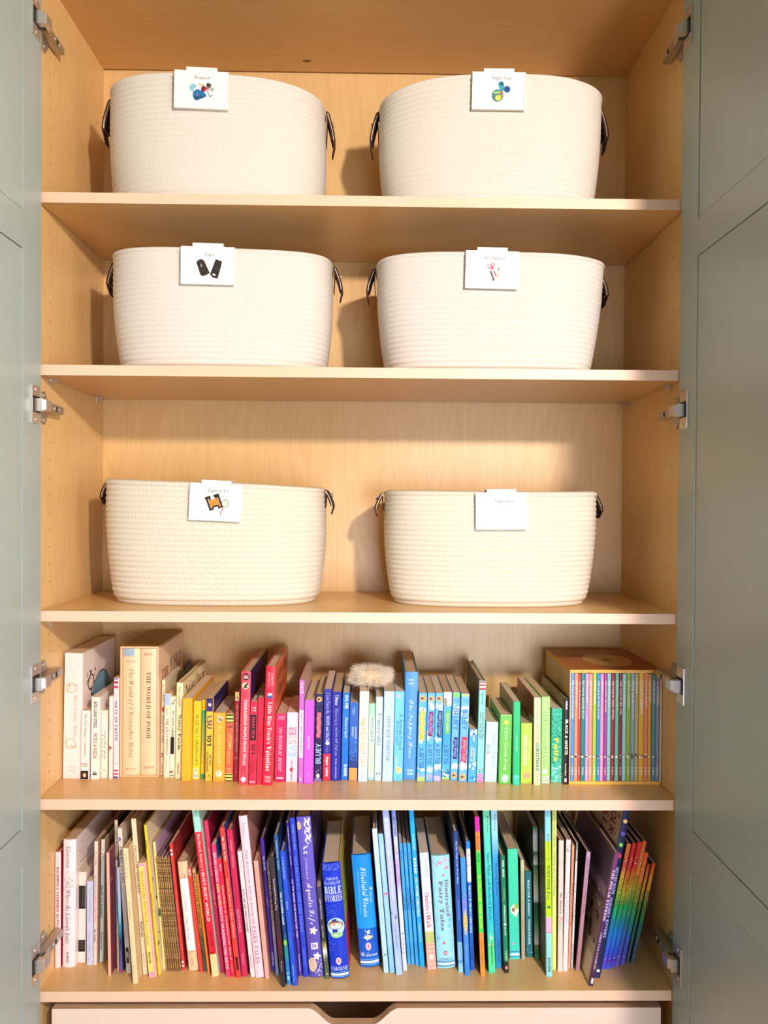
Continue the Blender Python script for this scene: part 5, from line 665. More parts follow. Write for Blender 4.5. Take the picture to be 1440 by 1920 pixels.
LETTER_OUTLINES = {
 33: [[0,55,2,38,4,34,5,36,7,49,7,61,6,64,4,65,2,64],[4,29,1,27,0,25,1,23,4,21,7,23,8,25,7,27]],
 38: [[31,43,26,36,20,43,27,50,28,54,27,59,23,62,17,63,11,62,7,59,6,54,6,50,11,44,5,40,1,36,0,31,2,26,6,23,11,21,21,24,26,27,31,22,39,22,30,32,38,43],[22,32,15,27,12,27,9,27,7,31,7,34,14,40],[12,54,13,56,17,58,20,58,22,54,20,49,16,47,13,51]],
 39: [[2,50,4,50,6,66,0,66]],
 43: [[13,58,13,46,0,46,0,41,13,41,13,29,18,29,18,41,31,41,31,46,18,46,18,58]],
 44: [[1,14,5,17,8,20,9,23,8,27,6,29,4,29,1,28,0,26,0,24,3,22,3,20]],
 45: [[16,38,0,38,0,33,16,33]],
 46: [[4,29,1,27,0,25,1,23,4,21,6,22,8,25,7,27]],
 58: [[4,50,2,50,0,46,1,45,4,43,7,45,8,46,7,48],[4,29,1,27,0,25,1,23,4,21,6,22,8,25,7,27]],
 63: [[0,59,5,59,7,55,0,38,0,36,4,33,6,39,11,47,14,56,13,60,10,63,3,65],[5,29,3,28,1,25,1,23,5,21,8,23,9,25,8,27]],
 65: [[24,64,20,64,0,22,7,22,12,34,32,34,38,22,44,22],[22,55,29,40,15,40]],
 66: [[0,22,16,22,25,23,30,28,31,33,30,38,26,42,20,44,24,46,26,49,27,53,26,58,21,62,13,64,0,64],[7,59,17,58,20,56,20,53,19,49,16,47,7,46],[7,40,20,40,23,37,24,34,24,31,21,28,7,27]],
 67: [[41,61,25,65,12,62,3,54,0,42,3,33,11,25,25,21,31,22,41,25,41,32,30,27,25,27,16,29,9,34,7,43,9,51,16,57,25,59,30,59,41,55]],
 68: [[0,22,18,22,31,25,39,33,42,43,39,53,31,61,18,64,0,64],[7,59,17,59,27,56,33,51,35,43,34,37,28,30,17,27,7,27]],
 69: [[26,64,0,64,0,22,26,22,26,27,7,27,7,40,25,40,25,46,7,46,7,59,26,59]],
 70: [[24,64,0,64,0,22,7,22,7,41,24,41,24,47,7,47,7,59,24,59]],
 71: [[42,43,26,43,26,37,35,37,35,28,32,28,25,27,16,29,9,34,7,43,9,51,15,57,24,59,30,59,41,55,41,61,34,63,24,65,12,62,3,54,0,43,3,32,12,24,24,21,30,22,42,25]],
 72: [[39,64,32,64,32,46,7,46,7,64,0,64,0,22,7,22,7,40,32,40,32,22,39,22]],
 73: [[7,64,0,64,0,22,7,22]],
 74: [[16,64,9,64,9,18,7,14,0,13,1,8,11,9,15,14,16,21]],
 75: [[14,44,34,64,26,64,7,45,7,64,0,64,0,22,7,22,7,43,30,22,39,22]],
 76: [[7,64,0,64,0,22,27,22,27,27,7,27]],
 77: [[42,64,36,64,21,47,6,64,0,64,0,22,7,22,7,55,21,38,22,38,36,55,36,22,42,22]],
 78: [[42,64,36,64,36,31,5,64,0,64,0,22,6,22,6,54,37,22,42,22]],
 79: [[0,43,3,32,11,24,24,21,37,24,46,32,49,43,46,54,37,62,24,65,12,62,3,54],[7,43,9,51,15,57,24,59,34,57,40,51,42,43,40,35,34,29,24,27,15,29,9,35]],
 80: [[0,64,0,22,7,22,7,40,13,40,22,42,27,46,29,52,27,58,22,62,14,64],[7,59,19,58,21,55,22,52,21,49,18,46,7,45]],
 82: [[0,64,0,22,7,22,7,40,13,40,16,37,27,22,35,22,26,35,19,42,23,44,26,48,26,52,25,59,19,63,11,64],[7,59,16,58,19,56,20,52,19,49,16,47,7,46]],
 83: [[24,62,14,65,7,63,2,59,0,53,5,45,15,39,20,32,19,30,16,27,12,27,8,27,0,33,0,25,4,23,13,21,20,23,24,27,26,33,21,42,11,48,6,54,7,57,10,59,13,59,20,57,24,55]],
 84: [[38,64,0,64,0,59,16,59,16,22,22,22,22,59,38,59]],
 85: [[39,64,33,64,33,39,32,33,27,28,19,27,12,28,8,32,7,39,7,64,0,64,0,38,3,28,10,23,19,21,30,23,37,29,39,38]],
 86: [[40,64,34,64,20,34,7,64,0,64,20,21,21,21]],
 87: [[69,64,63,64,51,35,38,64,32,64,19,35,7,64,0,64,18,21,20,21,35,56,50,21,51,21]],
 89: [[20,49,8,64,0,64,17,44,17,22,23,22,23,44,40,64,32,64]],
 90: [[29,59,0,22,41,22,41,27,12,27,41,64,2,64,2,59]],
 97: [[26,27,23,25,22,26,21,41,20,46,16,49,11,50,3,48,1,46,1,40,4,43,10,45,13,44,15,43,15,40,15,39,5,35,2,32,0,28,1,25,3,22,10,21,15,24,18,21,22,21,26,23],[15,27,10,25,7,27,6,29,7,32,15,36]],
 98: [[6,64,0,64,0,23,11,21,20,23,25,28,27,36,25,43,21,48,14,50,6,48],[6,42,13,45,17,44,20,41,21,35,20,31,17,28,12,26,6,27]],
 99: [[23,48,15,50,7,48,2,43,0,35,2,28,7,23,15,21,24,23,24,28,16,26,11,27,7,31,6,36,7,41,10,44,18,45,23,42]],
 100: [[27,64,21,64,21,49,15,50,7,48,2,43,0,36,2,29,7,24,15,22,27,22],[21,26,10,28,7,31,6,36,7,41,11,44,16,45,21,44]],
 101: [[26,30,20,27,11,27,8,30,6,35,27,35,25,43,21,48,14,50,7,48,2,43,0,36,2,29,7,23,15,21,23,23,26,24],[6,38,8,42,10,45,14,45,18,45,20,42,21,38]],
 102: [[19,64,14,65,8,62,5,56,4,50,0,50,0,45,4,45,4,22,10,22,10,45,16,45,16,50,10,50,11,56,13,58,19,59]],
 103: [[28,50,16,50,9,48,4,45,3,40,3,36,6,33,9,31,5,29,5,27,8,24,3,22,1,19,0,16,2,12,7,9,14,7,21,9,26,12,28,16,27,20,24,22,11,26,10,28,12,30,17,31,22,33,25,39,22,45,28,45],[20,40,19,37,17,35,14,35,11,35,9,37,8,40,9,42,11,44,14,45,19,42],[22,16,21,14,14,12,7,14,6,16,6,18,12,20,20,19]],
 104: [[6,64,0,64,0,22,6,22,6,42,11,45,13,46,17,45,19,43,19,22,25,22,25,39,24,45,20,49,15,50,12,50,6,46]],
 105: [[6,50,1,50,1,22,6,22],[7,58,5,61,4,61,2,61,0,58,0,56,4,55,7,56]],
 106: [[10,50,4,50,4,18,4,15,0,12,4,7,8,10,10,13],[11,58,9,61,7,61,6,61,4,58,4,56,7,55,11,56]],
 107: [[27,50,19,50,6,36,21,22,29,22,14,36],[6,64,0,64,0,22,6,22]],
 108: [[6,64,0,64,0,22,6,22]],
 109: [[0,50,0,22,6,22,6,42,8,44,13,45,16,45,18,43,19,22,25,22,25,42,31,45,35,45,37,43,38,22,44,22,44,39,42,45,39,49,34,50,30,49,24,45,18,50,12,50,6,46,6,50]],
 110: [[6,50,0,50,0,22,6,22,6,42,11,45,13,46,17,45,19,43,19,22,25,22,25,39,24,45,20,49,15,50,12,50,6,46]],
 111: [[16,50,8,48,2,43,0,36,2,28,8,23,16,21,24,23,30,28,32,36,30,43,24,48],[16,45,21,44,25,41,26,36,25,31,21,27,16,26,11,27,7,31,6,36,7,41,11,44]],
 112: [[6,22,12,21,20,23,25,28,27,35,25,43,19,48,10,50,0,50,0,7,6,7],[6,45,17,44,20,40,21,36,20,31,16,27,12,26,6,27]],
 114: [[0,50,0,22,6,22,6,36,7,41,10,44,13,45,19,42,22,47,15,50,9,47,6,43,6,50]],
 115: [[19,48,10,50,5,49,1,47,0,43,4,37,11,33,14,29,14,27,10,26,0,30,0,24,10,21,15,22,19,25,20,29,20,32,6,43,8,45,10,45,19,42]],
 116: [[11,55,0,45,5,45,5,30,6,25,10,22,17,21,22,23,22,28,15,26,12,28,11,45,21,45,21,50,11,50]],
 117: [[25,22,25,50,19,50,19,30,17,28,12,26,9,26,7,29,6,50,0,50,0,32,1,26,5,22,10,21,13,22,19,25,19,22]],
 118: [[14,21,16,21,29,50,22,50,15,32,6,50,0,50]],
 119: [[26,50,22,50,14,33,6,50,0,50,13,21,15,21,24,41,33,21,35,21,48,50,42,50,34,33]],
 120: [[32,50,25,50,16,40,7,50,0,50,13,36,0,22,7,22,16,32,26,22,33,22,20,36]],
 121: [[29,50,23,50,15,34,7,50,0,50,12,28,1,7,8,7]],
 122: [[26,50,1,50,1,45,16,45,0,22,26,22,26,27,10,27]],
 191: [[14,16,9,16,7,19,14,36,14,38,10,42,8,35,3,27,0,19,1,15,4,11,11,10],[9,46,11,46,13,49,13,51,9,53,7,53,5,49,6,48]],
 211: [[0,43,3,32,11,24,24,21,37,24,46,32,49,43,46,54,37,62,24,65,12,62,3,54],[7,43,9,51,15,57,24,59,34,57,40,51,42,43,40,35,34,29,24,27,15,29,9,35],[25,76,21,67,24,67,32,76]],
 225: [[26,27,23,25,22,26,21,41,20,46,16,49,11,50,3,48,1,46,1,40,4,43,10,45,13,44,15,43,15,40,15,39,5,35,2,32,0,28,1,25,3,22,10,21,15,24,18,21,22,21,26,23],[15,27,10,25,7,27,6,29,7,32,15,36],[13,62,9,53,12,53,20,62]],
 8217: [[1,49,5,51,8,55,8,59,6,64,4,65,1,63,0,61,0,59,4,57,3,53]],
 8226: [[8,51,4,50,1,47,0,43,1,39,4,36,8,35,12,36,15,39,17,43,15,47,12,50]],
 8462: [[28,21,25,22,22,26,25,48,25,50,22,52,17,49,12,44,10,38,6,22,0,22,9,63,7,66,4,66,5,69,17,69,12,47,20,55,25,56,29,55,31,52,32,48,28,32,28,26,30,25,35,26,36,25]],
 9650: [[0,22,30,70,61,22]],
 9661: [[0,67,61,67,30,19],[9,62,30,29,51,62]],
 9733: [[10,21,17,40,0,51,21,51,29,72,36,51,57,51,40,40,47,21,29,33]],
 9829: [[36,11,16,28,7,38,2,48,0,57,1,63,4,68,12,73,18,74,26,73,32,69,36,64,39,68,45,72,52,74,58,74,67,71,72,63,73,52,69,43,66,38,57,28]],
 119808: [[0,22,0,23,3,25,5,27,21,65,23,65,40,28,43,24,45,23,45,22,24,22,24,23,28,25,29,26,26,34,11,34,8,26,10,24,14,23,14,22],[12,37,25,37,18,51]],
 119809: [[0,22,0,23,5,25,6,27,6,56,5,61,0,62,0,64,20,64,30,63,36,60,38,54,37,50,33,46,27,45,34,42,39,39,40,34,38,27,32,23,27,22],[17,45,23,46,26,48,27,54,26,58,22,62,19,62,17,60],[20,24,27,26,28,31,28,37,26,41,24,42,17,43,17,26,17,25]],
 119810: [[23,21,14,22,5,28,0,39,1,51,5,57,14,63,23,65,36,62,38,63,39,65,40,65,40,50,39,50,32,59,27,62,23,63,17,60,13,54,11,43,13,32,17,26,25,24,27,24,35,27,40,32,41,30,36,25,30,22]],
 119811: [[1,22,1,23,5,24,6,27,6,56,5,61,0,62,0,64,28,63,34,61,39,58,42,54,44,49,45,43,42,31,34,24,21,22],[21,24,25,24,30,29,32,32,33,43,32,53,28,60,21,62,17,61,17,57,17,27,17,25]],
 119812: [[0,22,0,23,5,24,6,29,6,58,5,61,0,62,0,64,38,64,38,51,37,51,34,57,30,61,20,61,17,60,17,44,21,45,24,47,27,54,29,54,29,33,27,33,26,38,24,41,17,42,17,28,17,26,19,25,30,25,35,29,39,35,41,35,39,22]],
 119813: [[0,22,0,23,5,25,6,27,6,56,5,61,0,62,0,64,38,64,38,51,36,51,33,59,29,61,20,62,17,60,17,45,20,45,24,47,27,54,29,54,29,33,27,33,24,40,20,42,17,42,17,26,19,24,24,23,24,22]],
 119814: [[24,21,15,22,11,24,5,28,1,35,0,39,1,51,5,57,14,63,22,65,35,62,39,65,40,65,40,50,39,50,33,58,26,63,17,60,13,54,11,43,13,32,15,28,21,23,28,23,31,27,30,37,28,38,24,39,24,40,47,40,47,39,43,38,42,37,41,24,29,21]],
 119815: [[0,22,0,23,5,25,6,29,6,59,5,61,0,62,0,64,22,64,22,62,19,62,17,60,17,45,32,45,32,60,30,62,26,62,26,64,49,64,49,62,44,61,43,57,43,27,45,24,49,23,49,22,26,22,26,23,30,24,32,26,32,42,17,42,17,26,19,24,22,23,22,22]],
 119816: [[0,22,0,23,5,25,6,29,6,59,5,61,0,62,0,64,23,64,23,62,18,61,17,59,17,29,18,25,23,23,23,22]],
 119817: [[11,16,4,18,1,21,0,24,1,27,6,28,9,26,8,19,11,18,13,19,15,22,15,58,13,61,8,62,8,64,32,64,32,62,27,61,26,59,26,30,24,22,19,17]],
 119818: [[0,22,0,23,5,25,6,29,6,59,5,61,0,62,0,64,22,64,22,62,18,61,17,59,17,43,33,59,32,61,27,62,27,64,47,64,47,62,42,61,37,59,25,48,44,26,47,24,50,23,50,22,26,22,26,23,30,24,31,26,18,41,17,40,17,27,18,25,22,23,22,22]],
 119819: [[0,22,0,23,5,25,6,29,6,59,5,61,0,62,0,64,23,64,23,62,18,61,17,59,17,26,20,24,30,25,35,29,39,36,41,36,38,22]],
 119820: [[0,22,0,23,5,25,6,29,6,59,5,61,0,62,0,64,17,64,30,35,43,64,60,64,60,62,55,61,54,57,54,27,56,24,60,23,60,22,38,22,38,23,42,24,44,27,44,59,27,22,25,22,9,58,9,27,10,24,15,23,15,22]],
 119821: [[38,21,9,54,9,27,10,25,15,23,15,22,0,22,0,23,5,25,6,29,6,58,2,62,0,62,0,64,14,64,37,37,37,59,36,61,31,62,31,64,46,64,46,62,41,61,40,59,40,21]],
 119822: [[23,21,14,22,7,27,2,34,0,43,2,51,7,58,14,63,24,65,33,63,40,59,45,52,47,43,45,34,40,27,33,22],[24,23,30,25,34,32,35,43,34,54,32,58,29,60,23,63,17,60,13,54,12,43,13,32,15,28,17,25]],
 119823: [[0,22,0,23,5,25,6,29,6,59,5,61,0,62,0,64,25,64,32,62,36,60,38,57,39,52,39,49,35,44,27,41,17,41,17,26,19,24,22,23,22,22],[17,43,24,44,27,47,27,52,27,57,24,61,22,61,19,61,17,60]],
 119824: [[35,11,27,12,20,16,16,22,7,26,2,34,0,43,2,51,7,58,14,63,24,65,33,63,40,59,45,52,47,43,45,34,39,26,30,22,33,18,37,15,41,14,46,15,46,13],[24,23,30,25,34,32,35,43,35,49,32,58,29,60,23,63,17,60,13,54,12,43,12,37,15,28,17,25]],
 119825: [[0,22,0,23,5,25,6,29,6,59,5,61,0,62,0,64,26,64,35,61,38,59,40,53,39,48,35,45,30,42,42,25,46,23,46,22,32,22,18,41,17,41,17,27,18,25,22,23,22,22],[17,43,24,44,28,47,29,53,28,58,25,61,19,61,17,60]],
 119826: [[0,21,0,36,2,36,7,26,12,23,20,24,22,26,23,30,21,35,8,41,3,45,1,52,2,59,7,63,12,65,25,63,28,65,29,65,29,51,28,51,24,59,17,63,13,63,10,61,8,57,8,54,11,52,26,45,30,41,31,34,29,27,26,24,21,22,13,21,4,23,2,21]],
 119827: [[8,22,8,23,13,25,14,27,14,62,10,61,5,59,4,57,2,51,0,51,0,64,40,64,40,51,38,51,36,57,32,61,25,62,25,27,26,25,31,23,31,22]],
 119828: [[23,21,13,22,8,27,6,36,6,59,5,61,0,62,0,64,22,64,22,62,18,61,17,59,17,31,19,26,20,25,26,24,32,25,36,29,37,36,37,58,36,61,31,62,31,64,46,64,46,62,42,61,41,58,40,38,39,28,36,25,33,22]],
 119829: [[22,21,5,58,3,61,0,62,0,64,22,64,22,62,17,61,17,59,27,35,37,59,36,61,31,62,31,64,45,64,45,62,42,61,40,59,24,21]],
 119830: [[18,21,4,59,2,62,0,62,0,64,19,64,19,62,16,61,16,59,24,36,31,54,29,61,24,62,24,64,45,64,45,62,41,61,41,59,49,37,56,58,56,61,51,62,51,64,63,64,63,62,61,61,59,58,46,21,44,21,33,50,20,21]],
 119831: [[0,22,0,23,3,24,8,28,18,41,6,59,3,62,0,62,0,64,23,64,23,62,19,62,18,60,25,48,33,60,32,61,28,62,28,64,44,64,44,62,40,62,36,58,27,46,41,26,45,23,45,22,23,22,23,23,26,24,28,26,20,39,11,27,12,24,16,23,16,22]],
 119832: [[11,22,11,23,15,24,17,26,17,38,5,59,3,61,0,62,0,64,22,64,22,62,18,62,17,60,26,43,36,58,35,61,31,62,31,64,45,64,45,62,40,59,28,41,28,26,30,24,34,23,34,22]],
 119834: [[23,21,19,23,18,25,15,23,7,21,3,22,1,24,0,28,2,32,8,36,18,39,17,47,16,48,13,49,10,49,8,47,10,43,9,40,6,39,2,41,1,45,6,49,12,51,18,51,22,50,26,47,27,41,27,26,28,25,30,26,31,24,26,21],[13,25,18,28,18,37,13,36,11,33,10,27]],
 119835: [[3,21,3,59,3,61,0,62,0,64,13,64,13,47,18,51,21,51,27,49,30,46,32,42,33,34,30,26,24,22,15,21,10,24],[17,23,19,23,22,26,24,36,22,45,21,46,17,48,15,47,13,44,13,25,15,24]],
 119836: [[13,21,9,22,3,26,0,33,0,38,2,44,7,49,12,51,18,51,24,48,25,44,25,42,22,41,19,41,18,42,17,48,15,49,12,48,10,45,9,39,10,31,11,29,16,26,20,26,25,28,26,27,22,24,18,22]],
 119837: [[12,21,6,23,2,28,0,35,2,44,4,48,10,51,15,51,20,48,20,60,19,61,16,62,16,64,30,64,30,27,31,25,33,24,33,23,20,21,20,25,18,23],[15,24,18,26,20,29,20,44,19,47,15,48,12,46,11,45,10,36,11,27,12,26]],
 119838: [[13,21,9,22,3,26,1,31,0,36,1,42,3,46,9,50,14,51,20,50,23,48,26,42,26,37,10,37,11,31,13,27,18,26,20,26,25,30,26,28,23,24,18,22],[10,39,18,39,18,46,17,48,14,49,12,48,10,45]],
 119839: [[0,22,0,23,3,24,4,28,4,47,0,47,0,50,4,50,4,57,7,62,12,64,21,64,24,60,25,57,23,55,20,55,17,56,17,59,18,62,17,63,14,62,13,59,13,50,19,50,19,47,13,47,13,26,14,24,18,23,18,22]],
 119840: [[13,9,5,10,0,13,0,17,5,19,1,23,1,26,2,29,8,32,4,34,1,37,0,41,1,45,5,49,11,51,30,50,30,46,25,46,27,41,24,34,20,32,10,31,8,28,10,26,22,26,27,24,29,20,29,16,25,11,22,10],[14,33,17,35,18,41,17,47,14,49,11,47,10,41,11,35],[14,11,20,12,23,13,24,16,24,17,20,18,8,19,6,16,6,13,9,12]],
 119841: [[0,22,0,23,3,24,3,27,3,60,2,62,0,62,0,64,13,64,13,46,16,49,22,51,27,50,30,47,31,26,32,24,34,23,34,22,18,22,18,23,21,25,22,27,21,45,20,46,18,47,16,46,13,43,13,26,14,24,16,23,16,22]],
 119842: [[8,55,5,57,3,60,5,63,8,65,12,63,13,60,12,57],[0,22,0,23,3,24,3,27,3,46,3,48,0,49,0,50,13,50,13,26,14,24,16,23,16,22]],
 119844: [[0,22,0,23,3,24,3,27,3,60,2,62,0,62,0,64,13,64,13,37,22,47,22,48,19,49,19,50,33,50,33,49,28,47,20,41,33,25,36,23,36,22,19,22,19,23,22,24,22,25,14,35,13,34,13,26,14,24,16,23,16,22]],
 119845: [[0,22,0,23,3,24,3,27,3,60,2,62,0,62,0,64,13,64,13,26,14,24,16,23,16,22]],
 119846: [[0,22,0,23,3,24,3,27,3,46,2,48,0,49,0,50,13,50,13,46,18,51,26,51,28,49,30,46,36,51,40,51,44,50,47,47,48,26,49,24,51,23,51,22,36,22,36,23,38,24,39,27,39,45,38,46,36,47,30,44,30,26,32,24,34,23,34,22,18,22,18,23,21,24,21,27,21,45,20,46,18,47,16,46,13,43,13,26,14,24,16,23,16,22]],
 119847: [[0,22,0,23,3,24,3,27,3,46,2,48,0,49,0,50,13,50,13,46,19,51,22,51,27,50,30,47,31,41,31,25,34,23,34,22,18,22,18,23,21,25,22,27,21,45,20,46,18,47,16,46,13,43,13,26,14,24,16,23,16,22]],
 119848: [[15,21,9,22,5,24,1,31,0,36,1,41,5,48,9,50,15,51,20,50,26,46,29,41,30,36,29,30,26,26,20,22],[15,23,19,25,20,36,19,47,15,49,13,49,11,47,10,36,11,25]],
 119849: [[0,9,0,10,3,12,3,16,3,46,3,48,0,49,0,50,12,50,12,46,18,51,21,51,25,50,29,48,32,42,33,34,30,26,25,22,21,21,15,23,13,25,13,13,15,11,18,10,18,9],[18,24,21,26,22,27,23,36,22,45,20,47,18,47,16,47,13,43,13,28,16,25]],
 119851: [[0,22,0,23,3,24,3,27,3,46,3,48,0,49,0,50,13,50,13,45,18,50,23,51,26,50,27,46,25,43,21,43,17,46,14,44,13,41,13,26,14,24,18,23,18,22]],
 119852: [[11,21,4,23,0,21,0,31,2,31,4,27,9,23,13,24,16,27,14,30,2,37,0,40,0,45,3,49,7,51,18,50,21,51,21,42,19,42,17,46,13,49,9,49,7,47,8,43,19,37,22,33,22,28,19,23]],
 119853: [[10,21,6,22,4,24,3,47,0,47,0,49,11,61,12,61,12,50,19,50,19,47,12,47,13,27,15,25,18,29,20,28,18,24,14,22]],
 119854: [[12,21,7,22,4,25,3,46,2,48,0,49,0,50,13,50,13,28,15,25,16,25,22,28,21,46,20,48,18,49,18,50,31,50,31,27,32,25,35,24,35,23,22,21,22,25,17,22]],
 119855: [[14,21,4,46,2,48,0,49,0,50,17,50,17,49,14,49,13,47,19,33,24,47,24,48,20,49,20,50,31,50,31,49,29,48,27,46,16,21]],
 119856: [[13,21,3,46,0,49,0,50,15,50,15,49,13,48,12,47,18,33,22,43,20,48,18,49,18,50,33,50,33,49,30,47,34,35,39,47,39,48,36,49,36,50,45,50,45,49,42,47,31,21,30,21,23,40,15,21]],
 119858: [[6,9,3,9,1,11,0,16,3,18,6,18,8,16,8,13,10,13,13,17,14,21,4,46,2,48,0,49,0,50,17,50,17,49,14,48,13,47,19,33,24,47,23,48,21,49,21,50,30,50,30,49,29,48,27,46,14,15,11,10]],
 119860: [[0,22,0,23,3,23,8,27,44,66,45,66,44,26,45,24,49,23,49,22,30,22,31,23,34,23,36,25,37,36,20,36,12,25,13,23,16,23,16,22],[23,39,37,39,38,56]],
 119861: [[0,22,0,23,5,24,7,27,16,57,16,62,11,63,12,65,29,65,37,64,42,61,44,55,43,51,39,47,33,45,37,43,40,39,41,35,40,30,36,26,31,23,24,22],[22,46,31,47,35,50,37,56,36,60,33,62,27,63,24,62,20,47],[19,24,27,25,32,29,33,36,33,38,31,42,26,43,18,43,14,26,15,24]],
 119862: [[19,21,9,23,2,29,0,38,1,44,4,50,10,58,20,64,29,66,40,64,44,65,41,52,40,52,39,57,37,61,30,64,25,63,19,60,15,56,11,51,8,41,8,34,9,30,14,25,21,23,27,24,32,27,37,31,38,30,30,23]],
 119863: [[0,22,0,23,5,24,7,27,16,57,16,62,12,63,12,65,34,64,41,63,46,59,50,54,51,44,47,34,43,29,36,25,29,23],[20,24,27,25,33,27,38,31,42,39,43,48,42,56,37,61,33,62,26,62,23,59,14,26,15,24]],
 119864: [[0,22,0,23,5,24,7,27,16,57,16,62,11,63,12,65,47,65,45,55,44,55,43,60,40,62,28,63,24,62,19,46,30,46,33,48,35,52,36,52,32,37,31,37,31,41,29,43,19,44,14,27,14,25,17,24,31,25,37,28,42,34,43,34,38,22]],
 119866: [[22,21,10,23,3,29,0,38,1,44,3,50,10,58,20,64,25,65,33,65,43,63,48,65,45,52,44,52,43,55,40,61,37,62,30,64,22,62,19,60,13,54,8,42,8,33,12,27,18,23,27,23,32,26,35,39,34,41,29,42,30,43,49,43,48,42,45,41,43,39,39,25,33,23]],
 119867: [[0,22,0,23,5,24,7,26,16,57,16,62,11,63,12,65,30,65,30,63,25,62,23,60,20,47,20,46,22,46,41,46,45,60,43,63,40,63,40,65,58,65,58,63,53,62,52,60,43,29,42,25,43,24,47,23,47,22,28,22,29,23,33,24,35,26,40,42,39,43,37,43,19,43,14,26,15,24,19,23,18,22]],
 119868: [[0,22,0,23,5,24,7,26,16,57,16,62,11,63,12,65,30,65,30,63,25,62,24,60,15,29,15,24,19,23,19,22]],
 119869: [[7,21,2,22,0,25,0,27,2,29,4,30,7,28,7,23,9,23,10,25,20,60,20,62,14,63,15,65,34,65,34,63,29,63,28,60,17,27,13,22]],
 119870: [[0,22,0,23,5,24,7,26,16,57,16,62,11,63,12,65,30,65,30,63,25,63,23,60,20,45,39,59,41,62,39,63,37,63,37,65,53,65,53,63,46,61,25,46,40,26,44,23,47,23,46,22,27,22,27,23,31,24,32,26,19,43,14,26,15,24,19,23,19,22]],
 119871: [[0,22,0,23,5,24,7,27,16,58,16,62,11,63,12,65,30,65,30,63,25,62,23,60,14,26,17,24,32,25,38,28,42,34,43,34,39,22]],
 119872: [[0,22,0,23,5,24,7,26,16,57,16,62,12,63,12,65,25,65,29,32,53,65,66,65,65,63,60,62,59,60,50,29,49,25,50,24,54,23,54,22,36,22,36,23,40,24,42,26,51,58,25,22,24,22,19,58,10,27,11,24,15,23,15,22]],
 119873: [[37,21,19,56,10,26,11,24,15,23,15,22,0,22,0,23,5,24,7,26,16,58,16,61,14,63,11,63,12,65,21,65,38,32,46,60,46,62,41,63,41,65,57,65,56,63,52,63,50,61,38,21]],
 119874: [[18,21,8,23,2,28,0,37,2,45,8,55,15,61,27,65,36,65,41,62,46,56,47,47,45,40,39,32,34,26,27,23],[18,23,22,23,28,27,34,33,37,41,39,50,39,56,37,61,33,63,27,64,20,60,14,54,10,46,8,37,9,28,12,24]],
 119875: [[0,22,0,23,5,24,7,26,16,57,16,62,11,63,12,65,30,65,38,64,42,60,44,53,40,47,32,43,18,42,14,26,15,24,20,23,19,22],[22,44,30,45,35,49,36,58,33,62,28,63,24,62,19,45,20,44]],
 119877: [[0,22,0,23,5,24,7,27,16,57,16,62,11,63,12,65,36,64,42,62,45,58,45,55,44,50,39,46,32,43,39,28,42,24,45,23,45,22,34,22,25,43,18,43,14,26,15,24,19,23,19,22],[23,45,31,46,36,50,38,55,37,59,34,62,27,63,24,61,19,45]],
 119878: [[15,21,4,23,0,21,2,35,4,35,4,32,7,26,11,23,16,23,19,24,22,27,23,30,23,34,21,37,10,49,8,54,9,58,13,63,17,65,24,66,31,64,35,65,32,53,31,53,30,59,27,62,21,63,16,60,16,54,28,40,30,33,29,29,25,24,20,22]],
 119879: [[1,22,1,23,6,24,8,27,18,61,17,62,8,62,4,59,1,54,0,54,3,65,41,65,39,54,38,54,37,60,35,62,27,62,25,61,15,27,16,24,22,23,21,22]],
 119880: [[14,21,6,22,1,26,0,29,0,36,7,61,6,63,1,63,1,65,21,65,21,63,15,62,13,59,6,34,7,30,9,26,16,24,24,26,27,29,30,34,37,60,36,63,31,63,32,65,47,65,47,63,42,62,41,60,32,33,30,27,23,22]],
 119882: [[4,21,6,60,5,62,0,64,0,65,19,65,18,64,14,62,13,60,11,32,28,54,28,61,26,63,23,63,23,65,40,65,40,63,36,63,35,60,33,33,51,58,53,62,52,63,48,63,48,65,62,65,62,63,59,63,55,59,28,21,26,21,28,50,5,21]],
 119884: [[3,22,4,23,8,23,10,25,15,40,8,59,5,62,0,63,0,65,20,65,20,63,15,62,15,61,21,43,36,60,36,62,31,63,31,65,47,65,46,63,44,63,39,59,22,41,18,25,19,23,24,23,24,22]],
 119886: [[6,21,2,23,0,28,3,38,7,44,16,51,21,51,24,48,25,50,30,50,23,26,24,25,29,29,30,28,23,22,19,21,17,24,20,33,13,24],[9,25,15,28,20,37,22,44,22,48,21,49,19,49,15,48,9,41,6,28,6,26]],
 119887: [[9,21,2,22,0,25,10,60,9,63,5,64,6,65,16,67,17,66,11,45,18,50,24,51,30,47,31,39,28,32,22,26,14,22],[10,23,17,25,23,33,25,39,25,43,23,46,21,48,15,47,10,40,5,25,7,23]],
 119888: [[10,21,5,22,1,26,0,32,1,38,5,44,10,48,17,51,23,50,26,48,26,45,25,43,23,43,21,44,22,49,17,49,13,47,8,40,6,32,7,28,9,25,12,24,16,24,23,29,24,28,19,24,15,22]],
 119889: [[7,21,3,22,0,26,0,33,4,40,9,46,14,49,20,51,22,51,25,49,28,62,27,63,24,64,24,65,35,67,24,26,25,25,31,29,32,28,25,22,20,21,19,24,21,32,14,24],[10,24,15,27,20,35,24,44,24,47,22,49,18,49,14,46,8,38,6,28,8,25]],
 119890: [[9,21,4,22,1,26,0,33,2,39,6,45,10,48,17,51,23,50,25,49,26,46,24,41,17,37,6,35,6,31,7,27,9,25,12,24,15,25,22,29,23,28,17,23],[7,36,17,40,20,44,21,47,19,49,17,49,12,46]],
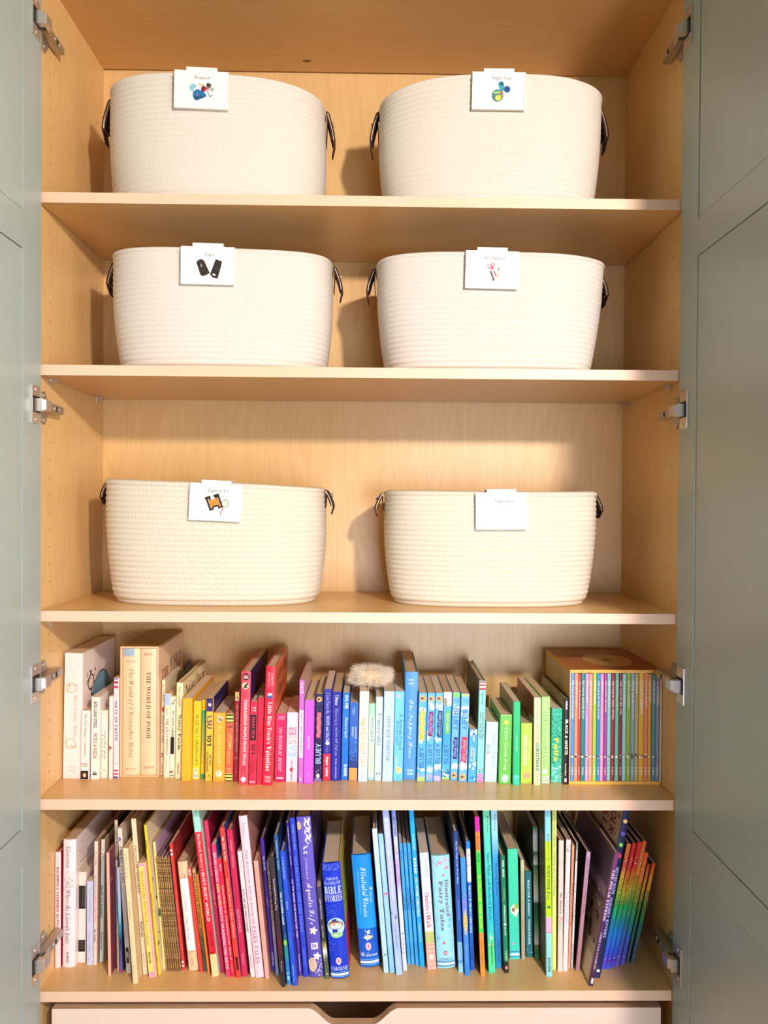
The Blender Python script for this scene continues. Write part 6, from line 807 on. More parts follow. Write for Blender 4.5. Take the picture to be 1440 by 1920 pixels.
 119891: [[4,8,0,9,0,13,3,13,5,9,8,12,16,48,9,48,10,50,16,50,20,61,25,65,30,67,33,66,36,63,35,60,31,61,31,64,30,65,27,64,25,62,22,50,30,50,29,48,21,48,13,16,10,10]],
 119892: [[11,8,3,10,0,15,1,18,9,24,6,26,6,28,11,33,7,37,7,44,11,48,18,51,34,49,34,46,29,46,30,41,26,36,21,33,13,32,11,31,12,29,13,28,24,23,26,22,27,18,26,14,22,10],[16,34,20,35,24,41,24,46,21,50,16,48,12,42,12,36,14,34],[13,9,18,10,21,12,22,17,19,20,10,23,5,19,4,16,5,12,8,10]],
 119894: [[12,58,10,59,9,61,10,63,12,64,15,64,16,61,15,59],[3,21,0,22,0,25,6,46,5,48,2,48,2,49,13,51,6,27,7,25,13,29,14,29,10,24,7,22]],
 119896: [[23,21,21,22,19,24,13,37,9,34,5,22,0,22,12,61,12,63,7,64,8,65,18,67,19,66,10,36,24,47,24,48,21,49,21,50,35,50,34,49,29,47,18,40,25,25,27,25,31,29,32,28,27,23]],
 119897: [[3,21,0,23,0,26,10,62,9,64,6,64,6,65,17,67,6,26,7,25,12,29,13,28,8,23]],
 119898: [[42,21,40,21,39,25,44,44,44,46,42,47,37,44,32,39,27,30,24,22,19,22,25,42,25,46,24,47,18,44,13,38,5,22,0,22,7,46,7,47,3,48,3,49,14,51,10,38,17,45,22,49,27,51,31,49,31,45,30,39,35,45,41,50,46,51,48,50,49,49,50,46,44,26,45,25,46,25,51,30,52,29,45,22]],
 119899: [[23,21,21,22,20,24,25,43,25,46,24,47,18,44,12,38,9,31,5,22,0,22,7,45,7,47,3,48,3,49,14,51,10,38,17,45,23,49,27,51,31,49,31,44,26,26,27,25,32,30,33,29,30,25,27,22]],
 119900: [[11,21,5,22,1,26,0,31,2,38,7,45,13,49,20,51,26,50,30,46,31,44,31,39,29,32,24,27,21,24],[12,23,15,24,18,26,24,34,26,43,25,46,23,49,20,49,16,48,12,44,8,39,6,32,6,27,7,24]],
 119901: [[0,8,0,9,5,10,6,12,15,43,15,47,11,48,11,49,22,51,21,45,28,50,34,51,38,49,40,45,40,40,38,35,34,28,25,22,20,21,14,22,12,11,13,9,17,9,17,8],[20,23,23,23,27,26,32,34,34,43,34,46,32,48,29,48,25,47,20,40,16,25,17,23]],
 119903: [[0,22,7,46,6,47,3,48,3,49,14,51,10,38,19,50,22,51,23,51,25,48,24,45,20,44,18,46,13,40,9,32,5,22]],
 119904: [[10,21,3,22,0,21,1,32,3,31,5,25,7,23,12,23,14,27,14,31,6,42,7,47,12,51,21,50,24,51,23,42,22,42,20,46,18,48,14,49,12,48,11,44,18,35,20,30,19,27,17,23]],
 119905: [[3,21,0,22,0,25,6,48,2,48,2,49,6,51,13,58,15,58,12,50,18,50,17,48,12,48,6,26,7,25,12,29,13,28,6,22]],
 119906: [[4,21,2,21,0,24,5,46,5,48,1,48,1,49,12,51,5,28,6,26,7,25,12,27,17,32,22,41,25,50,31,50,24,26,25,25,27,25,31,29,32,29,28,24,25,22,22,21,19,22,19,27,21,36,12,25,9,23]],
 119907: [[7,21,5,44,3,47,0,48,0,49,8,51,9,50,11,27,20,36,24,42,24,44,21,48,22,50,24,51,26,51,28,47,26,43,23,37,8,21]],
 119908: [[5,21,4,45,3,48,0,48,0,49,8,51,9,50,10,30,24,51,25,51,28,28,38,41,39,44,36,47,37,50,39,51,41,50,42,47,41,43,39,38,24,21,23,21,21,42,6,21]],
 119910: [[3,8,0,9,0,12,7,12,15,21,10,44,8,47,5,48,5,49,13,51,14,50,19,27,29,42,29,44,26,47,26,50,28,51,30,50,32,48,32,44,26,33,13,15,7,9]],
 120016: [[8,20,4,21,1,23,0,27,2,31,7,33,10,32,11,31,11,28,5,25,5,24,7,22,12,23,23,30,19,37,21,42,27,44,33,41,50,56,58,61,62,61,43,25,48,28,60,38,64,38,50,27,42,24,42,22,31,21,33,24,24,29,16,22],[38,32,56,58,51,54,35,40],[24,32,31,40,29,41,26,39,24,36],[33,26,34,32,33,38,26,31]],
 120017: [[37,21,33,22,32,26,34,30,39,32,34,26,34,24,36,23,39,25,43,31,44,39,43,40,39,40,39,42,44,42,48,46,50,52,48,57,42,52,34,34,28,28,22,24,15,22,5,23,1,25,0,31,3,34,9,34,11,32,11,30,5,28,5,26,9,24,16,25,20,29,33,48,40,54,46,58,41,59,32,59,23,56,16,53,12,49,10,44,11,42,14,41,21,44,26,49,29,54,30,53,29,47,26,43,23,40,18,38,11,39,9,41,8,44,9,48,12,51,18,56,34,60,42,60,49,59,54,59,51,58,57,54,57,49,52,44,46,41,49,39,51,37,52,31,46,24]],
 120018: [[21,21,14,23,9,26,7,32,8,37,4,38,1,41,0,45,1,50,5,55,11,58,18,60,24,60,26,60,14,56,7,50,4,43,6,39,9,38,15,47,27,56,36,60,43,60,45,58,46,55,40,47,29,40,19,37,15,28,16,25,18,24,21,23,29,25,33,28,35,31,33,35,28,36,24,33,23,28,22,27,21,28,20,31,24,36,28,38,32,38,35,37,36,34,36,30,33,26,26,22],[20,39,28,42,35,47,41,55,41,59,38,58,31,53]],
 120019: [[9,21,2,22,0,24,1,27,6,28,16,27,29,47,37,55,30,59,26,59,19,58,14,54,9,49,6,43,6,39,8,37,13,37,18,40,23,46,24,53,26,53,26,49,24,43,20,39,15,36,10,35,3,37,0,42,1,47,5,53,11,57,21,60,31,60,39,56,44,58,41,55,45,48,45,39,42,32,39,28,35,24,29,22,23,22,18,23],[27,24,35,26,41,34,43,43,41,51,39,53,32,34,28,29,22,25],[8,23,14,25,9,27,4,27,3,26,3,24]],
 120020: [[15,21,9,22,3,25,0,30,0,35,4,40,7,42,17,45,14,49,14,51,14,54,17,57,26,60,34,60,39,55,39,52,38,48,33,46,28,47,27,51,30,55,34,55,31,52,31,49,32,47,36,49,38,53,37,56,34,58,31,59,27,58,22,53,21,46,27,45,29,42,26,41,19,43,14,40,10,35,8,29,9,26,11,24,15,23,24,25,29,31,28,35,24,36,20,33,18,28,17,27,16,32,18,36,25,38,28,38,30,36,31,31,27,26,21,22],[25,43,27,43,27,44,22,44]],
 120022: [[17,21,10,22,6,25,4,28,5,31,9,34,14,33,15,31,15,29,10,27,9,25,12,23,17,23,22,26,28,35,25,34,19,34,14,37,8,38,4,39,0,45,1,51,4,55,8,58,16,60,9,54,5,47,5,43,6,40,10,39,13,39,12,45,13,49,17,54,28,60,33,61,37,60,39,58,40,56,36,48,28,42,18,38,21,36,26,36,39,42,34,30,29,24,22,22],[18,39,26,42,32,47,37,53,38,56,37,58,35,59,33,58,27,54,21,46]],
 120023: [[12,21,5,22,1,24,0,28,1,31,5,34,9,33,11,32,11,29,6,27,5,25,9,23,15,24,19,28,22,34,16,32,15,32,15,33,24,37,32,48,26,45,21,45,20,48,24,53,20,52,13,45,11,45,12,47,19,53,23,55,28,54,29,52,27,48,42,57,44,57,38,49,35,39,39,41,48,51,56,58,63,60,67,58,68,56,66,51,59,46,48,41,43,32,41,26,42,24,45,24,53,28,66,38,68,38,52,25,44,22,39,22,36,24,35,30,38,39,34,37,31,33,25,25,21,23],[50,44,60,51,63,55,63,58,60,58,57,55]],
 120024: [[11,21,3,23,0,26,0,30,2,33,5,34,10,33,11,31,10,29,5,26,5,25,9,23,15,24,20,28,23,33,16,36,14,42,15,46,18,50,26,55,33,58,44,60,52,60,52,59,48,59,45,56,40,48,34,36,40,39,42,46,43,46,43,42,41,37,33,34,30,29,23,24],[24,35,33,49,43,58,31,54,23,47,20,39,20,37]],
 120026: [[43,21,40,22,38,25,38,28,42,38,42,39,39,39,38,41,44,41,56,56,62,59,67,60,60,55,51,43,45,40,48,35,46,26,47,25,61,38,65,38,48,23],[12,21,6,22,1,24,0,28,1,31,5,33,9,33,11,32,11,29,9,27,6,27,5,25,9,23,15,24,20,29,33,47,27,44,22,45,21,48,24,53,19,50,13,45,11,45,12,46,20,52,25,54,29,52,27,46,28,46,35,50,44,58,47,58,42,52,36,38,30,28,21,23]],
 120027: [[8,21,2,23,0,24,0,27,3,29,7,29,16,27,22,37,15,38,11,42,10,44,10,49,15,55,24,60,31,61,35,60,35,59,28,58,23,56,17,51,15,46,15,43,18,39,22,38,29,50,37,58,45,61,49,59,51,55,48,49,42,43,32,38,25,28,21,25,24,24,28,24,34,28,45,37,49,38,30,23,26,22,18,24],[33,40,39,43,44,49,47,55,46,59,43,58,39,54],[7,23,15,26,9,28,4,27,2,27,2,25]],
 120029: [[35,21,34,38,36,53,23,30,17,25,11,22,5,21,1,24,0,29,3,33,8,33,11,32,11,29,4,26,4,24,7,23,11,23,16,27,23,34,34,54,38,59,42,60,43,60,41,49,42,33,51,52,56,54,58,53,58,52,52,48,49,43,43,29,43,25]],
 120031: [[11,21,5,22,1,25,0,28,2,32,6,34,10,32,10,29,5,27,6,24,10,23,16,24,20,29,25,37,19,35,18,36,26,39,31,47,37,53,44,57,39,59,31,59,23,57,16,54,9,47,10,42,13,40,18,42,22,45,26,50,28,55,29,54,28,47,26,43,22,40,18,39,11,39,7,42,8,47,12,52,22,58,31,60,39,60,46,58,53,59,48,57,51,54,53,50,52,47,49,43,41,39,35,38,32,32,24,25,18,22],[36,40,41,42,45,47,46,53,45,56,40,51]],
 120035: [[17,38,12,39,10,44,13,51,18,56,30,60,37,60,48,59,54,59,52,56,48,54,30,58,21,55,13,48,12,44,13,41,17,40,21,43,25,48,26,55,28,52,29,47,25,41,21,39],[12,21,6,22,1,25,0,28,1,31,5,34,9,34,11,33,11,30,9,28,5,27,6,25,11,23,18,24,21,27,25,31,32,46,38,52,42,54,37,37,31,28,22,22]],
 120036: [[21,21,16,23,14,26,14,29,17,35,28,51,29,54,28,57,24,59,18,57,12,54,6,48,2,41,3,38,7,36,11,39,14,44,17,50,17,55,19,54,20,51,20,46,18,41,13,36,9,34,3,35,0,39,1,44,6,51,14,57,22,60,30,59,34,56,36,51,35,48,21,26,20,24,22,23,25,24,29,27,49,58,58,59,38,24,39,23,41,24,57,38,61,38,47,26,39,22,35,21,33,23,32,25,32,28,26,23]],
 120038: [[8,21,6,22,7,23,21,39,25,47,27,52,27,57,23,59,17,57,11,54,3,46,2,41,3,38,7,37,12,41,16,48,18,55,20,54,21,52,20,44,18,40,14,37,9,35,3,36,0,39,1,45,6,51,14,58,21,60,27,60,32,58,35,53,35,47,33,44,27,36,18,28,36,43,54,60,55,59,43,30,57,46,63,52,66,53,52,39,41,23,39,22,37,23,35,29,38,39,42,45,26,31]],
 120042: [[19,21,16,22,15,25,9,22,3,22,0,25,1,32,7,38,13,40,19,41,21,38,23,41,30,41,22,25,24,25,29,29,30,27,24,23],[8,23,11,24,16,29,20,36,19,39,15,38,10,33,6,25]],
 120043: [[26,29,23,27,18,26,10,22,4,21,2,23,0,25,1,28,5,35,1,32,0,33,6,39,19,57,27,58,9,30,7,24,10,24,16,27,15,30,15,35,17,39,20,41,23,41,25,37,23,32,19,28,25,30],[18,28,21,33,21,36,19,36,17,34]],
 120044: [[7,21,3,22,1,24,0,28,2,33,6,37,11,40,16,41,21,40,22,37,22,35,18,34,17,36,19,38,16,38,10,31,7,25,8,23,10,23,19,29,20,27,14,23]],
 120045: [[7,21,2,23,0,26,0,29,3,34,7,38,13,40,19,41,22,38,33,57,42,58,22,25,22,24,24,24,30,29,31,27,23,22,17,22,15,26,13,23],[9,23,13,25,17,30,20,36,20,39,18,39,15,37,9,30,7,25]],
 120046: [[9,21,4,22,1,25,0,28,2,32,6,36,11,40,17,41,21,40,23,37,21,33,16,30,9,28,7,24,8,23,11,23,17,26,21,29,23,27,16,23],[9,30,16,33,18,36,18,39,14,37]],
 120047: [[31,27,25,23,18,21,8,5,0,4,13,24,12,27,15,29,20,36,15,32,14,33,21,39,35,56,40,59,45,59,46,58,47,54,41,45,28,37,20,23,24,24,29,29],[28,39,39,47,42,53,42,57,40,57,36,53]],
 120048: [[37,27,27,22,20,12,14,6,7,3,3,4,1,6,0,8,2,13,8,17,19,21,20,24,16,22,12,22,9,23,8,26,9,32,15,38,23,41,27,41,29,38,30,41,39,41,29,24,36,29],[15,23,19,24,23,29,27,36,27,39,23,38,17,31,14,25,14,23],[7,5,11,8,18,19,11,16,6,12,4,8,5,5]],
 120049: [[33,27,24,22,21,22,18,24,18,29,25,39,21,36,17,33,8,22,0,21,9,36,4,32,3,33,11,41,21,57,29,58,15,34,23,40,28,41,30,38,31,34,24,24,31,29]],
 120050: [[15,44,12,45,11,48,13,50,16,50,18,49,19,47,17,45],[16,27,8,22,2,22,0,23,0,26,5,35,1,32,0,33,7,40,16,41,7,24,10,25,14,29]],
 120053: [[17,27,10,22,3,22,1,23,0,26,4,35,1,32,0,33,7,40,18,57,26,58,7,25,8,24,15,29]],
 120055: [[0,21,10,36,5,32,4,33,11,40,16,40,17,34,25,40,30,41,32,38,33,34,26,24,33,29,35,27,28,22,25,21,22,22,20,24,20,27,21,31,28,39,20,33,10,22]],
 120056: [[7,21,3,22,0,26,0,29,2,34,7,38,13,40,19,41,22,39,23,37,23,34,19,27,24,29,25,28,20,25],[9,23,12,25,12,27,15,28,18,32,20,37,19,39,16,38,11,32,8,26]],
 120057: [[13,33,20,40,29,55,37,55,27,37,32,40,34,41,38,39,38,33,33,23,41,29,42,27,34,22,30,21,28,23,26,25,26,28,34,38,31,38,23,29,8,5,0,4,18,35,15,32]],
 120058: [[10,3,5,5,4,8,5,13,11,23,6,21,2,23,0,27,1,32,7,37,13,40,19,41,21,38,22,40,30,41,11,8,11,6,12,5,17,8,20,16,19,23,28,29,29,27,22,22,22,15,21,10,16,5],[7,23,11,25,14,29,19,36,18,38,16,37,10,31,6,25]],
 120059: [[20,27,12,22,6,22,3,25,3,28,7,33,11,37,6,37,1,32,0,33,4,37,6,42,8,42,8,40,15,38,18,36,17,34,11,24,13,24,19,29]],
 120060: [[20,28,14,24,9,21,3,22,0,25,0,27,3,29,5,28,6,26,3,23,6,23,7,25,10,30,10,37,4,32,3,33,13,43,14,42,13,39,17,31,15,27,19,29]],
 120061: [[0,33,8,42,18,57,26,57,21,49,26,49,25,47,20,47,7,25,7,24,8,24,15,29,17,27,9,22,2,22,1,24,0,27,5,35,1,32]],
 120062: [[32,27,26,23,23,22,17,23,16,24,16,27,11,23,4,22,1,23,0,26,4,35,1,32,0,33,7,40,17,41,9,28,8,25,9,24,16,30,23,40,33,41,23,24,25,24,31,29]],
 120066: [[37,27,27,22,19,10,13,5,6,3,3,4,1,5,0,8,2,12,7,17,19,21,22,27,16,22,12,21,9,23,9,28,13,36,8,32,6,33,14,39,17,41,19,40,21,37,15,23,21,28,30,40,39,41,29,24,36,29],[6,5,11,8,18,19,10,16,5,12,4,7]],
 120067: [[5,3,2,4,0,6,2,12,8,17,19,23,18,26,12,23,9,24,9,26,12,27,18,27,21,31,16,31,14,32,14,36,10,32,8,33,14,39,19,41,21,40,22,38,19,33,22,33,27,40,31,41,31,38,20,27,24,24,28,29,30,27,24,23,25,19,22,14,13,6],[4,5,10,9,18,20,9,16,4,11,2,7]],
 120276: [[0,22,17,66,29,66,46,22,35,22,32,32,14,32,11,22],[17,40,29,40,23,59]],
 120277: [[0,22,0,66,21,66,29,64,34,59,34,52,32,48,27,45,32,43,35,39,35,31,33,28,27,23,23,22],[10,48,19,49,22,50,24,54,23,56,18,58,10,58],[10,29,19,30,23,31,25,34,24,38,19,41,10,41]],
 120278: [[21,21,12,22,9,24,4,29,1,35,0,48,2,56,7,62,13,65,24,67,36,64,33,56,24,59,18,58,16,57,11,52,10,39,13,33,18,29,26,29,34,31,34,23]],
 120279: [[0,22,0,66,20,66,31,62,36,56,39,49,39,37,36,32,33,27,27,24,21,22],[10,29,23,31,27,36,29,44,29,49,27,52,23,57,20,58,10,58]],
 120280: [[0,22,0,66,27,66,27,58,10,58,10,49,26,49,26,41,10,41,10,29,27,29,27,22]],
 120281: [[0,22,0,66,27,66,27,58,10,58,10,47,26,47,26,39,10,39,10,22]],
 120282: [[22,21,15,22,10,24,5,27,2,31,0,37,0,48,1,52,5,59,11,64,19,66,32,66,39,64,35,56,26,59,19,58,15,56,11,49,10,44,11,36,15,31,20,29,29,30,29,39,20,39,20,47,39,47,39,24,31,22]],
 120283: [[0,22,0,66,10,66,10,49,29,49,29,66,39,66,39,22,29,22,29,41,10,41,10,22]],
 120284: [[0,22,0,27,6,30,6,58,0,61,0,66,22,66,22,61,16,58,16,30,22,27,22,22]],
 120285: [[6,9,0,9,0,17,7,17,10,19,11,21,11,66,21,66,20,18,16,12,11,9]],
 120286: [[0,22,0,66,10,66,10,46,27,66,38,66,22,46,38,22,27,22,14,40,10,38,10,22]],
 120287: [[0,22,0,66,10,66,10,29,29,29,29,22]],
 120288: [[0,22,0,66,14,66,25,32,37,66,51,66,51,22,41,22,42,56,29,22,20,22,9,56,9,22]],
 120289: [[0,22,0,66,13,66,33,33,33,66,42,66,42,22,29,22,9,55,9,22]],
 120290: [[23,21,14,22,7,26,2,32,0,44,2,56,7,62,14,65,23,67,32,65,39,62,43,56,45,44,43,32,39,26,32,22],[23,29,30,31,32,33,33,36,35,44,33,52,32,55,30,57,23,59,19,58,13,55,11,48,11,44,11,40,13,33,16,31]],
 120291: [[0,22,0,66,15,66,25,64,29,62,32,56,33,50,31,45,28,41,22,38,10,37,10,22],[10,45,18,46,22,48,23,52,22,55,19,58,10,58]],
 120292: [[32,11,23,21,13,22,7,26,4,29,1,36,0,48,2,56,7,62,13,65,22,67,32,65,38,62,41,59,44,52,45,44,44,35,40,28,33,23,45,11],[22,29,29,31,32,33,33,36,34,44,33,52,32,55,29,57,22,59,19,58,13,55,11,48,10,44,11,40,13,33,15,31]],
 120293: [[0,22,0,66,20,66,28,63,32,57,33,51,30,45,24,41,38,22,27,22,15,39,10,39,10,22],[10,46,16,47,21,48,22,51,22,56,19,58,10,58]],
 120294: [[13,21,0,24,0,33,9,29,14,29,20,30,21,34,18,38,8,43,3,46,1,52,1,58,2,61,8,65,12,66,21,66,31,64,28,56,20,59,15,59,11,57,11,53,13,51,24,45,29,41,31,36,30,30,26,25,23,23]],
 120295: [[13,22,13,58,0,58,0,66,36,66,36,58,23,58,23,22]],
 120296: [[19,21,9,23,2,29,0,37,0,66,10,66,10,36,12,31,20,29,25,30,27,31,29,36,29,66,39,66,39,37,38,32,35,27,30,23]],
 120297: [[16,22,0,66,10,66,22,30,33,66,43,66,27,22]],
 120298: [[12,22,0,66,10,66,18,30,27,66,37,66,46,30,55,66,64,66,52,22,41,22,32,55,24,22]],
 120299: [[0,22,16,45,1,66,12,66,22,50,32,66,43,66,28,44,44,22,33,22,22,38,11,22]],
 120300: [[16,22,16,39,0,66,11,66,21,48,31,66,42,66,26,39,26,22]],
 120301: [[0,22,0,28,23,58,1,58,1,66,35,66,35,60,12,29,35,29,35,22]],
 120302: [[11,21,6,22,1,26,0,32,0,35,2,38,7,41,23,43,22,46,21,48,17,49,7,47,3,53,15,56,26,55,31,51,32,48,32,22,26,22,23,26,18,22],[15,28,19,29,22,31,23,37,14,37,11,35,11,30]],
 120303: [[20,21,14,22,10,25,8,22,0,22,0,69,10,69,10,51,14,55,20,56,27,54,32,48,34,39,32,29,27,23],[17,29,22,31,24,39,22,46,17,49,12,47,10,39,12,31,15,29]],
 120304: [[17,21,12,22,4,25,0,33,0,42,2,49,6,53,14,56,22,56,29,54,26,47,19,49,13,48,11,44,10,35,12,31,15,29,21,29,28,32,28,24,23,22]],
 120305: [[14,21,7,23,2,29,0,39,2,48,4,52,10,56,19,56,25,51,24,69,34,69,34,22,26,22,24,26,20,23],[17,28,23,31,25,39,23,46,22,48,17,49,12,46,10,38,12,31]],
 120306: [[18,21,12,22,6,24,2,29,0,35,0,42,2,48,6,53,14,56,22,56,26,54,31,49,33,45,33,36,10,36,12,30,16,28,23,28,31,31,31,24,26,22],[10,43,24,43,22,48,17,50,12,48]],
 120307: [[5,22,5,49,0,49,0,53,5,56,6,63,10,67,18,69,27,68,25,61,18,62,16,59,15,56,24,56,24,49,15,49,15,22]],
 120308: [[15,7,2,9,2,16,11,14,20,14,23,17,24,26,19,22,13,21,9,22,3,26,0,34,0,44,1,48,6,54,10,56,18,56,24,51,25,56,34,56,33,17,29,11,25,9],[17,28,22,30,24,39,23,46,17,49,13,48,11,44,10,38,11,33,13,29]],
 120309: [[0,22,0,69,10,69,9,51,14,55,21,56,27,55,32,51,34,44,34,22,24,22,23,46,21,48,18,49,13,48,11,44,10,22]],
 120310: [[5,60,2,61,0,64,2,68,5,69,9,68,11,64,9,61],[0,22,0,56,10,56,10,22]],
 120312: [[0,22,0,69,10,69,9,40,24,56,35,56,21,41,36,22,25,22,14,35,10,32,10,22]],
 120313: [[0,22,0,69,10,69,10,22]],
 120314: [[0,22,0,56,8,56,9,51,14,55,23,56,27,55,32,51,35,54,39,56,47,56,52,53,54,51,55,44,55,22,45,22,45,46,43,48,40,49,36,48,33,44,33,22,23,22,22,46,20,48,17,49,13,48,11,44,10,22]],
 120315: [[0,22,0,56,8,56,9,51,12,54,18,56,24,56,30,53,33,48,34,22,24,22,24,44,21,48,18,49,13,48,11,44,10,22]],
 120316: [[18,21,9,23,4,27,1,32,0,39,1,44,5,52,13,56,18,56,24,55,31,51,34,45,35,39,35,34,30,26,23,22],[18,29,20,29,23,31,25,39,23,46,22,48,18,49,13,48,12,46,10,39,12,31,13,30]],
 120317: [[0,7,0,56,8,56,9,51,14,55,18,56,24,56,27,54,32,48,34,44,34,33,32,29,30,26,24,22,15,22,9,25,10,7],[17,29,19,29,22,31,24,39,23,44,21,48,17,49,12,47,10,39,12,31,15,29]],
 120319: [[0,22,0,56,8,56,9,50,16,55,24,56,23,47,15,47,11,43,10,22]],
 120320: [[12,21,0,23,0,31,12,28,17,29,18,31,16,33,6,38,2,41,0,45,0,50,2,52,7,55,14,56,23,55,27,54,24,47,14,49,10,48,10,47,12,45,25,38,27,34,27,29,24,24,21,22]],
 120321: [[16,21,10,22,6,26,5,30,5,49,0,49,0,53,5,56,8,63,15,63,15,56,25,56,25,49,15,49,15,32,15,30,18,29,25,30,25,23]],
 120322: [[13,21,6,22,2,26,0,34,0,56,10,56,10,34,12,29,16,28,21,30,23,34,24,56,34,56,34,22,26,22,24,26,19,22]],
 120323: [[14,22,0,56,10,56,17,36,19,29,28,56,38,56,24,22]],
 120324: [[10,22,0,56,10,56,16,29,22,56,33,56,39,29,46,56,56,56,45,22,34,22,28,49,21,22]],
 120325: [[0,22,12,39,1,56,12,56,19,45,26,56,37,56,25,39,38,22,27,22,19,33,11,22]],
 120326: [[7,7,2,7,2,15,10,15,12,17,14,22,0,56,11,56,19,31,27,56,38,56,21,14,17,9]],
 120327: [[0,22,0,27,17,49,1,49,1,56,28,56,28,50,12,29,29,29,29,22]],
 120380: [[0,22,25,66,37,66,42,22,32,22,31,32,16,32,10,22],[20,40,31,40,30,59]],
 120381: [[0,22,10,66,28,66,35,64,39,59,39,53,36,49,29,45,34,42,36,38,35,33,33,28,29,24,24,22],[16,48,23,49,27,50,28,52,28,56,26,58,18,58],[12,29,20,30,23,31,26,36,24,40,22,41,14,41]],
 120384: [[0,22,10,66,37,66,35,58,18,58,16,49,32,49,30,41,14,41,12,29,28,29,27,22]],
 120387: [[0,22,10,66,20,66,16,49,31,49,35,66,45,66,35,22,25,22,30,41,14,41,10,22]],
 120391: [[0,22,10,66,20,66,12,29,28,29,27,22]],
 120392: [[0,22,10,66,23,66,25,33,43,66,57,66,47,22,38,22,46,56,28,22,18,22,16,56,9,22]],
 120393: [[0,22,10,66,22,66,33,33,40,66,49,66,39,22,28,22,16,55,9,22]],
 120394: [[18,21,8,23,2,29,0,38,2,48,6,58,14,64,21,66,31,66,35,65,41,59,43,50,41,40,37,30,32,25,26,22],[18,29,23,30,27,34,32,42,32,52,30,56,27,59,22,59,17,56,14,53,11,46,10,38,11,33,14,30]],
 120397: [[0,22,10,66,26,66,33,63,37,58,37,51,34,45,27,41,35,22,24,22,18,39,14,39,10,22],[16,46,21,47,25,48,27,51,26,56,24,58,18,58]],
 120398: [[12,21,5,22,0,24,0,32,6,30,12,29,17,30,19,32,19,35,18,38,10,44,7,48,6,53,6,58,11,64,16,66,24,67,33,65,35,64,31,57,25,59,20,59,17,57,16,54,17,50,26,44,29,40,29,35,28,29,23,24,18,22]],
 120400: [[15,21,6,23,4,25,0,30,0,37,7,66,16,66,10,34,10,31,12,30,16,29,21,30,25,35,32,66,42,66,35,37,32,29,25,23]],
 120402: [[1,22,0,66,9,66,9,31,25,66,34,66,35,31,50,66,60,66,39,22,28,22,27,53,12,22]],
 120404: [[4,22,8,39,0,66,10,66,14,48,27,66,38,66,18,39,14,22]],
 120408: [[13,21,5,23,1,28,0,37,2,45,7,51,13,55,21,56,28,55,30,54,27,47,22,49,18,49,14,47,12,43,10,34,11,30,14,29,17,29,24,31,24,24]],
 120410: [[14,21,7,23,2,27,0,34,1,42,5,49,9,53,17,56,24,56,30,54,32,50,32,44,30,41,23,37,10,35,10,34,12,30,14,28,20,28,27,31,27,24,21,22],[11,41,21,43,23,45,23,48,20,50,16,49,13,46]],
 120412: [[12,7,0,9,0,17,7,15,15,15,19,18,22,26,18,23,14,21,9,22,4,25,3,28,2,33,3,39,5,47,10,53,16,56,23,56,28,51,30,56,38,56,27,15,22,9,17,7],[17,28,21,31,24,37,25,45,22,49,19,49,16,47,13,39,13,31,14,29]],
 120413: [[0,22,11,69,21,69,16,51,21,55,26,56,32,55,35,49,35,43,31,22,21,22,26,45,24,48,22,49,18,47,15,42,10,22]],
 120417: [[0,22,11,69,21,69,10,22]],
 120418: [[0,22,8,56,15,56,15,49,20,54,24,56,31,55,33,53,35,49,40,54,44,56,49,56,53,54,55,49,56,45,51,22,41,22,46,44,46,47,43,49,39,47,36,42,30,22,20,22,25,44,25,47,22,49,18,47,15,42,10,22]],
 120423: [[0,22,8,56,15,56,15,49,22,55,29,56,27,47,22,47,16,43,10,22]],
 120424: [[11,21,0,23,0,31,10,28,15,29,16,30,15,34,7,39,5,42,4,45,5,51,8,53,14,56,22,56,28,54,29,53,26,47,18,49,15,49,14,47,15,44,23,40,25,37,26,33,24,26,19,22]],
 120425: [[10,21,3,23,1,26,1,31,5,49,0,49,1,53,7,56,12,63,18,63,16,56,26,56,24,49,15,49,11,32,11,30,12,29,19,30,19,23]],
 120426: [[9,21,4,22,0,28,0,36,5,56,14,56,9,32,10,30,13,28,17,30,20,35,25,56,35,56,28,22,20,22,20,28,16,23]],
 120430: [[5,7,0,7,0,15,7,15,13,22,8,56,18,56,20,31,32,56,43,56,18,14,14,9]],
 120812: [[17,21,11,22,7,24,4,27,0,37,0,44,2,56,5,62,10,66,17,67,22,66,26,64,29,61,31,56,33,44,32,32,29,26,24,22],[17,29,19,29,22,32,23,44,22,55,21,57,17,59,13,57,11,55,10,44,11,32,14,29]],
 120813: [[14,22,14,56,5,49,0,55,15,66,24,66,24,22]],
}


# ------------------------------------------------------------------ the room
tag(box('floor', -2.2, 2.2, -4.0, 0.36, -0.05, 0.0, wood_mat('oak_floor', 'b98d60', '8f6540', 'X', 0.4), None), kind='structure')
tag(box('wall_back', -2.2, 2.2, 0.345, 0.40, 0.0, 2.7, mat('d9d4c8', 0.8, 0, 0.02)), kind='structure')

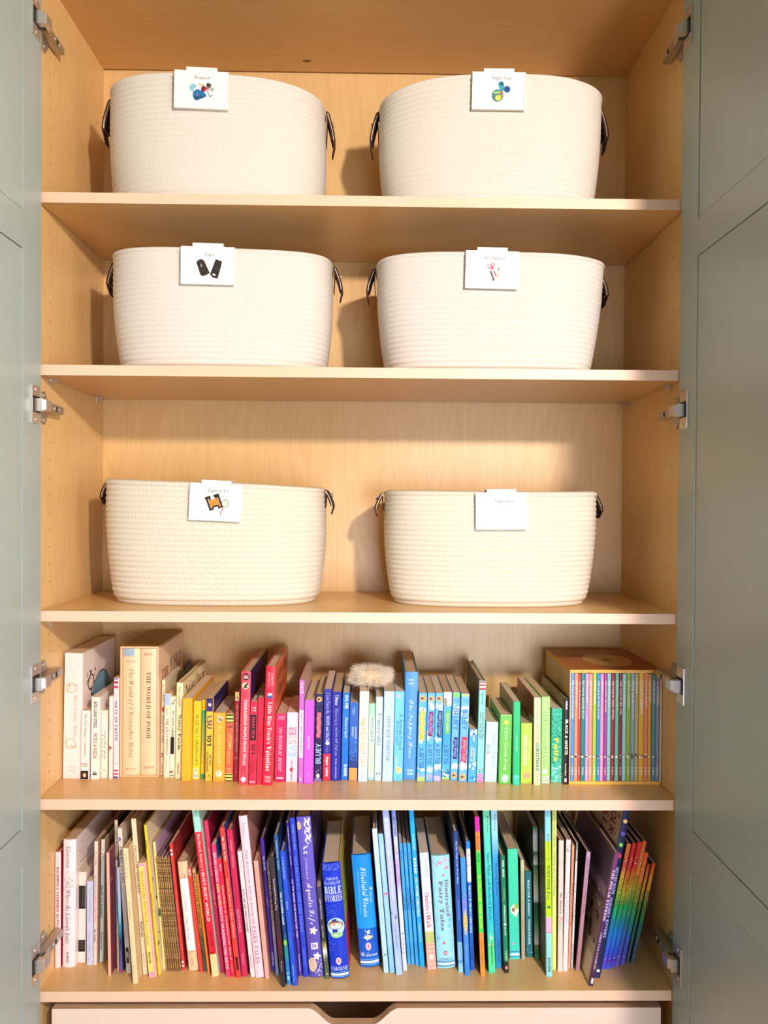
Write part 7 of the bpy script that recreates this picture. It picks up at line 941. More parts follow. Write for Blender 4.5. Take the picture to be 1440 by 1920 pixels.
# ------------------------------------------------------------------ the cabinet
cab = thing('cabinet', 'tall built-in maple cabinet with open sage green doors, baskets and books on its shelves', 'cabinet', (0, 0, 0.0))
ZB, ZT = 0.06, CEIL
for s, nm in ((-1, 'side_panel'), (1, 'side_panel')):
    sp = box(nm, min(s*HW, s*(HW+0.019)), max(s*HW, s*(HW+0.019)), -0.001, DEP + 0.006, ZB, ZT + 0.019, WOOD_V, cab, 0.0004)
    # rows of shelf pin holes: small turned sockets, too fine to pick apart one by one
    V = []; F = []
    for yy in (0.048, 0.285):
        z = ZB + 0.3
        while z < ZT - 0.1:
            if not any(abs(z - (q - ST/2)) < 0.03 for q in SHELF_TOPS):
                b = len(V)
                for ring_r, dx in ((0.0030, 0.0003), (0.0020, 0.0003), (0.0016, 0.00005)):
                    for q in range(8):
                        V.append((s * (HW - dx), yy + ring_r*math.cos(q*math.pi/4), z + ring_r*math.sin(q*math.pi/4)))
                for r_ in range(2):
                    for q in range(8):
                        F.append((b+r_*8+q, b+r_*8+(q+1) % 8, b+r_*8+8+(q+1) % 8, b+r_*8+8+q))
                F.append(tuple(b + 16 + q for q in range(8)))
            z += 0.032
    tag(pymesh('pin_holes', V, F, mat('c79a66', 0.5, 0, 0), sp), kind='stuff')
box('back_panel', -HW - 0.019, HW + 0.019, DEP, DEP + 0.006, ZB, ZT + 0.019, WOOD_V, cab).location.y = 0.0065
cab.children[-1].location.y = 0.0
top = box('top_panel', -HW, HW, 0.0, DEP - 0.0002, ZT, ZT + 0.019, WOOD_H, cab)
box('bottom_panel', -HW, HW, 0.0, DEP - 0.0002, ZB, ZB + 0.019, WOOD_H, cab)
prism('knot', disc_prism(-0.127, 0.279, 0.004, 10, 2.4), ZT - 0.0004, ZT + 0.0002, mat('7a4c22', 0.6, 0, 0.2), top)
kn = top.children[-1]
kn.data.transform(Matrix(((1, 0, 0, 0), (0, 0, 1, 0), (0, 1, 0, 0), (0, 0, 0, 1))))
for i, zt in enumerate(SHELF_TOPS):
    g = 0.0012 if i < 4 else 0.0
    sh = box('shelf', -HW + g, HW - g, 0.0008, DEP - 0.001, zt - ST, zt, WOOD_H, cab)
    box('edge_band', -HW + g, HW - g, 0.0, 0.0009, zt - ST, zt + 0.00003, WOOD_E, sh, 0.0003)
# clear shelf pins: a peg into the panel, a flange under the shelf and a leg down
def shelf_pin(s, y, z):
    bm = bmesh.new()
    x0, x1 = sorted((s*(HW - 0.0002), s*(HW - 0.015)))
    bm_box(bm, x0, x1, y - 0.006, y + 0.006, z - 0.0062, z - 0.0003)
    bmesh.ops.bevel(bm, geom=list(bm.edges), offset=0.0012, segments=2, affect='EDGES')
    x0, x1 = sorted((s*(HW - 0.0002), s*(HW - 0.003)))
    bm_box(bm, x0, x1, y - 0.002, y + 0.002, z - 0.016, z - 0.006)
    me = bpy.data.meshes.new('shelf_pin'); bm.to_mesh(me); bm.free()
    link_mesh('shelf_pin', me, CLEAR, cab)
for i in (1, 2, 3):
    for s in (-1, 1):
        for y in (0.048, 0.285):
            shelf_pin(s, y, SHELF_TOPS[i] - ST)

# doors: stiles, rails and three recessed panels; open square to the cabinet
DX = 0.567
def door(s):
    dr = thing('door', None, None)
    dr.parent = cab
    dr['label'] = 'left sage green door' if s < 0 else 'right sage green door'
    def slab(nm, y0, y1, z0, z1, dx0, dx1, bv=0.0006):
        x0, x1 = sorted((s*dx0, s*dx1))
        return box(nm, x0, x1, y0, y1, z0, z1, DOOR_M, dr, bv)
    z0, z1 = 0.07, 2.36
    slab('stile', -0.0790, -0.008, z0, z1, DX, DX + 0.02)
    slab('stile', -0.590, -0.519, z0, z1, DX, DX + 0.02)
    rails = [(z0, z0 + 0.075), (0.7860, 0.8500), (1.8280, 1.8910), (z1 - 0.075, z1)]
    for a, b in rails:
        slab('rail', -0.519, -0.0790, a, b, DX, DX + 0.02)
    for (a, b), (c, d) in zip(rails[:-1], rails[1:]):
        slab('panel', -0.5175, -0.0805, b + 0.0015, c - 0.0015, DX + 0.0012, DX + 0.016, 0.0012)
door(-1); door(1)

# hinges: cup plate on the door, knuckle, arm, wing plate on the side panel, screws
def hinge(s, z, tilt=0):
    hg = thing('hinge', None, None, (0, 0, z))
    hg.parent = cab
    def X(v): return s * v
    def bx(nm, xa, xb_, y0, y1, z0_, z1_, m, bv=0.0005):
        x0, x1 = sorted((X(xa), X(xb_)))
        return box(nm, x0, x1, y0, y1, z0_, z1_, m, hg, bv)
    bx('cup_plate', DX - 0.0001, DX - 0.0032, -0.049, -0.019, -0.0325, 0.0325, CHROME, 0.0008)
    bm = bmesh.new()
    bm_box(bm, *sorted((X(DX - 0.003), X(DX - 0.016))), -0.040, -0.026, -0.012, 0.010)
    bm_box(bm, *sorted((X(DX - 0.012), X(DX - 0.020))), -0.034, -0.010, -0.0095, 0.0085)
    bmesh.ops.bevel(bm, geom=list(bm.edges), offset=0.0008, segments=2, affect='EDGES')
    me = bpy.data.meshes.new('knuckle'); bm.to_mesh(me); bm.free()
    link_mesh('knuckle', me, CHROME, hg)
    bx('cup', DX - 0.0033, DX - 0.0045, -0.047, -0.022, -0.014, 0.014, DARK, 0.0004)
    # arm: a folded channel running back along the panel
    arm = prism('arm', [(-0.0105, -0.0084), (0.066, -0.0074), (0.069, -0.005), (0.069, 0.005), (0.066, 0.0074), (-0.0105, 0.0084)],
          *sorted((X(HW - 0.0035), X(HW - 0.0175))), CHROME_D, hg, 'X', 0.0009)
    bx('link', HW - 0.0176, HW - 0.0192, -0.0095, 0.006, -0.008, 0.008, CHROME, 0.0005)
    prism('wing_plate', [(0.004, -0.010), (0.006, -0.026), (0.020, -0.030), (0.034, -0.012), (0.034, 0.012), (0.020, 0.030), (0.006, 0.026), (0.004, 0.010)],
          *sorted((X(HW - 0.0004), X(HW - 0.0034))), CHROME_D, hg, 'X', 0.0006)
    bx('slot', HW - 0.0174, HW - 0.0180, 0.034, 0.040, -0.0045, 0.0045, DARK, 0.0)
    for cy_, cz_, xx in ((-0.035, 0.026, DX - 0.0031), (-0.035, -0.026, DX - 0.0031), (0.0145, 0.022, HW - 0.0033), (0.0145, -0.022, HW - 0.0033), (0.047, 0.0, HW - 0.0174), (0.028, 0.0, HW - 0.0174)):
        prism('screw', disc_prism(cy_, cz_, 0.0034), *sorted((X(xx), X(xx - 0.0013))), CHROME, hg, 'X', 0.0004)
for z in (2.238, 1.5725, 1.0875, 0.594):
    hinge(-1, z); hinge(1, z)

# drawer under the lowest shelf: thick ply front with a scooped hand notch
dw = thing('drawer', None, None); dw.parent = cab
dx0, dx1, dzt, dzb = -0.5520, 0.5515, 0.4895, 0.25
pts = [(dx0, dzb), (dx1, dzb), (dx1, dzt)]
nx, nw, nd = -0.0085, 0.083, 0.0300
for i in range(65):
    q = 1 - 2*i/64.0
    a = abs(q)
    k = 1.0 if a < 0.40 else 0.5 + 0.5*math.cos(math.pi * (a - 0.40) / 0.60)
    pts.append((nx + nw * q, dzt - nd * k))
pts.append((dx0, dzt))
prism('drawer_front', pts, 0.006, 0.024, DRAWER_M, dw, 'Y', 0.0, side_m=PLY_EDGE)
for x0, x1 in ((-0.545, -0.531), (0.531, 0.545)):
    box('drawer_side', x0, x1, 0.0242, 0.30, dzb + 0.01, dzt - 0.045, DRAWER_M, dw)
box('drawer_base', -0.531, 0.531, 0.0242, 0.30, dzb + 0.02, dzb + 0.03, DRAWER_M, dw)
box('drawer_back', -0.531, 0.531, 0.288, 0.30, dzb + 0.031, dzt - 0.045, DRAWER_M, dw)
for s in (-1, 1):
    box('drawer_runner', *sorted((s*0.5455, s*(HW - 0.0005))), 0.03, 0.30, 0.36, 0.40, CHROME_D, cab)

# ------------------------------------------------------------------ baskets
def rope_mat(warm):
    key = ('rope', warm)
    if key in MATS: return MATS[key]
    m, nt, p = new_mat('cotton_rope')
    uv = nt.nodes.new('ShaderNodeUVMap')
    sep = nt.nodes.new('ShaderNodeSeparateXYZ')
    nt.links.new(uv.outputs[0], sep.inputs[0])
    def mth(op, a, b=None):
        q = nt.nodes.new('ShaderNodeMath'); q.operation = op
        for i, v in enumerate((a, b)):
            if v is None: continue
            if isinstance(v, (int, float)): q.inputs[i].default_value = v
            else: nt.links.new(v, q.inputs[i])
        return q.outputs[0]
    fv = mth('ABSOLUTE', mth('SUBTRACT', mth('FRACT', sep.outputs['Y']), 0.5))
    nz = nt.nodes.new('ShaderNodeTexNoise'); nz.inputs['Scale'].default_value = 38.0
    tco = nt.nodes.new('ShaderNodeTexCoord'); nt.links.new(tco.outputs['Object'], nz.inputs['Vector'])
    ph = mth('ADD', mth('ADD', mth('MULTIPLY', sep.outputs['X'], 2*math.pi/0.0078), mth('MULTIPLY', fv, 9.0)), mth('MULTIPLY', nz.outputs['Fac'], 16.0))
    hgt = mth('MULTIPLY', mth('ADD', mth('SINE', ph), 1.0), 0.5)
    n = nt.nodes.new('ShaderNodeTexNoise'); n.inputs['Scale'].default_value = 260.0
    tc = nt.nodes.new('ShaderNodeTexCoord'); nt.links.new(tc.outputs['Object'], n.inputs['Vector'])
    hh = mth('ADD', hgt, mth('MULTIPLY', n.outputs['Fac'], 0.6))
    b = nt.nodes.new('ShaderNodeBump'); b.inputs['Strength'].default_value = 0.15 if not warm else 0.2; b.inputs['Distance'].default_value = 0.0008
    nt.links.new(hh, b.inputs['Height']); nt.links.new(b.outputs['Normal'], p.inputs['Normal'])
    r = nt.nodes.new('ShaderNodeValToRGB')
    r.color_ramp.elements[0].color = lin('ddd4c8' if not warm else 'dccfb8'); r.color_ramp.elements[1].color = lin('e2d9ce' if not warm else 'e2d8c2')
    nt.links.new(hgt, r.inputs['Fac']); nt.links.new(r.outputs['Color'], p.inputs['Base Color'])
    p.inputs['Roughness'].default_value = 0.9
    MATS[key] = m
    return m
LEATHER = mat('3c2016', 0.85, 0, 0.15)
LEATHER_IN = mat('d9c0a6', 0.7, 0, 0.05)

def sell(a, b, n, th):
    c, s = math.cos(th), math.sin(th)
    return a * math.copysign(abs(c) ** (2.0/n), c), b * math.copysign(abs(s) ** (2.0/n), s)

def basket(x, y, z, a_t, a_b, b_t, b_b, h, yaw, label, warm=False, sag=(0, 0, 0, 0), seed=0, sq=2.7):
    root = thing('rope_basket', label, 'basket', (x, y, z + 0.0002), (0, 0, yaw), 'white rope baskets on the upper shelves')
    rnd = random.Random(seed)
    NC, NS = 23, 120
    cr = h / NC
    prof = []                                        # (height, outward offset, height fraction, v coordinate)
    prof.append((0.0, -0.022, 0.0, -1.0)); prof.append((0.0, -0.010, 0.0, -0.5))
    for c in range(NC):
        base = -0.006 * max(0.0, 1 - c / 1.6) ** 1.5
        bul = 0.0019 if c < NC - 1 else 0.0034
        for q in range(6):
            f = q / 6.0
            prof.append(((c + f) * cr, base + bul * (math.sin(math.pi * f) ** 0.7 if f > 0 else 0.0), (c + f) / NC, c + f))
    prof.append((h, -0.0005, 1.0, NC)); prof.append((h + 0.0012, -0.004, 1.0, NC + 0.5)); prof.append((h, -0.0085, 1.0, NC + 1.0))
    prof.append((h * 0.6, -0.009, 0.6, NC + 8.0)); prof.append((0.012, -0.014, 0.05, NC + 20.0))
    amp = [(rnd.uniform(-1, 1), rnd.uniform(0, 6.28)) for _ in range(4)]
    V = []; UV = []
    for (zz, off, f, v) in prof:
        bel = 0.006 * math.sin(math.pi * min(1, f)) 
        aa = a_b + (a_t - a_b) * f + bel; bb = b_b + (b_t - b_b) * f + bel * 0.6
        for i in range(NS):
            th = 2*math.pi*i/NS
            px, py = sell(aa + off, bb + off, sq - 0.5 * (1 - min(1, f)), th)
            wob = 0.0009 * sum(k * math.sin(th * (j + 2) + ph + f * 3) for j, (k, ph) in enumerate(amp))
            px += wob * math.cos(th); py += wob * math.sin(th)
            # the soft rim dips and rises a little
            dz = f * f * (sag[0] * math.cos(th) + sag[1] * math.sin(th) + sag[2] * math.cos(2*th) + sag[3] * math.sin(3*th))
            V.append((px, py, zz + dz)); UV.append(v)
    F = []; L = []
    per = 2 * math.pi * math.sqrt((a_t**2 + b_t**2) / 2)
    for r_ in range(len(prof) - 1):
        for i in range(NS):
            j = (i + 1) % NS
            F.append((r_*NS+i, r_*NS+j, (r_+1)*NS+j, (r_+1)*NS+i))
            L += [(i/NS*per, prof[r_][3]), ((i+1)/NS*per, prof[r_][3]), ((i+1)/NS*per, prof[r_+1][3]), (i/NS*per, prof[r_+1][3])]
    F.append(tuple(range(NS - 1, -1, -1))); L += [(0, 0)] * NS
    k = (len(prof) - 1) * NS
    F.append(tuple(k + i for i in range(NS))); L += [(0, 0)] * NS
    body = pymesh('body', V, F, rope_mat(warm), root, smooth=True)
    uvl = body.data.uv_layers.new(name='UVMap')
    uvl.data.foreach_set('uv', [c for p in L for c in p])
    # leather loops at both ends: folded strap hanging from below the rim
    for s in (-1, 1):
        zz = h - 0.003 + s * sag[0] + sag[2]
        kz = (1.0, 1.0, 0.78, 0.78, 0.6, 0.6)[seed - 1]
        w_at = a_t + 0.003
        path = [(o * 0.85, q * kz) for o, q in ((0.0010, 0.0), (0.0060, -0.004), (0.0125, -0.022), (0.0185, -0.042), (0.0205, -0.056), (0.0150, -0.082), (0.0130, -0.078), (0.0155, -0.056), (0.0115, -0.040), (0.0068, -0.022), (0.0030, -0.012), (0.0008, -0.060))]
        def strap(nm, pa, hw, m, th_):
            V2 = []; F2 = []
            for q, (o, dz) in enumerate(pa):
                tap = 1.0 - 0.45 * max(0.0, (-dz / kz - 0.052) / 0.03)
                V2 += [(s * (w_at + o), -hw*tap, zz + dz), (s * (w_at + o + th_), -hw*tap, zz + dz), (s * (w_at + o + th_), hw*tap, zz + dz), (s * (w_at + o), hw*tap, zz + dz)]
                if q:
                    b = 4 * (q - 1)
                    for e_ in range(4):
                        F2.append((b + e_, b + (e_+1) % 4, b + 4 + (e_+1) % 4, b + 4 + e_))
            F2 += [(0, 1, 2, 3), tuple(len(V2) - 4 + q for q in (3, 2, 1, 0))]
            return pymesh(nm, V2, F2, m, root, smooth=False)
        hd = strap('handle', path[:6], 0.020, LEATHER, 0.0022)
        inner = strap('handle_back', path[7:], 0.017, LEATHER, 0.0016)
        ed = strap('handle_lining', [(o - 0.0022, dz) for o, dz in path[1:5]], 0.0208, LEATHER_IN, 0.0014)
        prism('rivet', disc_prism(0, zz - 0.018 * kz, 0.004), *sorted((s*(w_at + 0.0125), s*(w_at + 0.0165))), CHROME_D, root, 'X')
    return root

# name, x, y, shelf, half widths top/bottom, half depths, height, yaw, label, card x offset, roll
BASKETS = [
 (-0.2860, 0.163, 0, 0.2045, 0.1985, 0.128, 0.122, 0.2310, 0.045, 'white rope basket on the top shelf at left, its card picturing a blue case', False, (-0.004, -0.002, 0.002, 0.001), 1),
 (0.2450, 0.163, 0, 0.2130, 0.1990, 0.130, 0.122, 0.2310, -0.030, 'white rope basket on the top shelf at right, its card showing a patterned ball', False, (0.004, -0.003, 0.001, 0.004), 2),
 (-0.2730, 0.163, 1, 0.2085, 0.1940, 0.128, 0.120, 0.2245, 0.035, 'white rope basket on the second shelf at left, its card showing two black remotes', False, (-0.001, 0.0, 0.004, 0.001), 3),
 (0.2445, 0.163, 1, 0.2175, 0.1960, 0.130, 0.120, 0.2190, -0.010, 'white rope basket on the second shelf at right, its card showing scissors', False, (-0.002, 0.0, 0.002, 0.002), 4),
 (-0.2905, 0.178, 2, 0.2110, 0.2020, 0.118, 0.108, 0.2325, -0.012, 'cream white rope basket on the third shelf at left, its card showing binoculars', True, (-0.008, 0.0, 0.001, 0.001), 5),
 (0.2535, 0.178, 2, 0.2075, 0.1930, 0.116, 0.108, 0.2200, 0.012, 'cream white rope basket on the third shelf at right, its card with lettering only', True, (0.0, 0.0, 0.001, 0.0), 6),
]
for (x, y, si, at_, ab_, bt_, bb_, hh, yaw, lab, warm, sag, sd) in BASKETS:
    basket(x, y, SHELF_TOPS[si], at_, ab_, bt_, bb_, hh, yaw, lab, warm, sag, sd, (2.7, 3.2, 3.3, 3.9, 3.1, 3.3)[sd - 1])

# cards clipped over the front rims
def arc(cu, cv, ru, rv, a0, a1, n):
    return [(cu + ru*math.cos(a0 + (a1-a0)*i/n), cv + rv*math.sin(a0 + (a1-a0)*i/n)) for i in range(n+1)]
def rot(pts, cu, cv, ang, asp=0.66):
    out = []
    for u, v in pts:
        du, dv = u - cu, (v - cv) * asp
        out.append((cu + du*math.cos(ang) - dv*math.sin(ang), cv + (du*math.sin(ang) + dv*math.cos(ang)) / asp))
    return out
def rect(cu, cv, w_, h_, ang=0.0):
    return rot([(cu-w_/2, cv-h_/2), (cu+w_/2, cv-h_/2), (cu+w_/2, cv+h_/2), (cu-w_/2, cv+h_/2)], cu, cv, ang)
def oval(cu, cv, ru, rv=None, n=20):
    return arc(cu, cv, ru, (ru / 0.66) if rv is None else rv, 0, 2*math.pi * (n-1)/n, n - 1)
TX = '4a463f'
PICS = {
 'Projector': [('h', 'Projector', 'r', TX, .13, .255, .525, .31),
   ('g', '8fc4d0', oval(.335, .52, .075)), ('g', 'e6f1f4', oval(.42, .45, .075, .085)), ('g', 'f3b98c', oval(.50, .615, .06, .035)), ('g', '9aa0b4', rect(.42, .47, .08, .05, .1)),
   ('g', '5a1c22', oval(.545, .50, .05, .085)), ('g', 'c8283a', rect(.565, .47, .05, .07, .4)), ('g', '3a4034', rect(.645, .61, .09, .12, -.3)), ('g', 'c4566a', rect(.62, .52, .05, .1, .5)), ('g', '9fb8a6', rect(.71, .5, .08, .1, -.4)),
   ('g', '3a2a28', rect(.645, .36, .012, .2, .45)), ('g', '3a2a28', rect(.70, .31, .05, .02, .5)),
   ('g', '1f6ea6', [(.335, .28), (.33, .36), (.355, .43), (.42, .47), (.49, .455), (.56, .40), (.605, .31), (.60, .285), (.42, .165), (.37, .175)]),
   ('g', '17527e', [(.335, .28), (.60, .30), (.60, .285), (.42, .165), (.37, .175)]), ('g', 'e08a9a', rect(.42, .33, .025, .035, .3))],
 'Fidget Toys': [('h', 'Fidget Toys', 'r', TX, .115, .235, .555, .39),
   ('g', '2f9cae', [(.48, .67), (.60, .66), (.625, .50), (.56, .46), (.52, .49)]), ('g', '48b4c2', oval(.54, .665, .06, .085)), ('g', '14566c', oval(.55, .67, .042, .06)),
   ('g', '1f5c9a', oval(.665, .52, .066)), ('g', '14447c', oval(.672, .515, .042)),
   ('g', '3c7f7a', oval(.475, .335, .118)), ('g', 'a8cf6a', [(.40, .44), (.53, .47), (.56, .40), (.40, .38)]), ('g', 'e6dc4a', [(.44, .33), (.56, .36), (.57, .25), (.49, .18), (.43, .23)]), ('g', 'c4503c', rect(.56, .42, .05, .07, .5)), ('g', 'f0a040', rect(.55, .33, .05, .05, .2)), ('g', '244a38', rect(.565, .27, .03, .04, .4)), ('g', '56a8b4', rect(.5, .46, .07, .03, .1))],
 'Cars': [('h', 'Cars', 'r', TX, .155, .26, .535, .18),
   ('g', '2a1c14', [(.27, .56), (.31, .63), (.37, .655), (.42, .62), (.445, .56), (.54, .26), (.46, .19), (.39, .165), (.355, .20)]),
   ('g', '24140f', [(.66, .665), (.785, .60), (.77, .48), (.70, .10), (.60, .13), (.545, .22)]),
   ('g', 'e8dcd4', rect(.625, .215, .06, .05, -.4)), ('g', 'a89a8c', oval(.365, .50, .014)), ('g', 'c8b8a8', oval(.375, .455, .014)), ('g', '6a5648', rect(.68, .40, .05, .02, .1))],
 'Art Supplies': [('h', 'Art Supplies', 'r', TX, .13, .26, .54, .43),
   ('g', 'a02c4a', oval(.445, .575, .042)), ('g', 'eceef0', oval(.445, .575, .028)), ('g', 'a02c4a', oval(.515, .63, .036)), ('g', 'eceef0', oval(.515, .63, .022)),
   ('g', 'd0486a', [(.45, .55), (.54, .58), (.53, .49), (.49, .47)]), ('g', '2e2428', [(.455, .43), (.495, .44), (.56, .17), (.525, .15)]), ('g', 'b04058', [(.52, .44), (.55, .45), (.605, .30), (.59, .25)]), ('g', 'e0b8b0', [(.48, .46), (.51, .46), (.57, .20), (.555, .18)]),
   ('g', 'd8c6a8', rect(.63, .33, .035, .26, 0.0)), ('g', '9a8c84', rect(.63, .50, .04, .10, 0.0)), ('g', 'e8d2b0', [(.613, .2), (.648, .2), (.63, .13)])],
 'Explorer Kit': [('h', 'Explorer Kit', 'r', TX, .13, .265, .55, .42),
   ('g', '24140e', rect(.385, .42, .10, .40, .38)), ('g', '24140e', rect(.565, .50, .10, .40, .38)), ('g', 'e08a24', rect(.475, .46, .14, .22, .38)), ('g', 'f0a868', rect(.385, .43, .025, .30, .38)), ('g', 'f0a868', rect(.565, .49, .025, .28, .38)), ('g', '3a2014', rect(.50, .36, .12, .05, .3)),
   ('g', '1a0e0a', rect(.335, .60, .12, .07, .3)), ('g', '1a0e0a', rect(.51, .68, .12, .07, .3)),
   ('g', '5a2c24', oval(.70, .45, .076)), ('g', 'f3d9c4', oval(.70, .45, .066)), ('g', 'b06a60', rect(.635, .22, .022, .24, -.35))],
 'Figurines': [('h', 'Figurines', 'r', '3a3630', .18, .30, .555, .38)],
}
def card(word, x, y, ztop, yaw, roll, label, cw=0.0965, ch=0.0685, tab=0.055):
    root = thing('label_card', label, 'label', (x, y, ztop), (math.radians(0.4), roll, yaw), 'picture cards clipped on the baskets')
    frame = mat('f2f0ea', 0.3, 0, 0.0)
    bm = bmesh.new()
    bm_box(bm, -cw/2, cw/2, -0.0012, 0.0012, -ch, 0.0)
    bm_box(bm, -cw/2, cw/2, -0.0036, -0.0012, -ch, -ch + 0.004)       # lip under the paper
    bm_box(bm, -cw/2, -cw/2 + 0.003, -0.0030, -0.0012, -ch + 0.004, -0.006)
    bm_box(bm, cw/2 - 0.003, cw/2, -0.0030, -0.0012, -ch + 0.004, -0.006)
    me = bpy.data.meshes.new('holder'); bm.to_mesh(me); bm.free()
    link_mesh('holder', me, frame, root)
    bm = bmesh.new()                                                   # clip bent back over the rim
    bm_box(bm, -tab/2, tab/2, -0.0010, 0.0010, -0.004, 0.0062)
    bm_box(bm, -tab/2, tab/2, 0.0010, 0.0240, 0.0045, 0.0062)
    bm_box(bm, -tab/2, tab/2, 0.0225, 0.0240, -0.030, 0.0045)
    me = bpy.data.meshes.new('clip'); bm.to_mesh(me); bm.free()
    link_mesh('clip', me, frame, root, (0, -0.0003, 0))
    pw, ph = cw - 0.007, ch - 0.006
    paper = box('paper', -pw/2, pw/2, -0.0020, -0.00125, -ch + 0.0045, -ch + 0.0045 + ph, mat('f1f1ec', 0.6, 0, 0.0), root)
    print_mesh('picture', PICS[word], pw, ph, lambda u, v, k: (u - pw/2, -0.00215 - k*0.00002, -ch + 0.0045 + v), root)
prepare_text()

CARDS = [
 ('Projector', 0, -0.2935, 0.012, 'picture card with a blue half-round case, clipped on the top left basket'),
 ('Fidget Toys', 1, 0.2445, 0.016, 'picture card with a patterned ball and blue cups, clipped on the top right basket'),
 ('Cars', 2, -0.2810, 0.004, 'picture card with two black remotes, clipped on the second shelf left basket'),
 ('Art Supplies', 3, 0.2350, 0.020, 'picture card with pink scissors, clipped on the second shelf right basket'),
 ('Explorer Kit', 4, -0.2690, 0.042, 'picture card with binoculars and magnifier, clipped on the third shelf left basket'),
 ('Figurines', 5, 0.2600, -0.012, 'white card with one word and no picture, clipped on the third shelf right basket'),
]
for w_, i, x, rl, lab in CARDS:
    bx_, by_, si, at_, ab_, bt_, bb_, hh, yaw, _l, _w, sag, _s = BASKETS[i]
    u = x - bx_
    zt = SHELF_TOPS[si] + 0.0002 + hh - sag[1] - sag[2] + sag[3] + sag[0] * u / at_ - 0.0016
    yf = by_ + u * math.tan(yaw) - bt_ - 0.0090
    card(w_, x, yf, zt, yaw, rl, lab)

# ------------------------------------------------------------------ books on the two lower shelves
for i, row in enumerate(BOOKS_UPPER):
    place_book(row, Z_UP, 'books on the upper bookshelf', i)
for i, row in enumerate(BOOKS_LOWER):
    place_book(row, Z_LOW, 'books on the lower bookshelf', i + 2)

# slipcases: five walls open to the front
def slipcase(name, label, x, y, z, w_, h_, d_, tw, th, cols, prints):
    root = thing(name, label, 'slipcase', (x, y, z + 0.0001))
    ms = [mat(c, 0.5) for c in cols]                      # top/bottom, left, right
    def wall(nm, x0, x1, y0, y1, z0, z1, m): return box(nm, x0, x1, y0, y1, z0, z1, m, root, 0.0003)
    tp = wall('top_wall', -w_/2, w_/2, 0, d_, h_ - th, h_, ms[0])
    wall('bottom_wall', -w_/2, w_/2, 0, d_, 0, th, ms[0])
    lw = wall('left_wall', -w_/2, -w_/2 + tw, 0, d_, th, h_ - th, ms[1])
    rw = wall('right_wall', w_/2 - tw, w_/2, 0, d_, th, h_ - th, ms[2])
    wall('back_wall', -w_/2 + tw, w_/2 - tw, d_ - tw, d_, th, h_ - th, ms[1])
    for side, its in prints.items():
        if side == 'T':
            print_mesh('top_print', its, w_, d_, lambda u, v, k: (u - w_/2, v, h_ + 0.0001 + k*0.00002), root)
        elif side == 'F':
            print_mesh('front_print', its, w_, h_, lambda u, v, k: (u - w_/2, -0.0001 - k*0.00002, v), root)
        else:
            s = 1 if side == 'R' else -1
            print_mesh('side_print', its, d_, h_, lambda u, v, k, s=s: (s*(w_/2 + 0.0001 + k*0.00002), u, v), root, flip=(s < 0))
    return root

# cream slipcase holding two tall volumes
PX, PY, PW, PH, PD = -0.4289, 0.1129, 0.0738, 0.2535, 0.190
slipcase('slipcase', 'tall cream slipcase with a brown top holding two volumes, on the upper bookshelf', PX, PY, Z_UP, PW, PH, PD, 0.0026, 0.0030, ('e9c08e', 'eec394', 'ecc498'), {'R': SLIP_PRINTS['R'], 'T': SLIP_PRINTS['T']})
iw = (PW - 0.0052 - 0.0012) / 2
for k in (0, 1):
    xx = PX - PW/2 + 0.0026 + 0.0003 + iw/2 + k * (iw + 0.0006)
    rt = thing('hardcover_book', ('left volume in the cream slipcase, with script title and torn blue patch', 'right volume in the cream slipcase, plain brown serif capitals on its spine')[k], 'book', (xx, PY + 0.002, Z_UP + 0.0033), (0, 0, 0), 'two volumes in the cream slipcase')
    build_book('R', rt, iw, PH - 0.0075, PD - 0.006, ('f4cfa2', 'f5cda0')[k], 'e6bd8c', 'e6bd8c', SLIP_PRINTS['V%d' % k], {}, k)

# yellow slipcase with twenty-three slim volumes
BX, BY, BW, BH, BD = 0.4857, 0.0768, 0.1762, 0.2194, 0.200
slipcase('slipcase', 'wide yellow-orange slipcase holding a row of slim rainbow coloured books', BX, BY, Z_UP, BW, BH, BD, 0.0024, 0.0062, ('e8a93c', 'd0b080', 'f0e0c0'), {'T': SLIP_PRINTS['BT'], 'L': SLIP_PRINTS['BL'], 'F': SLIP_PRINTS['BF']})
avail = BW - 0.0048 - 0.0006
tot = float(BOXED[-1][1] - BOXED[0][0])
x_l = BX - BW/2 + 0.0024 + 0.0003
for i, (p0, p1, prints, col, label) in enumerate(BOXED):
    xa = x_l + (p0 - BOXED[0][0]) / tot * avail
    xb_ = x_l + (p1 - BOXED[0][0]) / tot * avail
    t_ = xb_ - xa - 0.0003
    rt = thing('hardcover_book', label, 'book', ((xa + xb_)/2, BY + 0.0015 + 0.0006 * (i % 3), Z_UP + 0.0001 + 0.0064), (0, 0, 0), 'slim books in the yellow slipcase')
    build_book('h', rt, t_, BH - 0.0130 - 0.0008 * ((i * 7) % 3), 0.150, col, col, col, prints, {}, i)

# ------------------------------------------------------------------ black bookend behind the small cream books
bo = thing('bookend', 'black rounded upright plate behind the small cream books, beside the cream slipcase', 'bookend', (-0.3585, 0.170, Z_UP))
pl = [(0.0, 0.0), (0.075, 0.0), (0.075, 0.165)] + [(0.045 + 0.030*math.cos(a*math.pi/12), 0.168 + 0.038*math.sin(a*math.pi/12)) for a in range(1, 7)] + \
     [(0.020 + 0.020*math.cos(math.pi/2 + a*math.pi/12), 0.182 + 0.020*math.sin(math.pi/2 + a*math.pi/12)) for a in range(0, 7)]
prism('upright', pl, -0.002, 0.002, mat('100d0c', 0.45, 0, 0.1), bo, 'X', 0.0005)

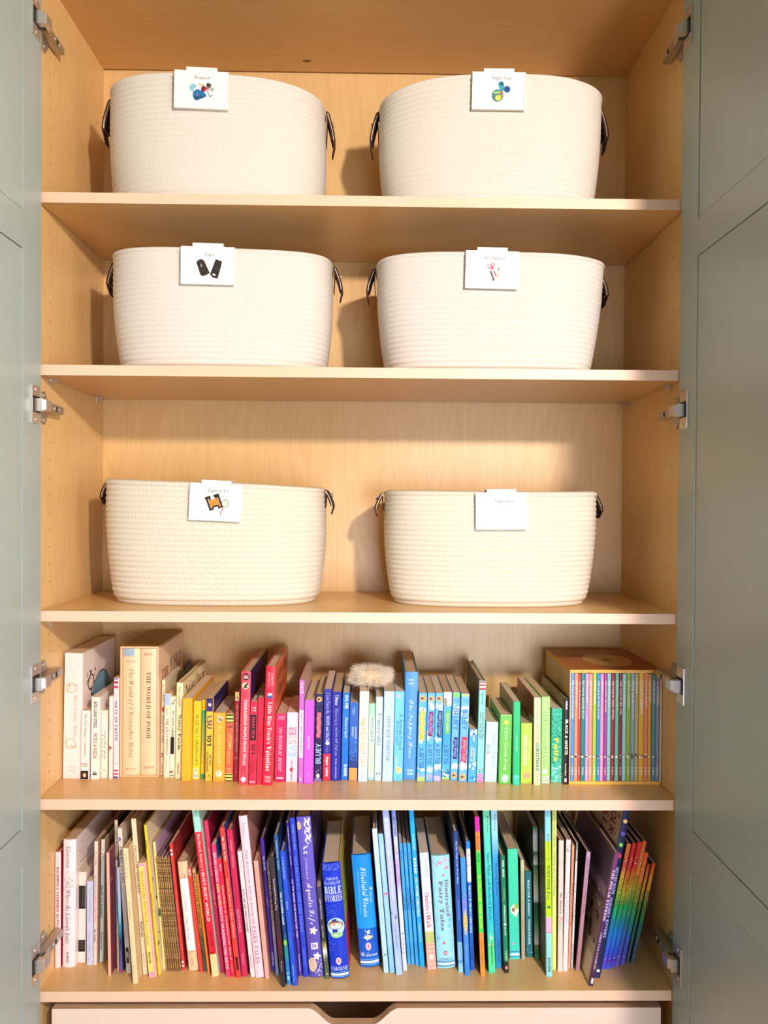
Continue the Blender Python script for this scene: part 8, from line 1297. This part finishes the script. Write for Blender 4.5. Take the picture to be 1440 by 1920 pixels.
# ------------------------------------------------------------------ fur pompom on top of the blue books
def pompom(x, y, z):
    root = thing('fur_pompom', 'fluffy cream fur pompom lying on top of the blue and white books', 'pompom', (x, y, z))
    rnd = random.Random(3)
    bm = bmesh.new()
    bmesh.ops.create_icosphere(bm, subdivisions=3, radius=1.0)
    for v in bm.verts:
        v.co = Vector((v.co.x * 0.034, v.co.y * 0.024, v.co.z * 0.0180 + 0.0190))
    me = bpy.data.meshes.new('core'); bm.to_mesh(me); bm.free()
    link_mesh('core', me, mat('e3cba6', 0.95, 0, 0.1), root)
    V = []; F = []
    def strand(p, d, ln, w0):
        side = d.cross(Vector((rnd.uniform(-1, 1), rnd.uniform(-1, 1), rnd.uniform(-1, 1))))
        if side.length < 1e-5: return
        side.normalize()
        b = len(V); n = 4
        for i in range(n):
            q = i / n
            c = p + d * ln * q + Vector((0, 0, -0.22 * ln * q * q)) 
            V.append(c - side * w0 * (1 - q)); V.append(c + side * w0 * (1 - q))
            if i: F.append((b+2*i-2, b+2*i-1, b+2*i+1, b+2*i))
        c = p + d * ln + Vector((0, 0, -0.22 * ln))
        V.append(c); F.append((b+2*n-2, b+2*n-1, b+2*n))
    for k in range(6000):
        u = rnd.uniform(-1, 1); a = rnd.uniform(0, 2*math.pi); r_ = math.sqrt(1 - u*u)
        nrm = Vector((r_*math.cos(a), r_*math.sin(a), u))
        p = Vector((nrm.x * 0.033, nrm.y * 0.023, nrm.z * 0.0175 + 0.0190))
        swirl = Vector((math.sin(p.x * 260 + 1.3), math.sin(p.z * 300), math.cos(p.x * 190 + p.y * 90)))
        d = (Vector((nrm.x*1.3, nrm.y, nrm.z * 0.8 + 0.1)) + 0.35 * swirl + 0.3 * Vector((rnd.uniform(-1, 1), rnd.uniform(-1, 1), rnd.uniform(-0.5, 0.8)))).normalized()
        ln = rnd.uniform(0.007, 0.020) * (1.0 + 0.45 * math.sin(p.x * 150 + 0.8) * math.cos(p.z * 120))
        if p.z < 0.009: d.z = abs(d.z) * 0.5 - 0.05
        strand(p, d, ln, 0.00032)
    for k in range(260):                                      # upright tuft at the right
        p = Vector((0.026 + rnd.uniform(-0.008, 0.006), rnd.uniform(-0.012, 0.012), 0.020))
        d = Vector((0.75 + rnd.uniform(-0.4, 0.35), rnd.uniform(-0.4, 0.3), 0.9 + rnd.uniform(-0.3, 0.4))).normalized()
        strand(p, d, rnd.uniform(0.014, 0.026), 0.00032)
    V = [(v[0], v[1], max(0.0004, v[2])) for v in V]
    tag(pymesh('fur', V, F, [mat('fbeed8', 0.8, 0, 0.05)], root, smooth=True), kind='stuff')
pompom(*POMPOM)
